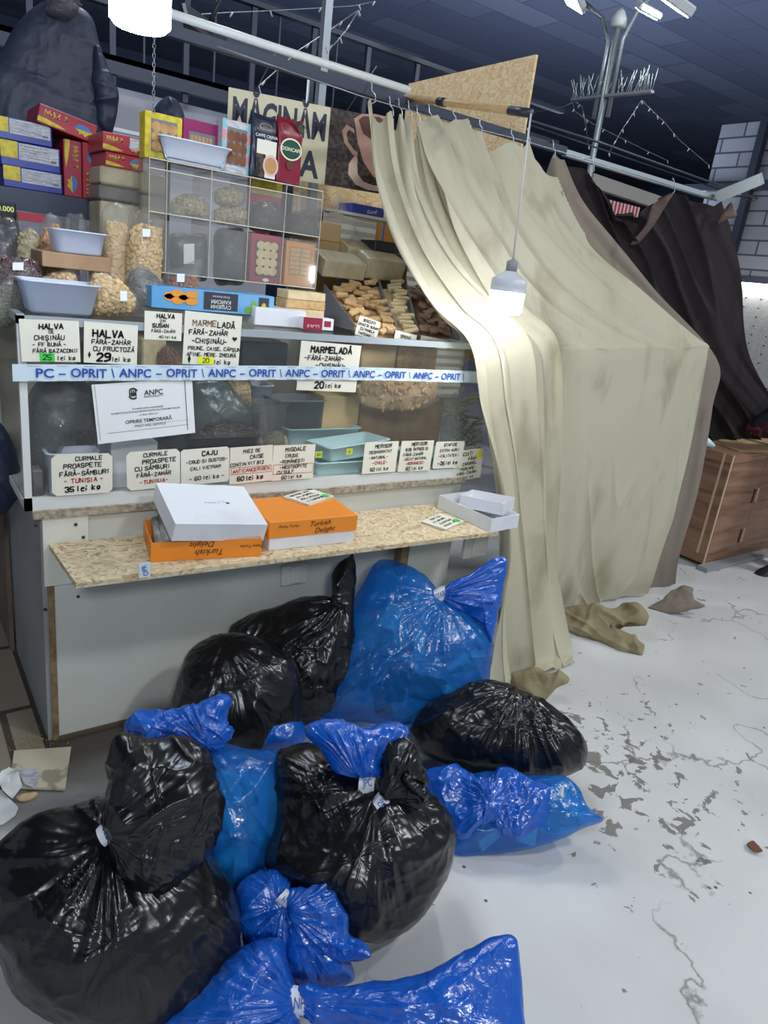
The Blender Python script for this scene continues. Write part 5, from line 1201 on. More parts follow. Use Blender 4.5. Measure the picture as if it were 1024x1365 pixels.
def pouch(label, ol, Y, depth, mt, r, count, fill=None, fl='clear', asp=(1, 1, .8), cat='bag', nm='nuts', seed=0, sticker=None, tilt=8, crease=.006, neck=None):
    cx, cy = sum(p[0] for p in ol)/len(ol), sum(p[1] for p in ol)/len(ol)
    n = facing(cx, cy, tilt); P = at(cx, cy, 'y', Y); b = MB()
    soft(b, ol, P, n, depth, depth*.8, lumps=.005, crease=crease, fine=.002, nphi=90, nrho=26, floor=None, seed=seed, neck=neck, pleat=.01 if neck else 0, pr0=.05)
    o = obj('clear_pouch', b, M[fl]); tag(o, label, cat)
    if mt: kernels(o, nm, mt, fill or shrink(ol, .96), P, n, depth, r, count, asp, seed)
    if sticker:
        x0, y0, x1, y1 = sticker; q = [onplane(x, y, P, n)+np.array(n)*(depth*1.08) for x, y in ((x0, y1), (x1, y1), (x1, y0), (x0, y0))]
        s = MB(); s.add(q+[v-np.array(n)*.001 for v in q], [(0, 1, 2, 3), (7, 6, 5, 4)]); obj('paper_label', s, M['white_paper'], o)['label'] = 'small white label'
    return o
def rr(x0, y0, x1, y1, k=.18):
    w, h = (x1-x0)*k, (y1-y0)*k; return [(x0, y1-h), (x0, (y0+y1)/2), (x0, y0+h), (x0+w, y0), ((x0+x1)/2, y0), (x1-w, y0), (x1, y0+h), (x1, (y0+y1)/2), (x1, y1-h), (x1-w, y1), ((x0+x1)/2, y1), (x0+w, y1)]
def pbox(nm, label, cat, px, Y, depth, mt, deco=None, rot=0.0, z0=None, group=None, bev=.002, child=None, base=None):
    """upright carton whose front face is the pixel rectangle on the plane y = Y"""
    X0, X1, Z0, Z1 = rect(*px, Y)
    if base is not None: Z0 = base
    Mx = Matrix.Translation(((X0+X1)/2, Y, (Z0+Z1)/2))@Matrix.Rotation(rot, 4, 'Y'); w, h = X1-X0, Z1-Z0
    b = MB().box(-w/2, w/2, 0, depth, -h/2, h/2, 0, Mx, bev); o = obj(nm, b, M[mt]); tag(o, label, cat, group)
    if deco: deco(o, mframe(Mx, (-w/2, -.0008, -h/2), (1, 0, 0), (0, 0, 1), w, h))
    return o
def prt(o, nm, mt, f):
    b = MB(); f(b); return obj(nm, b, M[mt], o)

# ================================================================ left wall shelf and its cartons
X0, X1, _, _ = rect(-30, 258, 136, 285, 3.0); zt = at(66, 257, 'y', 3.0)[2]
wr = thing('shelf_rack', 'dark grey steel shelf at the left carrying blue and red cartons', 'shelf', ((X0+X1)/2, 3.15, 0))
b = MB().box(X0, X1, 3.0, 3.36, zt-.035, zt, bev=.004); obj('board', b, M['dark_steel'], wr)
b = MB().box(X0, X1, 2.992, 3.0, zt-.075, zt-.002); obj('front_lip', b, M['dark_steel'], wr)
for x in (X0+.01, X1-.04): b = MB().box(x, x+.03, 3.33, 3.36, 0, zt-.03); obj('upright', b, M['dark_steel'], wr)
def blue_deco(o, f):
    prt(o, 'yellow_panel', 'yellow_print', lambda b: patch(b, f, 0, .33, .28, 1))
    prt(o, 'printed_label', 'pale_label', lambda b: patch(b, f, .30, .30, .97, .96, 0, .0009))
    prt(o, 'print', 'ink', lambda b: (scribble(b, f, .5*f.w, .86*f.h, .36*f.w, .06*f.h, 22, 5, lift=.0015), [scribble(b, f, .57*f.w, (.74-.1*i)*f.h, .5*f.w, .04*f.h, 40, 6+i, wid=.0006, lift=.0015) for i in range(4)], [patch(b, f, .84+.012*i, .36, .847+.012*i, .48, 0, .0015) for i in range(8)]))
pbox('carton', 'blue and yellow carton at the bottom of the left shelf stack', 'carton', (5, 226, 83, 253), 3.02, .25, 'blue_box', blue_deco, base=zt+.001)
zb = rect(5, 226, 83, 253, 3.02)[3]
pbox('carton', 'blue and yellow carton in the middle of the left shelf stack', 'carton', (1, 192, 80, 222), 3.03, .25, 'blue_box', blue_deco, base=zb+.001)
zb = rect(1, 192, 80, 222, 3.03)[3]
pbox('carton', 'blue and yellow carton on top of the left shelf stack', 'carton', (-12, 160, 69, 190), 3.02, .25, 'blue_box', blue_deco, base=zb+.001)
def red_deco(o, f, vert=False, flip=False):
    L = max(f.w, f.h); S_ = min(f.w, f.h)
    def T(s, t_):       # s along the carton from its printed start, t_ across it
        if not vert: return f.p(s*L, t_*S_, .001)
        return f.p((1-t_)*S_, s*L, .001) if flip else f.p(t_*S_, (1-s)*L, .001)
    prt(o, 'yellow_swoosh', 'yellow_print', lambda b: b.add([T(0, .10), T(.25, .06), T(.50, .12), T(.34, .24), T(.12, .34), T(0, .36)], [(0, 1, 2, 3, 4, 5)]))
    prt(o, 'blue_wedge', 'sky_print', lambda b: b.add([T(.62, .42), T(.66, .66), T(.74, .74), T(.84, .70), T(.94, .46), T(.78, .46)], [(0, 5, 4, 3, 2, 1)]))
    prt(o, 'yellow_rays', 'yellow_print', lambda b: b.add([T(.62, .42), T(.78, .46), T(.94, .46), T(.86, .30), T(.82, .14), T(.77, .26), T(.70, .18), T(.71, .32)], [(0, 7, 6, 5, 4, 3, 2, 1)]))
    g = Frame(T(0, 0), (T(1, 0)-T(0, 0))/L, (T(0, 1)-T(0, 0))/S_, L, S_)
    prt(o, 'gold_lettering', 'gold', lambda b: scribble(b, g, .30*L, .66*S_, .40*L, .30*S_, 6, 7, wid=.006, lift=.0012 if not (vert and False) else 0))
M['gold'] = mat('gold_print', rgb(206, 164, 84), .4)
pbox('carton', 'crimson carton standing upright beside the blue stack', 'carton', (85, 187, 109, 262), 3.03, .24, 'red_box', lambda o, f: red_deco(o, f, True), base=zt+.001)
pbox('carton', 'crimson carton standing upright at the shelf end, second of the pair', 'carton', (110.5, 191, 134, 267), 3.02, .24, 'red_box', lambda o, f: red_deco(o, f, True, True), base=zt+.001)
fr = frame_px((53, 137), (130, 168), (49, 162), 'y', 3.0); q = np.array(fr.o)
Mx = Matrix(((fr.u[0], -fr.n[0], fr.v[0], q[0]), (fr.u[1], -fr.n[1], fr.v[1], q[1]), (fr.u[2], -fr.n[2], fr.v[2], q[2]), (0, 0, 0, 1)))
b = MB().box(0, fr.w, 0, .24, 0, fr.h, 0, Mx, .002); o = obj('carton', b, M['red_box']); tag(o, 'crimson carton lying tilted across the upright cartons and blue stack', 'carton'); red_deco(o, Frame(fr.o+fr.n*.0008, fr.u, fr.v, fr.w, fr.h))
# jacket above
n = facing(75, 110, 2); P = at(75, 110, 'y', 3.42); b = MB()
ja = [(-45, 215), (-40, 110), (-5, 80), (18, 40), (45, 12), (70, 0), (95, 5), (122, 25), (132, 60), (143, 92), (153, 118), (156, 145), (150, 175), (143, 205), (128, 240), (60, 250)]
soft(b, ja, P, n, .07, .06, lumps=.010, crease=.006, fine=.002, power=.3, seed=201, nphi=160, nrho=60, floor=None)
o = obj('puffer_jacket', b, M['jacket']); tag(o, 'dark navy puffer jacket hanging above the cartons at top left', 'jacket')
b = MB(); soft(b, [(128, 60), (140, 80), (155, 115), (157, 145), (150, 172), (138, 175), (128, 150), (124, 105)], P+n*.05, n, .04, .04, flow=(.2, .022, 20), lumps=.008, crease=.006, seed=203, nphi=90, nrho=30, floor=None); obj('sleeve', b, M['jacket'], o)
b = MB(); soft(b, [(60, 10), (75, -6), (98, -8), (108, 6), (98, 22), (80, 24), (66, 20)], P+n*.07, n, .035, .03, lumps=.01, crease=.016, seed=204, nphi=80, nrho=24, floor=None); obj('hood', b, M['smoky'], o)
b = MB().tube([at(60, -12, 'y', 3.42), at(80, 4, 'y', 3.42), at(110, 8, 'y', 3.42)], .006, 8); b.tube([at(80, 4, 'y', 3.42), at(80, -30, 'y', 3.42)], .004, 8); obj('hanger', b, M['black_metal'], o)
n = facing(225, 150, 2); P = at(225, 150, 'y', 3.3); b = MB()
soft(b, [(195, 200), (198, 160), (212, 135), (232, 130), (245, 150), (252, 200), (225, 215)], P, n, .08, .06, lumps=.02, crease=.015, seed=206, nphi=90, nrho=30, floor=None); o = obj('dark_coat', b, M['jacket']); tag(o, 'dark coat hanging behind the yellow biscuit box', 'coat'); b = MB().tube([(P[0], 3.3, 0), (P[0], 3.3, P[2])], .012, 8); obj('stand', b, M['dark_steel'], o)

# ================================================================ wrapped halva blocks and crimson boxes on the stack
def wrapped(label, px, Y, depth, mt, base=None, rot=0):
    X0, X1, Z0, Z1 = rect(*px, Y); Z0 = Z0 if base is None else base
    b = MB().box(X0, X1, Y, Y+depth, Z0, Z1, 0, None, .006); o = obj('halva_block', b, M[mt]); tag(o, label, 'halva')
    b = MB().box(X0-.003, X1+.003, Y-.004, Y+depth+.003, Z0+.0005, Z1+.003, 0, None, .008); obj('clear_wrap', b, M['clear_block'], o); return Z1+.0035
z = wrapped('clear wrapped beige halva block low in the left column beside the nuts', (134, 271, 187, 300), 2.78, .16, 'halva', base=CZ1+.14)
bx = MB().box(*rect(134, 271, 187, 300, 2.78)[:2], 2.76, 2.96, CZ1-.0, CZ1+.139); o = obj('stock_crate', bx, M['kraft']); tag(o, 'brown crate hidden behind the nut bags, bearing the halva column', 'crate')
z = wrapped('grey wrapped halva block in the middle of the left column', (133, 250, 187, 270), 2.78, .16, 'grey_halva', base=z)
z = wrapped('clear wrapped beige halva block on top of the left column', (134, 225, 186, 249), 2.78, .16, 'halva', base=z)
z2 = pbox('carton', 'crimson carton on the halva column, under another crimson one', 'carton', (141, 206, 191, 231), 2.80, .2, 'red_box', red_deco, base=z+.0005)
z = rect(141, 206, 191, 231, 2.80)[3]
pbox('carton', 'crimson carton with a clear pocket, topmost on the halva column', 'carton', (137, 180, 191, 205), 2.79, .2, 'red_box', lambda o, f: (red_deco(o, f), prt(o, 'clear_pocket', 'pale_label', lambda b: patch(b, f, .66, .3, .98, .92, 0, .0016))), base=z+.001)
z = wrapped('lower beige halva block in the column next to the clear cabinet', (190, 262, 221, 300), 2.74, .14, 'halva', base=CZ1+.001)
z = wrapped('upper beige halva block in the column next to the clear cabinet', (190, 232, 222, 262), 2.74, .14, 'halva', base=z)

# ================================================================ bags and tubs on the case top, left
pouch('tall clear bag of pale cashews in front of the halva column', [(136, 400), (136, 330), (134, 300), (140, 275), (160, 270), (176, 285), (178, 330), (176, 360), (178, 400), (158, 410)], 2.62, .06, 'cashew', .0085, 260, fill=[(138, 400), (138, 300), (150, 292), (172, 300), (176, 340), (175, 400), (158, 408)], asp=(1.3, .7, .6), seed=1)
pouch('tall clear bag of hazelnuts with a white label', [(168, 400), (167, 340), (172, 300), (174, 285), (192, 280), (212, 285), (218, 300), (218, 340), (214, 362), (214, 400), (190, 408)], 2.55, .065, 'hazelnut', .0085, 300, fill=[(169, 400), (168, 340), (175, 300), (192, 297), (215, 302), (217, 340), (213, 400), (190, 406)], asp=(1, 1, .95), seed=2, sticker=(190, 310, 200, 320))
pouch('clear bag of toasted cashews behind the small tub', [(46, 392), (48, 330), (52, 305), (58, 290), (66, 284), (80, 292), (86, 315), (86, 345), (80, 392), (62, 398)], 2.62, .06, 'toasted', .010, 130, fill=[(48, 390), (49, 335), (60, 305), (78, 297), (85, 320), (80, 390)], asp=(1.3, .7, .6), seed=3)
pouch('clear bag of pistachios between the dark bag and toasted cashews', [(20, 395), (20, 330), (26, 308), (40, 300), (52, 312), (52, 345), (48, 395), (34, 400)], 2.60, .05, 'pistachio', .008, 120, asp=(1.1, .8, .7), seed=4)
pouch('dark smoky bag at the left frame edge above the cranberries', [(-25, 395), (-25, 310), (-5, 292), (15, 290), (26, 305), (25, 340), (22, 395), (0, 400)], 2.62, .06, 'poppy', .006, 60, fl='smoky', seed=5)
pouch('clear bag of dark red dried cranberries with a white label', [(-30, 410), (-25, 360), (0, 345), (30, 342), (52, 350), (57, 372), (52, 395), (20, 412)], 2.42, .06, 'cranberry', .0085, 200, fl='clear', asp=(1.2, .8, .7), seed=6, sticker=(17, 353, 31, 363))
pouch('clear bag of grey green seeds at the front left corner of the case top', [(-28, 440), (-25, 400), (0, 378), (14, 372), (28, 385), (32, 405), (28, 428), (5, 440)], 2.32, .045, 'seed_grey', .004, 240, seed=7, neck=(8, 374))
pouch('clear bag of mixed pale nuts under the brown cardboard', [(52, 412), (56, 372), (70, 360), (90, 358), (104, 366), (106, 390), (100, 412), (76, 416)], 2.42, .05, 'hazelnut', .009, 110, seed=8)
pouch('small pink tinted bag behind the translucent tub', rr(84, 286, 116, 402), 2.74, .04, None, 0, 0, fl='clear', seed=9)
pouch('clear sloping bag of hazelnuts beside the big translucent tub', [(112, 420), (114, 385), (122, 366), (136, 362), (156, 372), (176, 388), (184, 400), (180, 418), (150, 424)], 2.28, .05, 'hazelnut', .0085, 200, asp=(1, 1, .95), seed=10, sticker=(160, 390, 169, 403))
pouch('clear bag of dark buckwheat lying behind the apricot carton', [(160, 415), (166, 378), (175, 356), (196, 356), (216, 372), (222, 395), (215, 416), (188, 418)], 2.42, .05, 'grey_halva', .005, 200, seed=11)
pouch('clear bag of brown flax seeds with a white label beside the cabinet', [(212, 415), (214, 385), (222, 362), (250, 352), (269, 345), (268, 370), (266, 415), (240, 418)], 2.42, .045, 'flax', .0055, 260, fill=[(213, 413), (216, 385), (228, 368), (256, 366), (266, 375), (265, 413)], seed=12, sticker=(236, 367, 246, 378))
def tub(nm, label, px_top, px_bot, Y, depth, mt, base, flare=.0, lip=.006, h=None):
    """open tapering tub: pixel (left, right, y) of rim and foot on the plane y = Y"""
    a, c = at(px_top[0], px_top[2], 'y', Y)[0], at(px_top[1], px_top[2], 'y', Y)[0]; z1 = at((px_top[0]+px_top[1])/2, px_top[2], 'y', Y)[2]
    d, e = at(px_bot[0], px_bot[2], 'y', Y)[0], at(px_bot[1], px_bot[2], 'y', Y)[0]; z0 = base
    tp = min(d-a, .02); k = 7; t = .0025
    def ring(x0, x1, y0, y1, z, r):
        out = []
        for cx_, cy_, a0 in ((x1-r, y1-r, 0), (x0+r, y1-r, 90), (x0+r, y0+r, 180), (x1-r, y0+r, 270)):
            for i in range(k): an = math.radians(a0+90*i/(k-1)); out.append((cx_+r*math.cos(an), cy_+r*math.sin(an), z))
        return out
    R_ = [ring(d+.006, e-.006, Y+tp+.006, Y+depth-tp-.006, z0, .012), ring(d, e, Y+tp, Y+depth-tp, z0+.006, .018), ring(a, c, Y, Y+depth, z1-.004, .022), ring(a-lip, c+lip, Y-lip, Y+depth+lip, z1-.004, .024), ring(a-lip, c+lip, Y-lip, Y+depth+lip, z1, .024),
          ring(a+t, c-t, Y+t, Y+depth-t, z1, .021), ring(d+t, e-t, Y+tp+t, Y+depth-tp-t, z0+.008, .016)]
    A_ = np.array(R_); b = MB().grid(A_, 0, True); nn_ = len(R_[0]); b.f.append(tuple(range(nn_))[::-1]); b.m.append(0); b.smooth.append(False)
    b.f.append(tuple((len(R_)-1)*nn_+i for i in range(nn_))); b.m.append(0); b.smooth.append(False)
    o = obj(nm, b, M[mt]); return tag(o, label, 'tub')
tub('plastic_tub', 'large empty translucent tub at the front left of the case top', (32, 134, 377), (42, 126, 424), 2.20, .15, 'frosted', TOP+.001)
X0_, X1_, Z0_, Z1_ = rect(66, 340, 148, 360, 2.38); b = MB().box(X0_-.02, X1_, 2.38, 2.56, Z0_, Z1_, 0, None, .002); o = obj('cardboard_box', b, M['kraft']); tag(o, 'flat brown cardboard box lying on the nut bags at left', 'box')
tub('plastic_tub', 'small empty translucent tub on the flat brown cardboard box', (72, 142, 308), (78, 138, 341), 2.39, .12, 'frosted', Z1_+.001)
X0_, X1_, Z0_, Z1_ = rect(-14, 268, 22, 302, 2.9); b = MB().box(X0_, X1_, 2.9, 2.96, Z0_, Z1_, 0, None, .004); o = obj('scale_display', b, M['black_metal']); tag(o, 'black scale display with green digits under the left shelf', 'scale')
fr = Frame((X0_, 2.8995, Z0_), (1, 0, 0), (0, 0, 1), X1_-X0_, Z1_-Z0_); b = MB(); printed(b, fr, '0.000', .6*fr.w, .72*fr.h, .2*fr.h, .01); printed(b, fr, '0.000', .6*fr.w, .28*fr.h, .2*fr.h, .01); obj('digits', b, M['digit'], o)
b = MB().box((X0_+X1_)/2-.012, (X0_+X1_)/2+.012, 2.92, 2.944, 0.0, Z0_); obj('pole', b, M['black_metal'], o)
pbox('foil_pack', 'grey foil pack with a red edge beside the scale display', 'pack', (24, 284, 60, 312), 2.85, .04, 'grey_tub', lambda o, f: prt(o, 'red_edge', 'red_box', lambda b: (patch(b, f, 0, .9, 1, 1), patch(b, f, 0, 0, 1, .1))), base=CZ1+.001)
# apricot carton, upside down
def apr(o, f):
    prt(o, 'fruit', 'fruit_print', lambda b: [disc(b, f, .14+.055*i+.0*j, .62+.12*((i+j) % 2)-.2*j, .05, .17, 0, .0008+.0002*i) for i in range(4) for j in (0, 1)])
    prt(o, 'leaf', 'leaf_print', lambda b: (disc(b, f, .78, .25, .04, .16, 0, .001), disc(b, f, .82, .5, .025, .2, 0, .001), disc(b, f, .30, .75, .05, .12, 0, .0007)))
    prt(o, 'dark_panel', 'board_print', lambda b: patch(b, f, .40, .12, .68, .95)); prt(o, 'dark_panel', 'board_print', lambda b: patch(b, f, .86, .1, .95, .9))
    prt(o, 'lettering', 'white_paper', lambda b: (printed(b, f, 'СУШЕНИ', .54*f.w, .28*f.h, .17*f.h, .01, lift=.0014, rot=PI), printed(b, f, 'КАЙСИИ', .54*f.w, .52*f.h, .17*f.h, .01, lift=.0014, rot=PI), printed(b, f, 'Dried Apricots', .54*f.w, .75*f.h, .10*f.h, lift=.0014, rot=PI)))
    prt(o, 'emblem', 'yellow_print', lambda b: disc(b, f, .905, .45, .02, .2, 0, .0012))
pbox('apricot_carton', 'long sky blue dried apricot carton standing upside down on the case', 'carton', (202, 388, 366, 416), 2.33, .17, 'blue_carton', apr, base=TOP+.03)
b = MB().box(*rect(168, 404, 340, 432, 2.30)[:2], 2.31, 2.52, TOP, TOP+.029); o = obj('clear_box', b, M['acrylic']); tag(o, 'low clear plastic box under the apricot carton', 'box')
pbox('white_carton', 'flat white carton on the case top right of the apricot carton', 'carton', (340, 412, 408, 436), 2.30, .15, 'card_white', None, base=TOP+.001)
pbox('chocolate_box', 'small dark red chocolate box on the case top', 'box', (404, 424, 445, 442), 2.27, .05, 'card_white', lambda o, f: (prt(o, 'red_panel', 'choc_red', lambda b: patch(b, f, 0, 0, .62, 1)), prt(o, 'lettering', 'white_paper', lambda b: scribble(b, f, .32*f.w, .3*f.h, .4*f.w, .25*f.h, 5, 2)), prt(o, 'red_square', 'choc_red', lambda b: patch(b, f, .68, .3, .9, .8))), base=TOP+.001)

# ================================================================ clear cabinet on the case top and what stands in and on it
YA, DA = 2.53, .18
AX0, AX1, _, AZ1 = rect(198, 214, 427, 380, YA); AZ1 = at(312, 232, 'y', YA)[2]; AZ0 = TOP+.0005
zr1 = at(300, 297, 'y', YA)[2]; zr2_ = at(300, 372, 'y', YA)[2]
ac = thing('clear_cabinet', 'clear acrylic cabinet of small compartments standing on the display case', 'cabinet', ((AX0+AX1)/2, YA+DA/2, AZ0))
xs_ = [AX0]+[at(x, y, 'y', YA)[0] for x, y in ((222, 255), (281, 262), (332, 270), (380, 278))]+[AX1]
for x in (AX0, AX1-.004): b = MB().box(x, x+.004, YA, YA+DA, AZ0, AZ1); obj('side_sheet', b, M['acrylic'], ac)
for x in xs_[1:-1]: b = MB().box(x, x+.003, YA+.006, YA+DA, zr2_, AZ1-.004); obj('divider', b, M['acrylic'], ac)
for z in (zr1, zr2_): b = MB().box(AX0+.004, AX1-.004, YA+.004, YA+DA, z-.003, z); obj('shelf', b, M['acrylic'], ac)
b = MB().box(AX0, AX1, YA, YA+DA, AZ1, AZ1+.004); obj('top_sheet', b, M['acrylic'], ac)
b = MB().box(AX0+.004, AX1-.004, YA, YA+.003, zr1+.002, AZ1-.03).box(AX0+.004, AX1-.004, YA, YA+.003, zr2_, zr1-.02); obj('front_door', b, M['acrylic'], ac)
b = MB()
for z in (AZ1-.03, AZ1, zr1, zr2_): b.box(AX0, AX1, YA-.004, YA, z-.0015, z+.0015)
for x in xs_: b.box(x-.0005, x+.001, YA-.004, YA-.0005, zr2_, AZ1)
obj('polished_edge', b, M['acrylic_edge'], ac)
YI = YA+.06
pouch('heap of pale nuts in the second upper compartment of the clear cabinet', [(224, 284), (226, 268), (245, 258), (268, 262), (279, 275), (279, 290), (250, 289)], YI, .04, 'pistachio', .007, 90, seed=21, tilt=2)
pouch('net bag of pistachios in the middle upper compartment, upper of two', rr(284, 250, 326, 276, .25), YI, .035, 'pistachio', .007, 80, seed=22, tilt=2)
pouch('net bag of pistachios in the middle upper compartment, lower of two', rr(283, 276, 330, 300, .25), YI-.01, .035, 'pistachio', .007, 80, seed=23, tilt=2)
pouch('smoky bag of dates in the fourth upper compartment of the clear cabinet', [(334, 306), (334, 275), (350, 268), (370, 272), (378, 285), (378, 310)], YI, .04, 'date', .010, 60, fl='smoky', seed=24, tilt=2, nm='dates')
pouch('smoky bag of dates in the rightmost upper compartment of the clear cabinet', [(383, 314), (383, 290), (395, 282), (415, 288), (423, 300), (423, 318)], YI, .04, 'date', .010, 60, fl='smoky', seed=25, tilt=2, nm='dates')
pouch('dark bag with a paper label in the lower left compartment', rr(225, 312, 276, 375, .1), YI, .04, 'date', .006, 20, fl='smoky', seed=26, tilt=2, sticker=(245, 326, 259, 352), nm='dates')
pouch('crumpled dark bag in the second lower compartment of the clear cabinet', rr(284, 304, 328, 380, .15), YI, .045, 'poppy', .006, 40, fl='smoky', seed=27, tilt=2, nm='seeds')
def window_box(mt, cm):
    def f(o, fr):
        prt(o, 'window', 'board_print', lambda b: patch(b, fr, .14, .12, .86, .85))
        prt(o, 'biscuits', cm, lambda b: [disc(b, fr, .3+.2*i, .25+.17*j, .13, .09, 0, .001+.0003*((i+j) % 3)) for i in range(3) for j in range(4)])
        prt(o, 'emblem', 'white_paper', lambda b: disc(b, fr, .5, .06, .1, .035, 0, .001))
    return f
def stick_box(o, fr):
    prt(o, 'window', 'kraft', lambda b: patch(b, fr, .14, .25, .86, .88))
    prt(o, 'biscuits', 'wafer', lambda b: [patch(b, fr, .16+.36*i, .28+.1*j, .48+.36*i, .36+.1*j, 0, .0012) for i in range(2) for j in range(6)])
    prt(o, 'lettering', 'yellow_print', lambda b: scribble(b, fr, .3*fr.w, .12*fr.h, .2*fr.w, .08*fr.h, 3, 2))
pbox('biscuit_box', 'cherry red biscuit box with round cookies in the clear cabinet', 'box', (334, 312, 377, 373), YA+.02, .06, 'choc_red', window_box('choc_red', 'pale_wafer'), base=zr2_+.001)
pbox('biscuit_box', 'amber biscuit box with finger biscuits at the cabinet right end', 'box', (380, 323, 419, 379), YA+.02, .06, 'choc_orange', stick_box, base=zr2_+.001)
b = pbox('tea_box', 'red and yellow box seen through the top of the clear cabinet', 'box', (335, 240, 376, 268), YA+.13, .04, 'red_box', lambda o, f: prt(o, 'yellow_strip', 'yellow_print', lambda b: patch(b, f, 0, .7, 1, 1)), base=zr1+.001)
ZT = AZ1+.0045
def cookie_win(o, f, cm='cookie', rows=3):
    prt(o, 'window', 'grey_tub', lambda b: patch(b, f, .16, .16, .86, .86))
    prt(o, 'biscuits', cm, lambda b: [disc(b, f, .3+.22*i, .28+.21*j, .13, .11, 0, .0012+.0003*((i*2+j) % 3), 14) for i in range(3) for j in range(rows)])
pbox('biscuit_box', 'yellow biscuit box with a window at the cabinet top left', 'box', (193, 152, 243, 207), YA+.06, .06, 'yellow_print', cookie_win, base=ZT)
pbox('biscuit_box', 'magenta biscuit box behind the white tray on the cabinet', 'box', (244, 162, 294, 205), YA+.07, .06, 'magenta_box', lambda o, f: (prt(o, 'window', 'grey_tub', lambda b: patch(b, f, .15, .1, .85, .75)), prt(o, 'biscuits', 'cookie', lambda b: [patch(b, f, .2+.1*i, .2, .27+.1*i, .68, 0, .001) for i in range(6)])), base=ZT)
def stripes(o, f):
    cookie_win(o, f, 'cocoa_cookie')
    prt(o, 'teal_stripes', 'teal_print', lambda b: [patch(b, f, x, y, x+.1, y+.2, 0, .0014) for x in (0, .9) for y in (.0, .4, .8)])
    prt(o, 'pink_stripes', 'pink_print', lambda b: [patch(b, f, x, y, x+.1, y+.2, 0, .0014) for x in (0, .9) for y in (.2, .6)])
pbox('biscuit_box', 'clear fronted pack of brown biscuits with pink and teal stripes', 'box', (296, 161, 334, 228), YA+.03, .06, 'pale_label', stripes, base=ZT)
def soft_pack(label, px, Y, mt, deco, seed):
    X0, X1, Z0, Z1 = rect(*px, Y); Z0 = ZT; w, h = X1-X0, Z1-Z0; b = MB(); nv = 30; nu = 24; rows = []
    for j in range(nv):
        v = j/(nv-1); d = .05*(1-max(0, (v-.72)/.28)**1.4*.85); ww = w*(1+.02*math.sin(v*9)); ring = []
        for i in range(nu):
            a = 2*PI*i/nu; cx_, sy = math.cos(a), math.sin(a); e = .35
            x = math.copysign(abs(cx_)**e, cx_)*ww/2; y = math.copysign(abs(sy)**e, sy)*d/2
            ring.append(((X0+X1)/2+x, Y+.025+y+.002*math.sin(i*2+j*.7), Z0+h*v+(.006*math.sin(a*2+seed) if v > .95 else 0)))
        rows.append(ring)
    b.grid(np.array(rows), 0, True); b.f += [tuple(range(nu))[::-1], tuple((nv-1)*nu+i for i in range(nu))]; b.m += [0, 0]; b.smooth += [False, False]
    o = obj('coffee_pack', b, M[mt]); tag(o, label, 'coffee'); deco(o, Frame((X0, Y-.0035, Z0), (1, 0, 0), (0, 0, 1), w, h)); return o
def crema(o, f):
    prt(o, 'pale_panel', 'cream_card', lambda b: patch(b, f, .18, .02, .98, .60))
    prt(o, 'beans', 'beans', lambda b: patch(b, f, .18, .02, .55, .38, 0, .0009))
    prt(o, 'cup', 'saucer', lambda b: disc(b, f, .78, .22, .32, .17, 0, .0012)) ; prt(o, 'coffee', 'latte', lambda b: disc(b, f, .78, .22, .25, .13, 0, .0015))
    prt(o, 'lettering', 'white_paper', lambda b: (printed(b, f, 'CAFFE CREMA', .55*f.w, .66*f.h, .045*f.h, .01), printed(b, f, 'DOLCE', .6*f.w, .61*f.h, .025*f.h, .0)))
    prt(o, 'swirl', 'latte', lambda b: disc(b, f, .5, .80, .26, .05, 0, .001, 24, .3, 5.5, .88))
def donc(o, f):
    prt(o, 'oval', 'sign_cream', lambda b: disc(b, f, .5, .52, .44, .17, 0, .001)); prt(o, 'oval', 'green_oval', lambda b: disc(b, f, .5, .52, .39, .145, 0, .0014))
    prt(o, 'lettering', 'sign_cream', lambda b: printed(b, f, 'DONCAFE', .5*f.w, .52*f.h, .055*f.h, .02, lift=.002))
    prt(o, 'beans', 'beans', lambda b: b.add([f.p(.42*f.w, .98*f.h, .001), f.p(.98*f.w, .72*f.h, .001), f.p(.98*f.w, .92*f.h, .001), f.p(.6*f.w, .97*f.h, .001)], [(0, 1, 2, 3)]))
    prt(o, 'cup', 'coffee', lambda b: disc(b, f, .5, .28, .16, .07, 0, .001))
M['saucer'] = M['saucer']
soft_pack('navy coffee pack with a white cup picture on the cabinet', (336, 151, 369, 235), YA+.01, 'navy_pack', crema, 1)
soft_pack('maroon coffee pack with a green oval on the cabinet', (371, 156, 404, 243), YA+.005, 'maroon_pack', donc, 2)
Mx = None
tub('plastic_tray', 'white plastic tray lying on the cabinet before the biscuit boxes', (216, 310, 189), (224, 300, 209), YA-.01, .05, 'white_tub', ZT)

# ================================================================ coffee sign board
a = at(305, 116, 'y', 3.06); d_ = np.array([math.cos(-.305), math.sin(-.305), 0]); 
bl = at(309, 226, 'y', 3.06); hS = a[2]-bl[2]; nS = np.cross(d_, [0, 0, 1.0])
e_ = onplane(525, 162, a, nS); wS = float((e_-a)@d_)
fr = Frame(a-np.array([0, 0, hS]), d_, (0, 0, 1), wS, hS)
b = MB(); slab(b, fr, .008); sg = obj('coffee_sign', b, M['sign_cream']); tag(sg, 'cream sign board reading MĂCINĂM CAFEA with a coffee cup picture', 'sign')
wl_ = float((onplane(441, 146, a, nS)-a)@d_)
fx = lambda px, py: (float((onplane(px, py, a, nS)-fr.o)@d_), float((onplane(px, py, a, nS)-fr.o)[2]))
prt(sg, 'lettering', 'sign_ink', lambda b: (printed(b, fr, 'MĂCINĂM', wl_*.505, hS*.735, hS*.33, .03, fit=wl_*.92), printed(b, fr, 'CAFEA', wl_*.51, hS*.235, hS*.33, .03, fit=wl_*.82)))
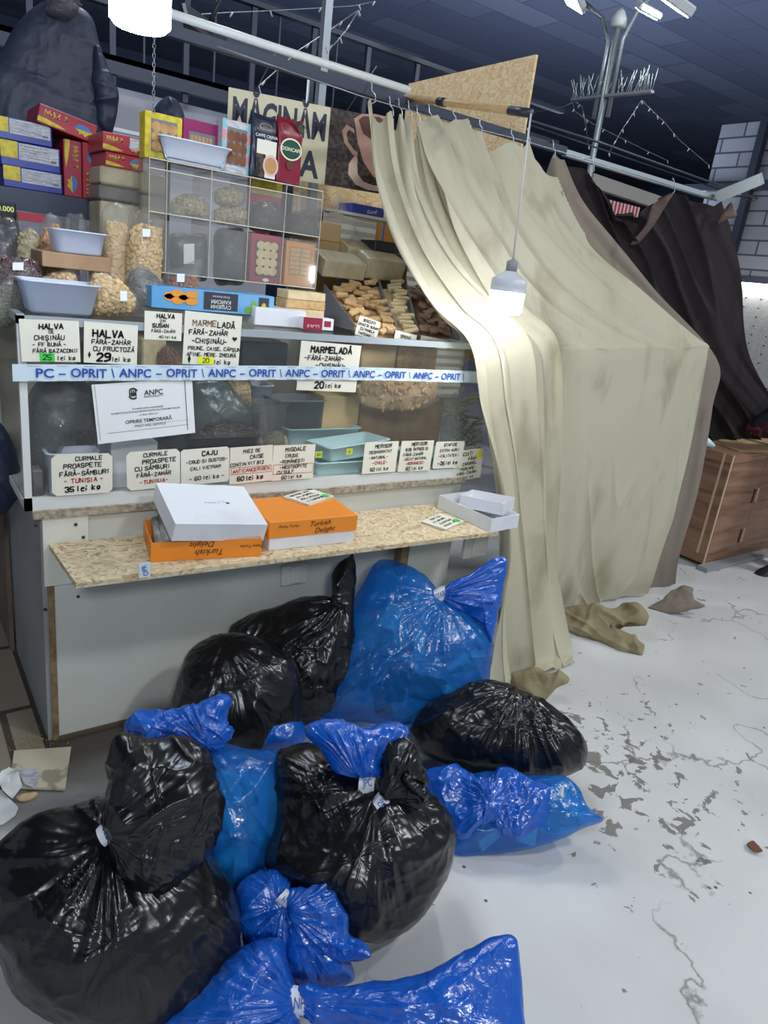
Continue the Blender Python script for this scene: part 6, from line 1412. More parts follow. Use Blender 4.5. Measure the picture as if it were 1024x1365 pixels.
prt(sg, 'bean_picture', 'beans', lambda b: b.add([fr.p(wl_, 0, .0008), fr.p(wS, 0, .0008), fr.p(wS, hS, .0008), fr.p(wl_, hS, .0008)], [(0, 1, 2, 3)]))
def cup_art(b):
    c = [fx(x, y) for x, y in ((472, 158), (477, 190), (484, 215), (498, 236), (515, 240), (525, 225), (525, 158), (500, 152), (482, 152))]; b.add([fr.p(x, y, .0016) for x, y in c][::-1], [tuple(range(len(c)))])
    o_ = [fx(x, y) for x, y in ((472, 172), (462, 166), (456, 174), (459, 190), (470, 206), (476, 210))]; i_ = [fx(x, y) for x, y in ((473, 178), (465, 173), (462, 178), (464, 189), (472, 200), (477, 203))]
    for k in range(5): b.add([fr.p(*o_[k], .0016), fr.p(*o_[k+1], .0016), fr.p(*i_[k+1], .0016), fr.p(*i_[k], .0016)], [(3, 2, 1, 0)])
prt(sg, 'cup_picture', 'cup', cup_art)
prt(sg, 'coffee_picture', 'coffee', lambda b: b.add([fr.p(*fx(x, y), .0022) for x, y in ((478, 160), (484, 155), (505, 156), (520, 165), (520, 190), (500, 190), (484, 178))][::-1], [tuple(range(7))]))
def sau(b):
    o_ = [fx(x, y) for x, y in ((474, 206), (465, 218), (464, 232), (474, 246), (490, 253), (510, 256))]; i_ = [fx(x, y) for x, y in ((477, 212), (476, 220), (477, 232), (484, 242), (497, 247), (510, 248))]
    for k in range(5): b.add([fr.p(*o_[k], .0012), fr.p(*o_[k+1], .0012), fr.p(*i_[k+1], .0012), fr.p(*i_[k], .0012)], [(3, 2, 1, 0)])
prt(sg, 'saucer_picture', 'saucer', sau)
for xx in (.15, .7): b = MB().tube([fr.p(wS*xx, hS, -.004), fr.p(wS*xx, hS, -.004)+np.array([0, -.0, .0])+np.array([0, (2.6-3.0)*.5, .14])], .002, 6); obj('hanging_wire', b, M['steel'], sg)

# ================================================================ right hand goods behind the wafer bins
X0_, X1_, Z0_, Z1_ = rect(428, 290, 540, 352, 2.98)
b = MB(); rows = []
for j in range(41):
    z = 1.0+(Z1_-1.0)*j/40; rows.append([(X0_, 2.98+.005*math.cos(j*PI), z), (X1_+.5, 2.98+.005*math.cos(j*PI), z)])
b.grid(np.array(rows)); b.smooth = [False]*len(b.smooth); b.box(X0_, X1_+.5, 2.96, 3.2, Z1_, Z1_+.012); o = obj('ribbed_stand', b, M['ribbed']); tag(o, 'white ribbed sheet metal stand behind the wafer bins', 'stand')
ZS = Z1_+.0125
pbox('carton', 'dark blue carton with white script standing on the ribbed stand', 'carton', (468, 274, 512, 298), 2.99, .12, 'blue_box', lambda o, f: prt(o, 'lettering', 'white_paper', lambda b: printed(b, f, 'Kandi', .6*f.w, .45*f.h, .4*f.h, .0, rot=.12, shear=.4)), base=ZS)
pouch('small shiny bag with pink print on the ribbed stand', [(440, 288), (444, 268), (452, 258), (460, 268), (462, 288), (450, 292)], 3.0, .02, None, 0, 0, seed=31)
X0_, X1_, Z0_, Z1_ = rect(400, 240, 560, 330, 3.15); b = MB().box(X0_, X1_+.3, 3.22, 3.235, 1.0, Z1_+.02); o = obj('strand_board', b, M['osb_new']); tag(o, 'strand board panel standing behind the ribbed stand', 'panel')
z = TOP+.12
b = MB().box(*rect(424, 346, 458, 400, 2.80)[:2], 2.76, 2.95, CZ1-.6, CZ1+.06); o = obj('stock_crate', b, M['kraft_light']); tag(o, 'pale crate under the kraft cartons beside the cabinet', 'crate')
pbox('carton', 'lower kraft carton of two beside the cabinet right end', 'carton', (424, 322, 452, 350), 2.80, .13, 'kraft_light', base=CZ1+.061)
pbox('carton', 'upper kraft carton of two beside the cabinet right end', 'carton', (425, 297, 455, 321), 2.81, .13, 'kraft_light', base=rect(424, 322, 452, 350, 2.80)[3]+.001)
X0_, X1_, Z0_, Z1_ = rect(470, 315, 483, 332, 2.95); b = MB().box(X0_, X1_, 2.945, 2.972, Z0_, Z1_, 0, None, .003); o = obj('power_adapter', b, M['white_frame']); tag(o, 'white power adapter plugged on the ribbed stand', 'adapter')
b = MB().tube([at(x, y, 'y', 2.94) for x, y in ((476, 315), (474, 304), (466, 292), (452, 285), (440, 284))], .003, 6); obj('cable', b, M['cable'], o)
pbox('snack_box', 'orange snack box in a dark tray beside the canvas edge', 'box', (509, 298, 528, 325), 2.72, .05, 'choc_orange', lambda o, f: prt(o, 'blue_edge', 'sky_print', lambda b: patch(b, f, 0, 0, .16, 1)))
pbox('dark_tray', 'dark grey tray under the orange snack box', 'tray', (500, 323, 540, 336), 2.71, .12, 'dark_tub')
b = MB().box(*rect(500, 334, 545, 380, 2.74)[:2], 2.75, 2.9, CZ1-.6, rect(500, 323, 540, 336, 2.71)[2]-.001); o = obj('stock_crate', b, M['brown_panel']); tag(o, 'brown crate bearing the dark tray near the canvas edge', 'crate')

# ================================================================ wafer bins on the case top
def bin_(label, px, Yf, Yb, mt):
    """clear sided bin tilted to the front: pixel rectangle of its mouth"""
    a, c, d, e = at(px[0][0], px[0][1], 'y', Yb), at(px[1][0], px[1][1], 'y', Yb), at(px[2][0], px[2][1], 'y', Yf), at(px[3][0], px[3][1], 'y', Yf)
    th = thing('biscuit_bin', label, 'bin', tuple((d+e)/2)); t = .004
    for (p, q) in ((a, d), (c, e)):
        b = MB(); lo = np.array([p[0], p[1], TOP]); l2 = np.array([q[0], q[1], TOP])
        vs = [p, q, l2, lo]; b.add(vs+[v+np.array([t, 0, 0]) for v in vs], [(0, 1, 2, 3), (7, 6, 5, 4), (0, 4, 5, 1), (1, 5, 6, 2), (2, 6, 7, 3), (3, 7, 4, 0)]); obj('side_wall', b, M['grey_bin'], th)
    b = MB(); vs = [d, e, np.array([e[0], e[1], TOP]), np.array([d[0], d[1], TOP])]; b.add(vs+[v+np.array([0, t, 0]) for v in vs], [(0, 1, 2, 3), (7, 6, 5, 4), (0, 4, 5, 1)]); obj('front_wall', b, M['acrylic'], th)
    b = MB(); q = .03; b.add([a-np.array([0, 0, q]), c-np.array([0, 0, q]), e-np.array([0, 0, q]), d-np.array([0, 0, q])], [(0, 1, 2, 3)]); obj('false_bottom', b, M[mt], th)
    return a, c, d, e
M['grey_bin'] = mat('grey_bin_plastic', rgb(128, 130, 136), 0.3)
def heap(nm, label, quad, size, mt, count, group, seed, order=False, rows=6):
    a, c, d, e = quad; rnd = random.Random(seed); b = MB().box(-size[0]/2, size[0]/2, -size[1]/2, size[1]/2, -size[2]/2, size[2]/2, 0, None, min(size)*.15)
    first = obj(nm, b, M[mt]); tag(first, label, nm.replace('_', ' '), group)
    up = np.cross(c-a, a-d); up /= np.linalg.norm(up)
    if up[2] < 0: up = -up
    for i in range(count):
        if order: s, t_ = rnd.uniform(.3, .7), (i+.5)/count
        else: s, t_ = rnd.uniform(.10, .90), rnd.uniform(.06, .94)
        p = (d*(1-s)+e*s)*(1-t_)+(a*(1-s)+c*s)*t_+up*(rnd.uniform(.0, .02) if not order else .012)-np.array([0, 0, .012])
        bs = Vector((c-a)/np.linalg.norm(c-a)); fw = Vector((a-d)/np.linalg.norm(a-d)); B3 = Matrix((bs, fw, Vector(up))).transposed()
        Er = Euler((rnd.uniform(-.25, .25), rnd.uniform(-.25, .25), rnd.uniform(-.5, .5) if not order else rnd.uniform(-.12, .12))).to_matrix()
        Mx = Matrix.Translation(Vector(p))@(B3@Er).to_4x4()
        if i == 0: first.matrix_world = Mx; WM[first.name] = Mx
        else: dup(first, Mx)
Q1 = bin_('clear fronted bin of wafer squares beside the clear cabinet', ((432, 378), (505, 372), (478, 440), (528, 446)), 2.30, 2.62, 'wafer')
heap('wafer_bar', 'tan wafer bar heaped in the bin beside the clear cabinet', Q1, (.05, .022, .012), 'wafer', 60, 'wafer bars in the left bin', 1)
Q2 = bin_('narrow bin of stacked pale wafer fingers in the middle', ((505, 376), (540, 374), (530, 440), (556, 446)), 2.30, 2.60, 'pale_wafer')
heap('wafer_finger', 'pale wafer finger stacked in the narrow middle bin', Q2, (.062, .016, .014), 'pale_wafer', 15, 'wafer fingers in the middle bin', 2, True)
Q3 = bin_('bin of cocoa wafer squares next to the canvas edge', ((541, 372), (575, 378), (558, 446), (612, 456)), 2.30, 2.60, 'brown_wafer')
heap('cocoa_wafer', 'cocoa brown wafer square heaped in the bin next to the canvas', Q3, (.034, .030, .010), 'brown_wafer', 40, 'cocoa wafers in the right bin', 3)
def slabpack(label, px, Y, depth, mt, base=None, tilt=.35):
    X0, X1, Z0, Z1 = rect(*px, Y); w, h = X1-X0, Z1-Z0; Mx = Matrix.Translation(((X0+X1)/2, Y, Z0))@Matrix.Rotation(tilt, 4, 'X')
    b = MB().box(-w/2, w/2, 0, depth, 0, h, 0, Mx, .004); o = obj('wafer_pack', b, M[mt]); tag(o, label, 'wafers'); b = MB().box(-w/2-.003, w/2+.003, -.003, depth+.003, -.001, h+.003, 0, Mx, .006); obj('clear_wrap', b, M['clear_block'], o)
slabpack('wrapped wafer sheet pack lying atop the left biscuit bin', (430, 348, 486, 372), 2.60, .12, 'halva')
slabpack('wrapped pale wafer sheets at the back of the biscuit bins', (462, 332, 512, 352), 2.74, .1, 'pale_wafer')
slabpack('clear bag of wafer sheets in front of the pale stack', (486, 345, 536, 374), 2.62, .1, 'halva')
b = MB().box(*rect(430, 380, 600, 400, 2.7)[:2], 2.64, 2.72, TOP, TOP+.12); o = obj('back_crate', b, M['kraft']); tag(o, 'kraft crate standing behind the biscuit bins', 'crate')
# pale wafer stack between cabinet and bins
X0_, X1_, Z0_, Z1_ = rect(380, 388, 434, 425, 2.36)
for i in range(4):
    hh = (Z1_-TOP-.002)/4; b = MB().box(X0_+.003*i, X1_-.002*(i % 2), 2.36, 2.45, TOP+.001+hh*i, TOP+.001+hh*(i+1)-.001, 0, None, .002); o = obj('wafer_slab', b, M['pale_wafer' if i % 2 else 'wafer'])
    tag(o, ['lowest wafer slab of the short stack before the cabinet', 'second wafer slab of the short stack before the cabinet', 'third wafer slab of the short stack before the cabinet', 'topmost wafer slab of the short stack before the cabinet'][i], 'wafers', 'wafer slabs before the cabinet')

# ================================================================ inside the display case
ZF = CZ0+.0235; ZM = 1.184
# upper shelf
def inblock(label, px, Y, depth, mt, base, nm='halva_block', cat='halva', bev=.005):
    X0, X1, Z0, Z1 = rect(*px, Y); b = MB().box(X0, X1, Y, Y+depth, base, Z1, 0, None, bev); o = obj(nm, b, M[mt]); return tag(o, label, cat)
YU = 2.43
inblock('cut pale halva block on the upper case shelf behind the susan card', (190, 452, 222, 470), YU, .12, 'pale_wafer', ZM+.001)
pouch('bag of dark brown seeds on the upper case shelf, left of centre', [(205, 494), (207, 470), (218, 458), (234, 466), (248, 484), (246, 496)], YU, .035, 'flax', .005, 120, seed=41, tilt=2, nm='seeds')
inblock('long dark grey tray in the upper case shelf behind the tape', (322, 456, 384, 482), YU, .15, 'dark_tub', ZM+.001, 'dark_tray', 'tray')
inblock('tan halva slab on the upper case shelf, left of the wide one', (484, 452, 530, 478), YU, .14, 'kraft_light', ZM+.001)
inblock('wide wrapped tan halva slab at the upper shelf right end', (532, 456, 584, 484), YU, .14, 'wafer', ZM+.001)
inblock('dark bread brown block on the upper shelf behind the left cards', (112, 462, 188, 486), YU+.05, .12, 'date', ZM+.001)
# lower floor, left to right
inblock('greyish pressed block standing in the lower left case corner', (42, 627, 58, 660), 2.20, .06, 'grey_halva', ZF)
tub('plastic_tray', 'white tray behind the grey sack at the left of the case', (60, 132, 566), (66, 128, 655), 2.40, .2, 'white_tub', ZF)
tub('plastic_tray', 'frosted white tray in front at the left of the case', (64, 132, 604), (68, 128, 658), 2.185, .08, 'white_tub', ZF)
pouch('dusty grey sack sagging inside the left of the display case', [(38, 640), (36, 560), (42, 520), (70, 500), (110, 505), (128, 530), (132, 570), (110, 580), (80, 600), (60, 648)], 2.30, .07, 'poppy', .007, 120, fl='smoky', seed=42, tilt=2, nm='seeds', crease=.012)
inblock('brown paper block behind the closure notice edge', (100, 526, 126, 556), 2.40, .08, 'brown_panel', ZF+.1, 'paper_block', 'block')
inblock('white carton under the closure notice in the case', (148, 590, 210, 650), 2.24, .18, 'card_white', ZF, 'white_carton', 'carton', .002)
tub('plastic_tray', 'dark tray under the big seed sack in the case', (250, 348, 582), (258, 340, 640), 2.26, .3, 'dark_tub', ZF)
pouch('heap of dried brown fruit in the dark tray of the case', [(252, 600), (256, 575), (290, 562), (330, 566), (350, 580), (348, 602), (300, 606)], 2.34, .05, 'date', .011, 110, seed=43, tilt=10, nm='dates')
pouch('large grey green seed sack leaning in the middle of the case', [(256, 590), (256, 520), (270, 508), (300, 510), (318, 530), (334, 548), (332, 562), (300, 580), (270, 594)], 2.44, .07, 'seed_dark', .003, 30, fl='smoky', seed=44, tilt=2, nm='seeds') if False else None
n = facing(290, 545, 5); P = at(290, 545, 'y', 2.44); b = MB(); soft(b, [(254, 596), (254, 520), (270, 507), (300, 508), (318, 528), (336, 550), (334, 568), (300, 584), (270, 600)], P, n, .07, .06, lumps=.006, crease=.008, fine=.002, seed=44, nphi=100, nrho=30, floor=None)
o = obj('seed_sack', b, mat('grey_green_film', rgb(98, 106, 102), 0.25, bump=.4, bscale=30)); tag(o, 'large grey green sack leaning in the middle of the case', 'sack')
pouch('clear bag of pale chickpeas behind the grey green sack', [(300, 520), (304, 505), (322, 500), (334, 510), (336, 540), (330, 548), (314, 530)], 2.50, .04, 'cashew', .008, 90, seed=45, tilt=2)
tub('plastic_tub', 'teal edged grey tray under the grey green sack', (322, 350, 548), (326, 346, 600), 2.45, .2, 'grey_tub', ZF)
tub('plastic_tub', 'white tub behind the middle of the case', (338, 366, 514), (342, 362, 560), 2.56, .12, 'white_tub', ZF)
tub('plastic_tub', 'dark grey tub behind the mint trays, second from the white tub', (370, 436, 534), (378, 428, 570), 2.44, .14, 'grey_tub', ZF)
tub('plastic_bin', 'clear bin of pale crumbs beside the mint trays', (346, 386, 540), (350, 384, 606), 2.30, .12, 'acrylic', ZF)
pouch('heap of pale flakes inside the clear bin of the case', [(350, 600), (350, 580), (368, 572), (384, 582), (384, 602)], 2.36, .03, 'pistachio', .006, 60, seed=46, tilt=4, nm='flakes')
inblock('printed brown carton behind the mint trays in the case', (430, 528, 478, 580), 2.46, .14, 'kraft_light', ZF, 'carton', 'carton', .002)
inblock('broad tan cardboard carton at the right of the case', (478, 530, 588, 600), 2.50, .16, 'kraft', ZF, 'carton', 'carton', .002)
pouch('clear film bag of tan biscuits over the broad carton in the case', [(470, 515), (490, 498), (540, 492), (585, 500), (588, 530), (560, 545), (510, 548), (478, 540)], 2.33, .04, 'wafer', .014, 70, seed=47, tilt=4, nm='biscuits', asp=(1.4, .9, .4))
def tray(label, TL, TR, BLx, Y, h, d, mt, base, rot):
    a, c = at(*TL, 'y', Y), at(*TR, 'y', Y); w = np.linalg.norm(c-a); return a, c
def minttray(label, c, w, d, h, rot, base, tx=0, ty=0):
    Mx = Matrix.Translation((c[0], c[1], base))@Euler((tx, ty, rot)).to_matrix().to_4x4(); b = MB(); k = 5; t = .003; rows = []
    def ring(w_, d_, z, r):
        out = []
        for sx_, sy_, a0 in ((1, 1, 0), (-1, 1, 90), (-1, -1, 180), (1, -1, 270)):
            for i in range(k): an = math.radians(a0+90*i/(k-1)); out.append(Mx@Vector((sx_*(w_/2-r)+r*math.cos(an), sy_*(d_/2-r)+r*math.sin(an), z)))
        return [tuple(v) for v in out]
    for (q, z, r) in ((-.03, 0, .012), (-.028, .004, .015), (0, h-.004, .018), (.014, h-.004, .02), (.014, h, .02), (-.006, h, .016), (-.032, .006, .012)): rows.append(ring(w+q, d+q, z, r))
    b.grid(np.array(rows), 0, True); nn_ = 4*k; b.f += [tuple(range(nn_))[::-1], tuple(6*nn_+i for i in range(nn_))]; b.m += [0, 0]; b.smooth += [False, False]
    o = obj('plastic_tray', b, M['mint']); tag(o, label, 'tray'); return o
def stick(o, px, Y, s, base_lift=.001):
    q = at(*px, 'y', Y); fr = Frame((q[0]-.014, Y, q[2]-.012), (1, 0, 0), (0, 0, 1), .028, .024); b = MB(); slab(b, fr, .001); so = obj('price_sticker', b, M['yellow_note'], o); so['label'] = 'yellow price sticker'
    b = MB(); write(b, fr, s, .014, .012, .010, lift=.001); obj('figure', b, M['ink'], so)
q = at(452, 610, 'y', 2.26); o = minttray('lower mint tray with yellow price stickers near the case glass', (q[0], 2.29), .25, .16, .055, .0, ZF)
stick(o, (425, 606), 2.195, '60'); stick(o, (466, 602), 2.195, '8')
q = at(470, 585, 'y', 2.28); minttray('slanted mint tray lying across the lower one', (q[0], 2.30), .30, .16, .06, .12, ZF+.0575, -.05, -.06)
q = at(432, 566, 'y', 2.42); minttray('large mint tray at the back, behind the slanted one', (q[0], 2.49), .34, .18, .07, .0, ZF+.07)
b = MB().box(q[0]-.12, q[0]+.12, 2.42, 2.58, ZF, ZF+.069); o = obj('dark_tray', b, M['dark_tub']); tag(o, 'dark low box bearing the large mint tray', 'tray')
q = at(585, 580, 'y', 2.25); minttray('pale mint tray behind the cranberry and raisin cards', (q[0]-.02, 2.29), .24, .17, .055, -.1, ZF)
# bread sticks bag
def sticks():
    rnd = random.Random(4); ol = [(590, 610), (588, 560), (604, 525), (625, 515), (640, 530), (643, 575), (640, 606), (615, 612)]
    n = facing(615, 565, 4); P = at(615, 565, 'y', 2.40); b = MB(); soft(b, ol, P, n, .06, .05, lumps=.006, crease=.008, nphi=90, nrho=26, floor=None, seed=48); o = obj('clear_pouch', b, M['clear']); tag(o, 'clear bag of greenish bread sticks at the case right end', 'bag')
    for i in range(60):
        x, y = rnd.uniform(594, 638), rnd.uniform(528, 604)
        if not inside(ol, x, y): continue
        c = onplane(x, y, P, n)+n*rnd.uniform(.01, .05); a = math.radians(rnd.gauss(20, 30)); d = inplane(n, math.degrees(a))*.028+n*rnd.uniform(-.004, .004)
        s = MB().tube([c-d, c+d], .0042, 6); obj('bread_stick', s, M['stick'], o)
sticks()

# ================================================================ strand board partition, pole, spikes, lamps, strings
b = MB().box(2.75, 2.765, 2.90, 3.95, 1.2, 2.70); o = obj('board_partition', b, M['osb_new']); tag(o, 'bright strand board partition rising behind the rail', 'partition')
XP = 4.11; q = at(806, 128, 'x', XP); YP = q[1]; zP = at(824, 30, 'y', YP)[2]
po = thing('lamp_pole', 'tall steel pole with floodlights on top behind the curtains', 'pole', (XP, YP, 0))
b = MB().tube([(XP, YP, 0), (XP, YP, zP)], .021, 12); obj('shaft', b, M['steel'], po)
for s in (-1, 1):
    b = MB().tube([(XP, YP+.06*s, zP-.55), (XP, YP+.06*s, zP-.1), (XP, YP+.14*s, zP+.05), (XP, YP+.40*s, zP+.22)], .014, 8); obj('arm', b, M['steel'], po)
b = MB().lathe([(.02, -.03), (.05, -.02), (.05, .02), (.03, .06), (.01, .08)], (XP, YP, zP), 16); obj('clamp', b, M['lamp_body'], po)
def flood(label, px, Y, w, h, d, rz):
    c = at(*px, 'y', Y); Mx = Matrix.Translation(Vector(c))@Euler((0.5, .2, rz)).to_matrix().to_4x4(); th = thing('floodlight', label, 'floodlight', tuple(c))
    b = MB().box(-w/2, w/2, -d/2, d/2, 0, h, 0, Mx, .01); obj('housing', b, M['lamp_body'], th); b = MB().box(-w/2+.015, w/2-.015, -d/2+.01, d/2-.01, -.004, .001, 0, Mx); obj('lit_face', b, M['flood_face'], th)
    return c
flood('floodlight on the left arm of the lamp pole, cut by the frame top', (762, 2), YP+.35, .2, .05, .16, .4)
flood('floodlight on the right arm of the lamp pole, larger and glaring', (893, 6), YP-.45, .26, .06, .16, -.2)
flood('small floodlight nearer the lamp pole, between the other two', (862, 18), YP-.25, .16, .04, .12, -.4)
c = at(270, 46, 'y', 2.72); th = thing('floodlight', 'unlit black floodlight hung under the rail near the bright bulb', 'floodlight', tuple(c)); Mx = Matrix.Translation(Vector(c))@Euler((.75, .25, .1)).to_matrix().to_4x4()
b = MB().box(-.085, .085, -.06, .06, .0, .035, 0, Mx, .008); obj('housing', b, M['black_metal'], th); b = MB().box(-.055, .055, -.04, .04, -.004, .001, 0, Mx); obj('glass_face', b, M['pale_label'], th)
b = MB().tube([Mx@Vector((0, 0, .03)), Mx@Vector((0, .0, .06)), (c[0]+.02, 2.62, c[2]+.09)], .008, 8); obj('bracket', b, M['black_metal'], th)
sa, sb_ = at(763, 133, 'x', XP), at(870, 122, 'x', XP)
sp = thing('bird_spike_bar', 'steel cross bar with bristling bird spikes on the lamp pole', 'spike bar', tuple((sa+sb_)/2))
b = MB(); beam(b, sa, sb_, .018, .008); obj('bar', b, M['steel'], sp)
rnd = random.Random(3)
for i in range(46):
    t_ = (i+.5)/46
    if .46 < t_ < .56: continue
    c = sa*(1-t_)+sb_*t_; d = np.array([rnd.uniform(-.05, .05), rnd.uniform(-.05, .05), rnd.uniform(.10, .145)])
    s = MB().tube([c, c+d], .0022, 5); obj('spike', s, M['alu'], sp)
def string(label, pts, Y, n_, nm='light_string', axis='y', start=None, end=None):
    P = [at(x, y, axis, Y) for x, y in pts]
    if start is not None: P = [np.array(start)]+P
    if end is not None: P = P+[np.array(end)]
    th = thing(nm, label, 'string light', tuple(P[0])); b = MB(); b.tube(P, .0022, 5); obj('wire', b, M['steel'], th)
    b = MB(); L = np.linspace(0, len(P)-1, n_)
    for k, t_ in enumerate(L):
        i = min(int(t_), len(P)-2); c = P[i]*(1-(t_-i))+P[i+1]*(t_-i); b = MB().tube([c, c+np.array([.012*(-1)**k, 0, -.02])], .004, 5); obj('fairy_bulb', b, M['cable'], th)
string('fairy light string falling from the right spike bar end towards the rail', [(855, 134), (845, 150), (830, 172), (812, 204)], YP-.2, 7)
string('fairy light string running from the spike bar down to the far right', [(856, 134), (872, 150), (885, 162), (905, 186), (945, 220)], YP-.3, 7)
string('fairy light string crossing behind the lamp pole from the left spike end', [(766, 148), (790, 165), (820, 180), (860, 200), (890, 214)], YP+.4, 7, start=sa)
string('short fairy light string at the left of the lamp pole', [(776, 142), (780, 162), (785, 195)], YP+.3, 5, start=sa)
string('fairy light wire stretched across the top left behind the steel post', [(225, 22), (300, 17), (370, 14), (470, 8), (500, 2)], 3.4, 8, start=(.74, 2.6, zr+.02))
string('fairy light string slanting down to the sign board', [(477, 14), (440, 40), (400, 66), (345, 115)], 3.3, 8, end=fr.p(wS*.1, hS, -.004) if False else (1.42, 3.06, 2.2))
string('fairy light string slanting down beside the steel post', [(478, 14), (462, 40), (445, 60)], 3.2, 5, end=(POSTX, 3.045, at(440, 66, 'y', 3.06)[2]))
b = MB().tube([at(x, y, 'x', XP) for x, y in ((708, 150), (735, 146), (752, 142), (764, 136))], .002, 5); o = obj('tie_wire', b, M['steel']); tag(o, 'thin tie wire from the wooden pole to the spike bar', 'wire')
# links of the chain hanging under the left bulb
b = MB(); zc0, zc1 = at(205, 40, 'y', 2.56)[2], at(205, 152, 'y', 2.56)[2]; xc = at(205, 100, 'y', 2.56)[0]; k = 0; z = zc0+.1
while z > zc1:
    P = [(xc+.0045*math.cos(a)*(k % 2), 2.56+.0045*math.cos(a)*((k+1) % 2), z+.008*math.sin(a)) for a in np.linspace(0, 2*PI, 9)]; b.tube(P, .0014, 5); z -= .013; k += 1
o = obj('chain', b, M['steel']); tag(o, 'thin steel chain hanging behind the bright left bulb', 'chain')
# roller arm at the rail's right end
b = MB(); beam(b, at(957, 262, 'y', 2.56), at(1016, 238, 'y', 2.35), .03, .03); o = obj('awning_arm', b, M['alu']); tag(o, 'aluminium arm jutting from the right end of the curtain rail', 'arm')

# ================================================================ walnut cabinet and its cardboard
cab = thing('walnut_cabinet', 'walnut laminate cabinet with grooved doors right of the canvas', 'cabinet', (5.2, 2.6, 0))
b = MB().box(4.405, 6.2, 2.252, 3.1, 0.03, .78); obj('body', b, M['walnut'], cab)
b = MB().box(4.403, 4.418, 2.246, 2.252, .03, .782).box(4.402, 4.405, 2.30, 2.315, .09, .78); obj('edge_band', b, M['wood_edge'], cab)['label'] = 'pale edge band'
b = MB().box(4.42, 4.83, 2.244, 2.252, .10, .765); obj('door', b, M['walnut'], cab); b = MB().box(4.835, 5.3, 2.244, 2.252, .10, .765); obj('door', b, M['walnut'], cab)
for (x, y) in ((1004, 661), (1009, 660), (986, 714), (990, 713)):
    q = at(x, y, 'y', 2.243); b = MB().box(q[0]-.004, q[0]+.004, 2.236, 2.2445, q[2]-.05, q[2]+.05); obj('handle', b, M['wood_edge' if x in (1009, 990) else 'screw'], cab)
b = MB().box(4.35, 6.3, 2.18, 2.252, 0, .03); obj('plinth', b, M['side_panel'], cab)
ZC = .7815
def flatcard(label, pts, t, mt, lift=0):
    P = [at(x, y, 'z', ZC+lift) for x, y in pts]; n_ = len(P); vs = P+[p+np.array([0, 0, t]) for p in P]
    b = MB().add(vs, [tuple(range(n_))[::-1], tuple(range(n_, 2*n_))]+[(i, (i+1) % n_, (i+1) % n_+n_, i+n_) for i in range(n_)]); o = obj('cardboard_sheet', b, M[mt]); return tag(o, label, 'cardboard')
flatcard('large flattened cardboard sheet lying on the walnut cabinet', [(939, 577), (975, 579), (1060, 590), (1060, 605), (985, 602), (952, 590)], .004, 'kraft_light')
flatcard('torn dark edged cardboard sheet on the walnut cabinet', [(952, 586), (975, 592), (1050, 594), (1060, 600), (990, 600), (966, 594)], .004, 'kraft', .005)
n = facing(942, 590, 20); P = at(942, 595, 'z', ZC+.005); b = MB(); soft(b, [(934, 592), (936, 582), (945, 584), (954, 594), (946, 597)], P, n, .03, .02, lumps=.006, crease=.008, nphi=50, nrho=16, floor=ZC+.001); o = obj('paper_wad', b, M['mint']); tag(o, 'pale blue paper wad on the left corner of the walnut cabinet', 'paper')
n = facing(985, 545, 25); P = at(990, 572, 'z', .82); b = MB(); soft(b, [(970, 566), (975, 545), (985, 530), (998, 520), (1005, 530), (1012, 545), (1030, 560), (1030, 574), (1000, 573)], P, n, .09, .06, lumps=.03, crease=.05, fine=.004, nphi=110, nrho=34, seed=9, floor=.80)
o = obj('cloth_heap', b, mat('taupe_fabric', rgb(96, 82, 76), .85)); tag(o, 'heap of brown fabric on the dark table beyond the cabinet', 'fabric')
b = MB().box(4.2, 7.5, 3.105, 3.7, .0, .83); o = obj('dark_table', b, M['dark_cloth']); tag(o, 'dark draped table behind the walnut cabinet', 'table')

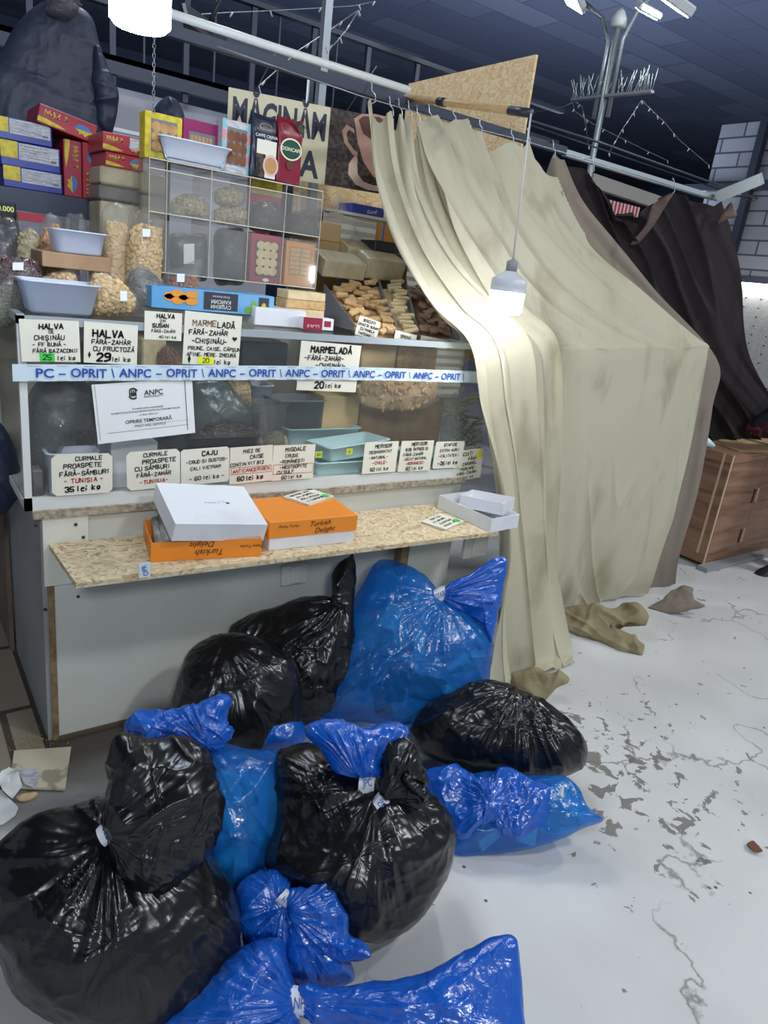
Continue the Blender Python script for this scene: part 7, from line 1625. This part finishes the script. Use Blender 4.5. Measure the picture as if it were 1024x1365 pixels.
# ================================================================ person at the right edge
def person():
    jt = {'pelvis': (5.02, 1.93, .93), 'chest': (5.04, 2.02, 1.28), 'neck': (5.05, 2.05, 1.47), 'head': (5.05, 2.10, 1.62),
          'hipL': (4.95, 1.93, .88), 'kneeL': (4.93, 1.98, .50), 'ankL': (4.86, 1.97, .09), 'hipR': (5.10, 1.93, .88), 'kneeR': (5.14, 1.97, .50), 'ankR': (5.15, 1.95, .09),
          'shL': (4.90, 2.05, 1.40), 'elL': (4.84, 2.22, 1.14), 'wrL': (4.86, 2.42, .93), 'shR': (5.20, 2.04, 1.40), 'elR': (5.28, 2.2, 1.15), 'wrR': (5.18, 2.42, .95)}
    rd = {'pelvis': .14, 'chest': .15, 'neck': .055, 'head': .08, 'hipL': .095, 'kneeL': .065, 'ankL': .05, 'hipR': .095, 'kneeR': .065, 'ankR': .05, 'shL': .07, 'elL': .05, 'wrL': .034, 'shR': .07, 'elR': .05, 'wrR': .034}
    ed = [('pelvis', 'chest'), ('chest', 'neck'), ('neck', 'head'), ('pelvis', 'hipL'), ('hipL', 'kneeL'), ('kneeL', 'ankL'), ('pelvis', 'hipR'), ('hipR', 'kneeR'), ('kneeR', 'ankR'), ('chest', 'shL'), ('shL', 'elL'), ('elL', 'wrL'), ('chest', 'shR'), ('shR', 'elR'), ('elR', 'wrR')]
    def skin(nm, J, Rd, E_, root, mt, parent=None, sub=2):
        ks = list(J); me = bpy.data.meshes.new(nm); me.from_pydata([J[k] for k in ks], [(ks.index(a), ks.index(b_)) for a, b_ in E_], []); o = bpy.data.objects.new(nm, me); COL.objects.link(o)
        md = o.modifiers.new('skin', 'SKIN'); md.use_smooth_shade = True
        for i, k in enumerate(ks): v = me.skin_vertices[0].data[i]; v.radius = (Rd[k], Rd[k]); v.use_root = (k == root)
        s_ = o.modifiers.new('smooth', 'SUBSURF'); s_.levels = sub; s_.render_levels = sub
        dg = bpy.context.evaluated_depsgraph_get(); m2 = bpy.data.meshes.new_from_object(o.evaluated_get(dg)); V_ = [tuple(v.co) for v in m2.vertices]; F_ = [tuple(p.vertices) for p in m2.polygons]
        bpy.data.objects.remove(o); bpy.data.meshes.remove(m2); b = MB().add(V_, F_, 0, True); return obj(nm, b, M[mt], parent)
    p = skin('person', jt, rd, ed, 'pelvis', 'dark_cloth'); tag(p, 'person in dark clothes and maroon glove reaching over the walnut cabinet', 'person')
    b = MB().ball((5.05, 2.11, 1.66), .075, .09, .11, 20, 16); obj('face', b, M['skin'], p); b = MB().ball((5.05, 2.085, 1.70), .084, .092, .09, 20, 14); obj('hair', b, M['hair'], p)
    b = MB().ball((5.05, 2.205, 1.645), .014, .022, .02, 10, 8); obj('nose', b, M['skin'], p)
    for s in (-1, 1): b = MB().ball((5.05+.078*s, 2.10, 1.655), .012, .022, .034, 10, 8); obj('ear', b, M['skin'], p)
    for s in (-1, 1): b = MB().ball((5.05+.03*s, 2.192, 1.675), .013, .009, .008, 10, 8); obj('eye', b, M['screw'], p)
    b = MB().ball((5.05, 2.19, 1.60), .026, .010, .007, 10, 8); obj('mouth', b, M['maroon_glove'], p)
    # gloved hands
    for s, w in ((1, np.array(jt['wrL'])), (-1, np.array(jt['wrR']))):
        tgt = (at(1013, 578, 'y', 2.45) if s == 1 else w+np.array([0, .08, -.06])); d = tgt-w; d /= np.linalg.norm(d); sd = np.cross(d, [0, 0, 1.0]); sd /= np.linalg.norm(sd); up = np.cross(sd, d)
        J = {'w': w, 'p': w+d*.05}; Rd_ = {'w': .03, 'p': .036}; E_ = [('w', 'p')]
        for i, (o_, L) in enumerate(((-.028, .062), (-.009, .072), (.010, .068), (.028, .054))):
            k0, k1, k2, k3 = 'a%d' % i, 'b%d' % i, 'c%d' % i, 'd%d' % i; q = w+d*.085+sd*o_
            J[k0] = q; J[k1] = q+d*L*.45-up*.006; J[k2] = q+d*L*.75-up*.02; J[k3] = q+d*L*.88-up*.036
            for k_, r_2 in ((k0, .012), (k1, .0105), (k2, .0095), (k3, .008)): Rd_[k_] = r_2
            E_ += [('p', k0), (k0, k1), (k1, k2), (k2, k3)]
        J['t0'] = w+d*.035-sd*.035*s; J['t1'] = w+d*.07-sd*.05*s-up*.012; J['t2'] = w+d*.095-sd*.045*s-up*.022
        Rd_.update(t0=.014, t1=.012, t2=.009); E_ += [('p', 't0'), ('t0', 't1'), ('t1', 't2')]
        J = {k: tuple(v) for k, v in J.items()}; skin('glove', J, Rd_, E_, 'p', 'maroon_glove', p)['label'] = 'maroon glove'
    for (x, y) in ((jt['ankL'][0], jt['ankL'][1]), (jt['ankR'][0], jt['ankR'][1])):
        rows = []
        for t_ in np.linspace(0, 1, 14):
            yy = y+.03-.0*t_; L = -.10+.27*t_; w_ = .042*(1-.35*(abs(t_-.62)/.62)**2) if t_ > .03 else .028; h_ = .085*(1-t_)**.8+.035*math.sin(min(1, t_*1.15)*PI)**.3*.9
            if t_ > .97: w_ *= .5; h_ *= .6
            rows.append([(x-L*.92, y+L*.3*1.0+w_*math.cos(a), max(.004, h_*.5+h_*.55*math.sin(a))) for a in np.linspace(0, 2*PI, 16, endpoint=False)])
        b = MB().grid(np.array(rows), 0, True); b.f += [tuple(range(16)), tuple(13*16+i for i in range(16))[::-1]]; b.m += [0, 0]; b.smooth += [True, True]; obj('shoe', b, M['shoe'], p)
person()

# ================================================================ litter by the counter foot
P = [at(x, y, 'z', .006) for x, y in ((19, 1003), (95, 998), (87, 1054), (12, 1051))]; b = MB(); vs = P+[p+np.array([0, 0, .008]) for p in P]
b.add(vs, [(3, 2, 1, 0), (4, 5, 6, 7)]+[(i, (i+1) % 4, (i+1) % 4+4, i+4) for i in range(4)]); o = obj('board_offcut', b, mat('cream_offcut', rgb(206, 198, 172), .55, c2=rgb(160, 152, 132), scale=9, lo=.55, hi=.6)); tag(o, 'square cream board offcut lying by the counter corner', 'offcut')
for k, (ol, lab, dz, tw) in enumerate((([(-20, 1056), (2, 1054), (14, 1068), (25, 1080), (21, 1090), (4, 1101), (-20, 1108)], 'flat white paper scrap at the left frame edge', .006, .012), ([(-4, 1042), (12, 1024), (22, 1028), (30, 1052), (17, 1067), (4, 1060)], 'upper crumpled grey white paper scrap by the board offcut', .012, .03), ([(23, 1027), (46, 1024), (53, 1036), (47, 1052), (33, 1047)], 'torn wet paper lying on the board offcut', .017, .006))):
    C3 = np.mean([at(x, y, 'z', dz) for x, y in ol], 0); Bp = np.array([at(x, y, 'z', dz) for x, y in ol]); m_r = 9; rows = []
    Bd = np.concatenate([np.linspace(Bp[q_], Bp[(q_+1) % len(Bp)], 8, endpoint=False) for q_ in range(len(Bp))])
    for t_ in np.linspace(0.02, 1, m_r):
        G_ = C3+(Bd-C3)*t_; G_[:, 2] += tw*(.5+.5*vn(G_*22+k*5, 50+k))*(.3+.7*t_); rows.append(G_)
    A_ = np.array(rows); b = MB().grid(A_, 0, True).grid(A_-np.array([0, 0, .0015]), 0, True); o = obj('paper_scrap', b, M['white_paper'] if k < 2 else M['pale_label']); tag(o, lab, 'paper')
n = facing(1005, 1130, 60); b = MB(); soft(b, [(995, 1126), (1004, 1120), (1012, 1128), (1017, 1135), (1006, 1136)], at(1005, 1134, 'z', .01), n, .006, .004, lumps=.004, crease=.008, nphi=50, nrho=14, seed=60); o = obj('dry_leaf', b, M['leaf']); tag(o, 'curled brown dry leaf on the white floor at right', 'leaf')
n = facing(40, 1062, 65); b = MB(); soft(b, [(22, 1062), (36, 1057), (50, 1058), (40, 1066), (28, 1068)], at(36, 1066, 'z', .008), n, .005, .003, lumps=.003, crease=.006, nphi=50, nrho=14, seed=61); o = obj('orange_peel', b, M['kraft_light']); tag(o, 'tan scrap lying below the cream board offcut', 'scrap')
rnd = random.Random(8); b = MB()
for i in range(70):
    x, y = rnd.gauss(45, 18), rnd.gauss(985, 10); p = at(x, min(max(y, 965), 1000), 'z', .006); b.ball(p, .003*rnd.uniform(.4, 1.3), .003, .0022, 5, 4)
o = obj('crumbs', b, M['crumb']); tag(o, 'scattered yellow brown crumbs at the counter corner', 'crumbs', kind='stuff')
# dark garment at the left edge beside the counter
n = facing(0, 640, 4); P = at(2, 640, 'y', 2.5); b = MB(); soft(b, [(-50, 540), (-4, 560), (16, 590), (27, 625), (29, 652), (20, 670), (2, 686), (-50, 700)], P, n, .06, .05, lumps=.012, crease=.012, nphi=90, nrho=30, seed=70, floor=None)
o = obj('dark_garment', b, M['jacket']); tag(o, 'dark navy garment bundled beside the counter at the left edge', 'garment')

# glimpse of the next stall through the dip of the brown curtain
q = at(820, 280, 'y', 4.6); m_, nt2_, bs_, _o = nodes('striped_cloth'); wv_ = N(nt2_, 'ShaderNodeTexWave'); wv_.inputs['Scale'].default_value = 6.0
tc_ = N(nt2_, 'ShaderNodeTexCoord'); nt2_.links.new(tc_.outputs['Object'], wv_.inputs['Vector']); rp_ = ramp(nt2_, [(.4, rgb(196, 40, 40)), (.6, rgb(224, 214, 212))]); nt2_.links.new(wv_.outputs['Fac'], rp_.inputs[0]); nt2_.links.new(rp_.outputs[0], bs_.inputs['Base Color'])
b = MB().box(q[0]-.25, q[0]+.35, 4.6, 4.62, 0.0, at(820, 268, 'y', 4.6)[2]); o = obj('striped_cloth', b, m_); tag(o, 'red and white striped cloth glimpsed above the dip of the brown curtain', 'cloth')
b = MB(); beam(b, at(786, 240, 'y', 4.2), at(900, 278, 'y', 4.2), .03, .05); b.box(at(786, 240, 'y', 4.2)[0], at(786, 240, 'y', 4.2)[0]+.05, 4.18, 4.22, 0, at(786, 240, 'y', 4.2)[2]); o = obj('stall_beam', b, mat('beige_beam', rgb(150, 146, 140), .6)); tag(o, 'beige beam of the next stall seen over the brown curtain', 'beam')
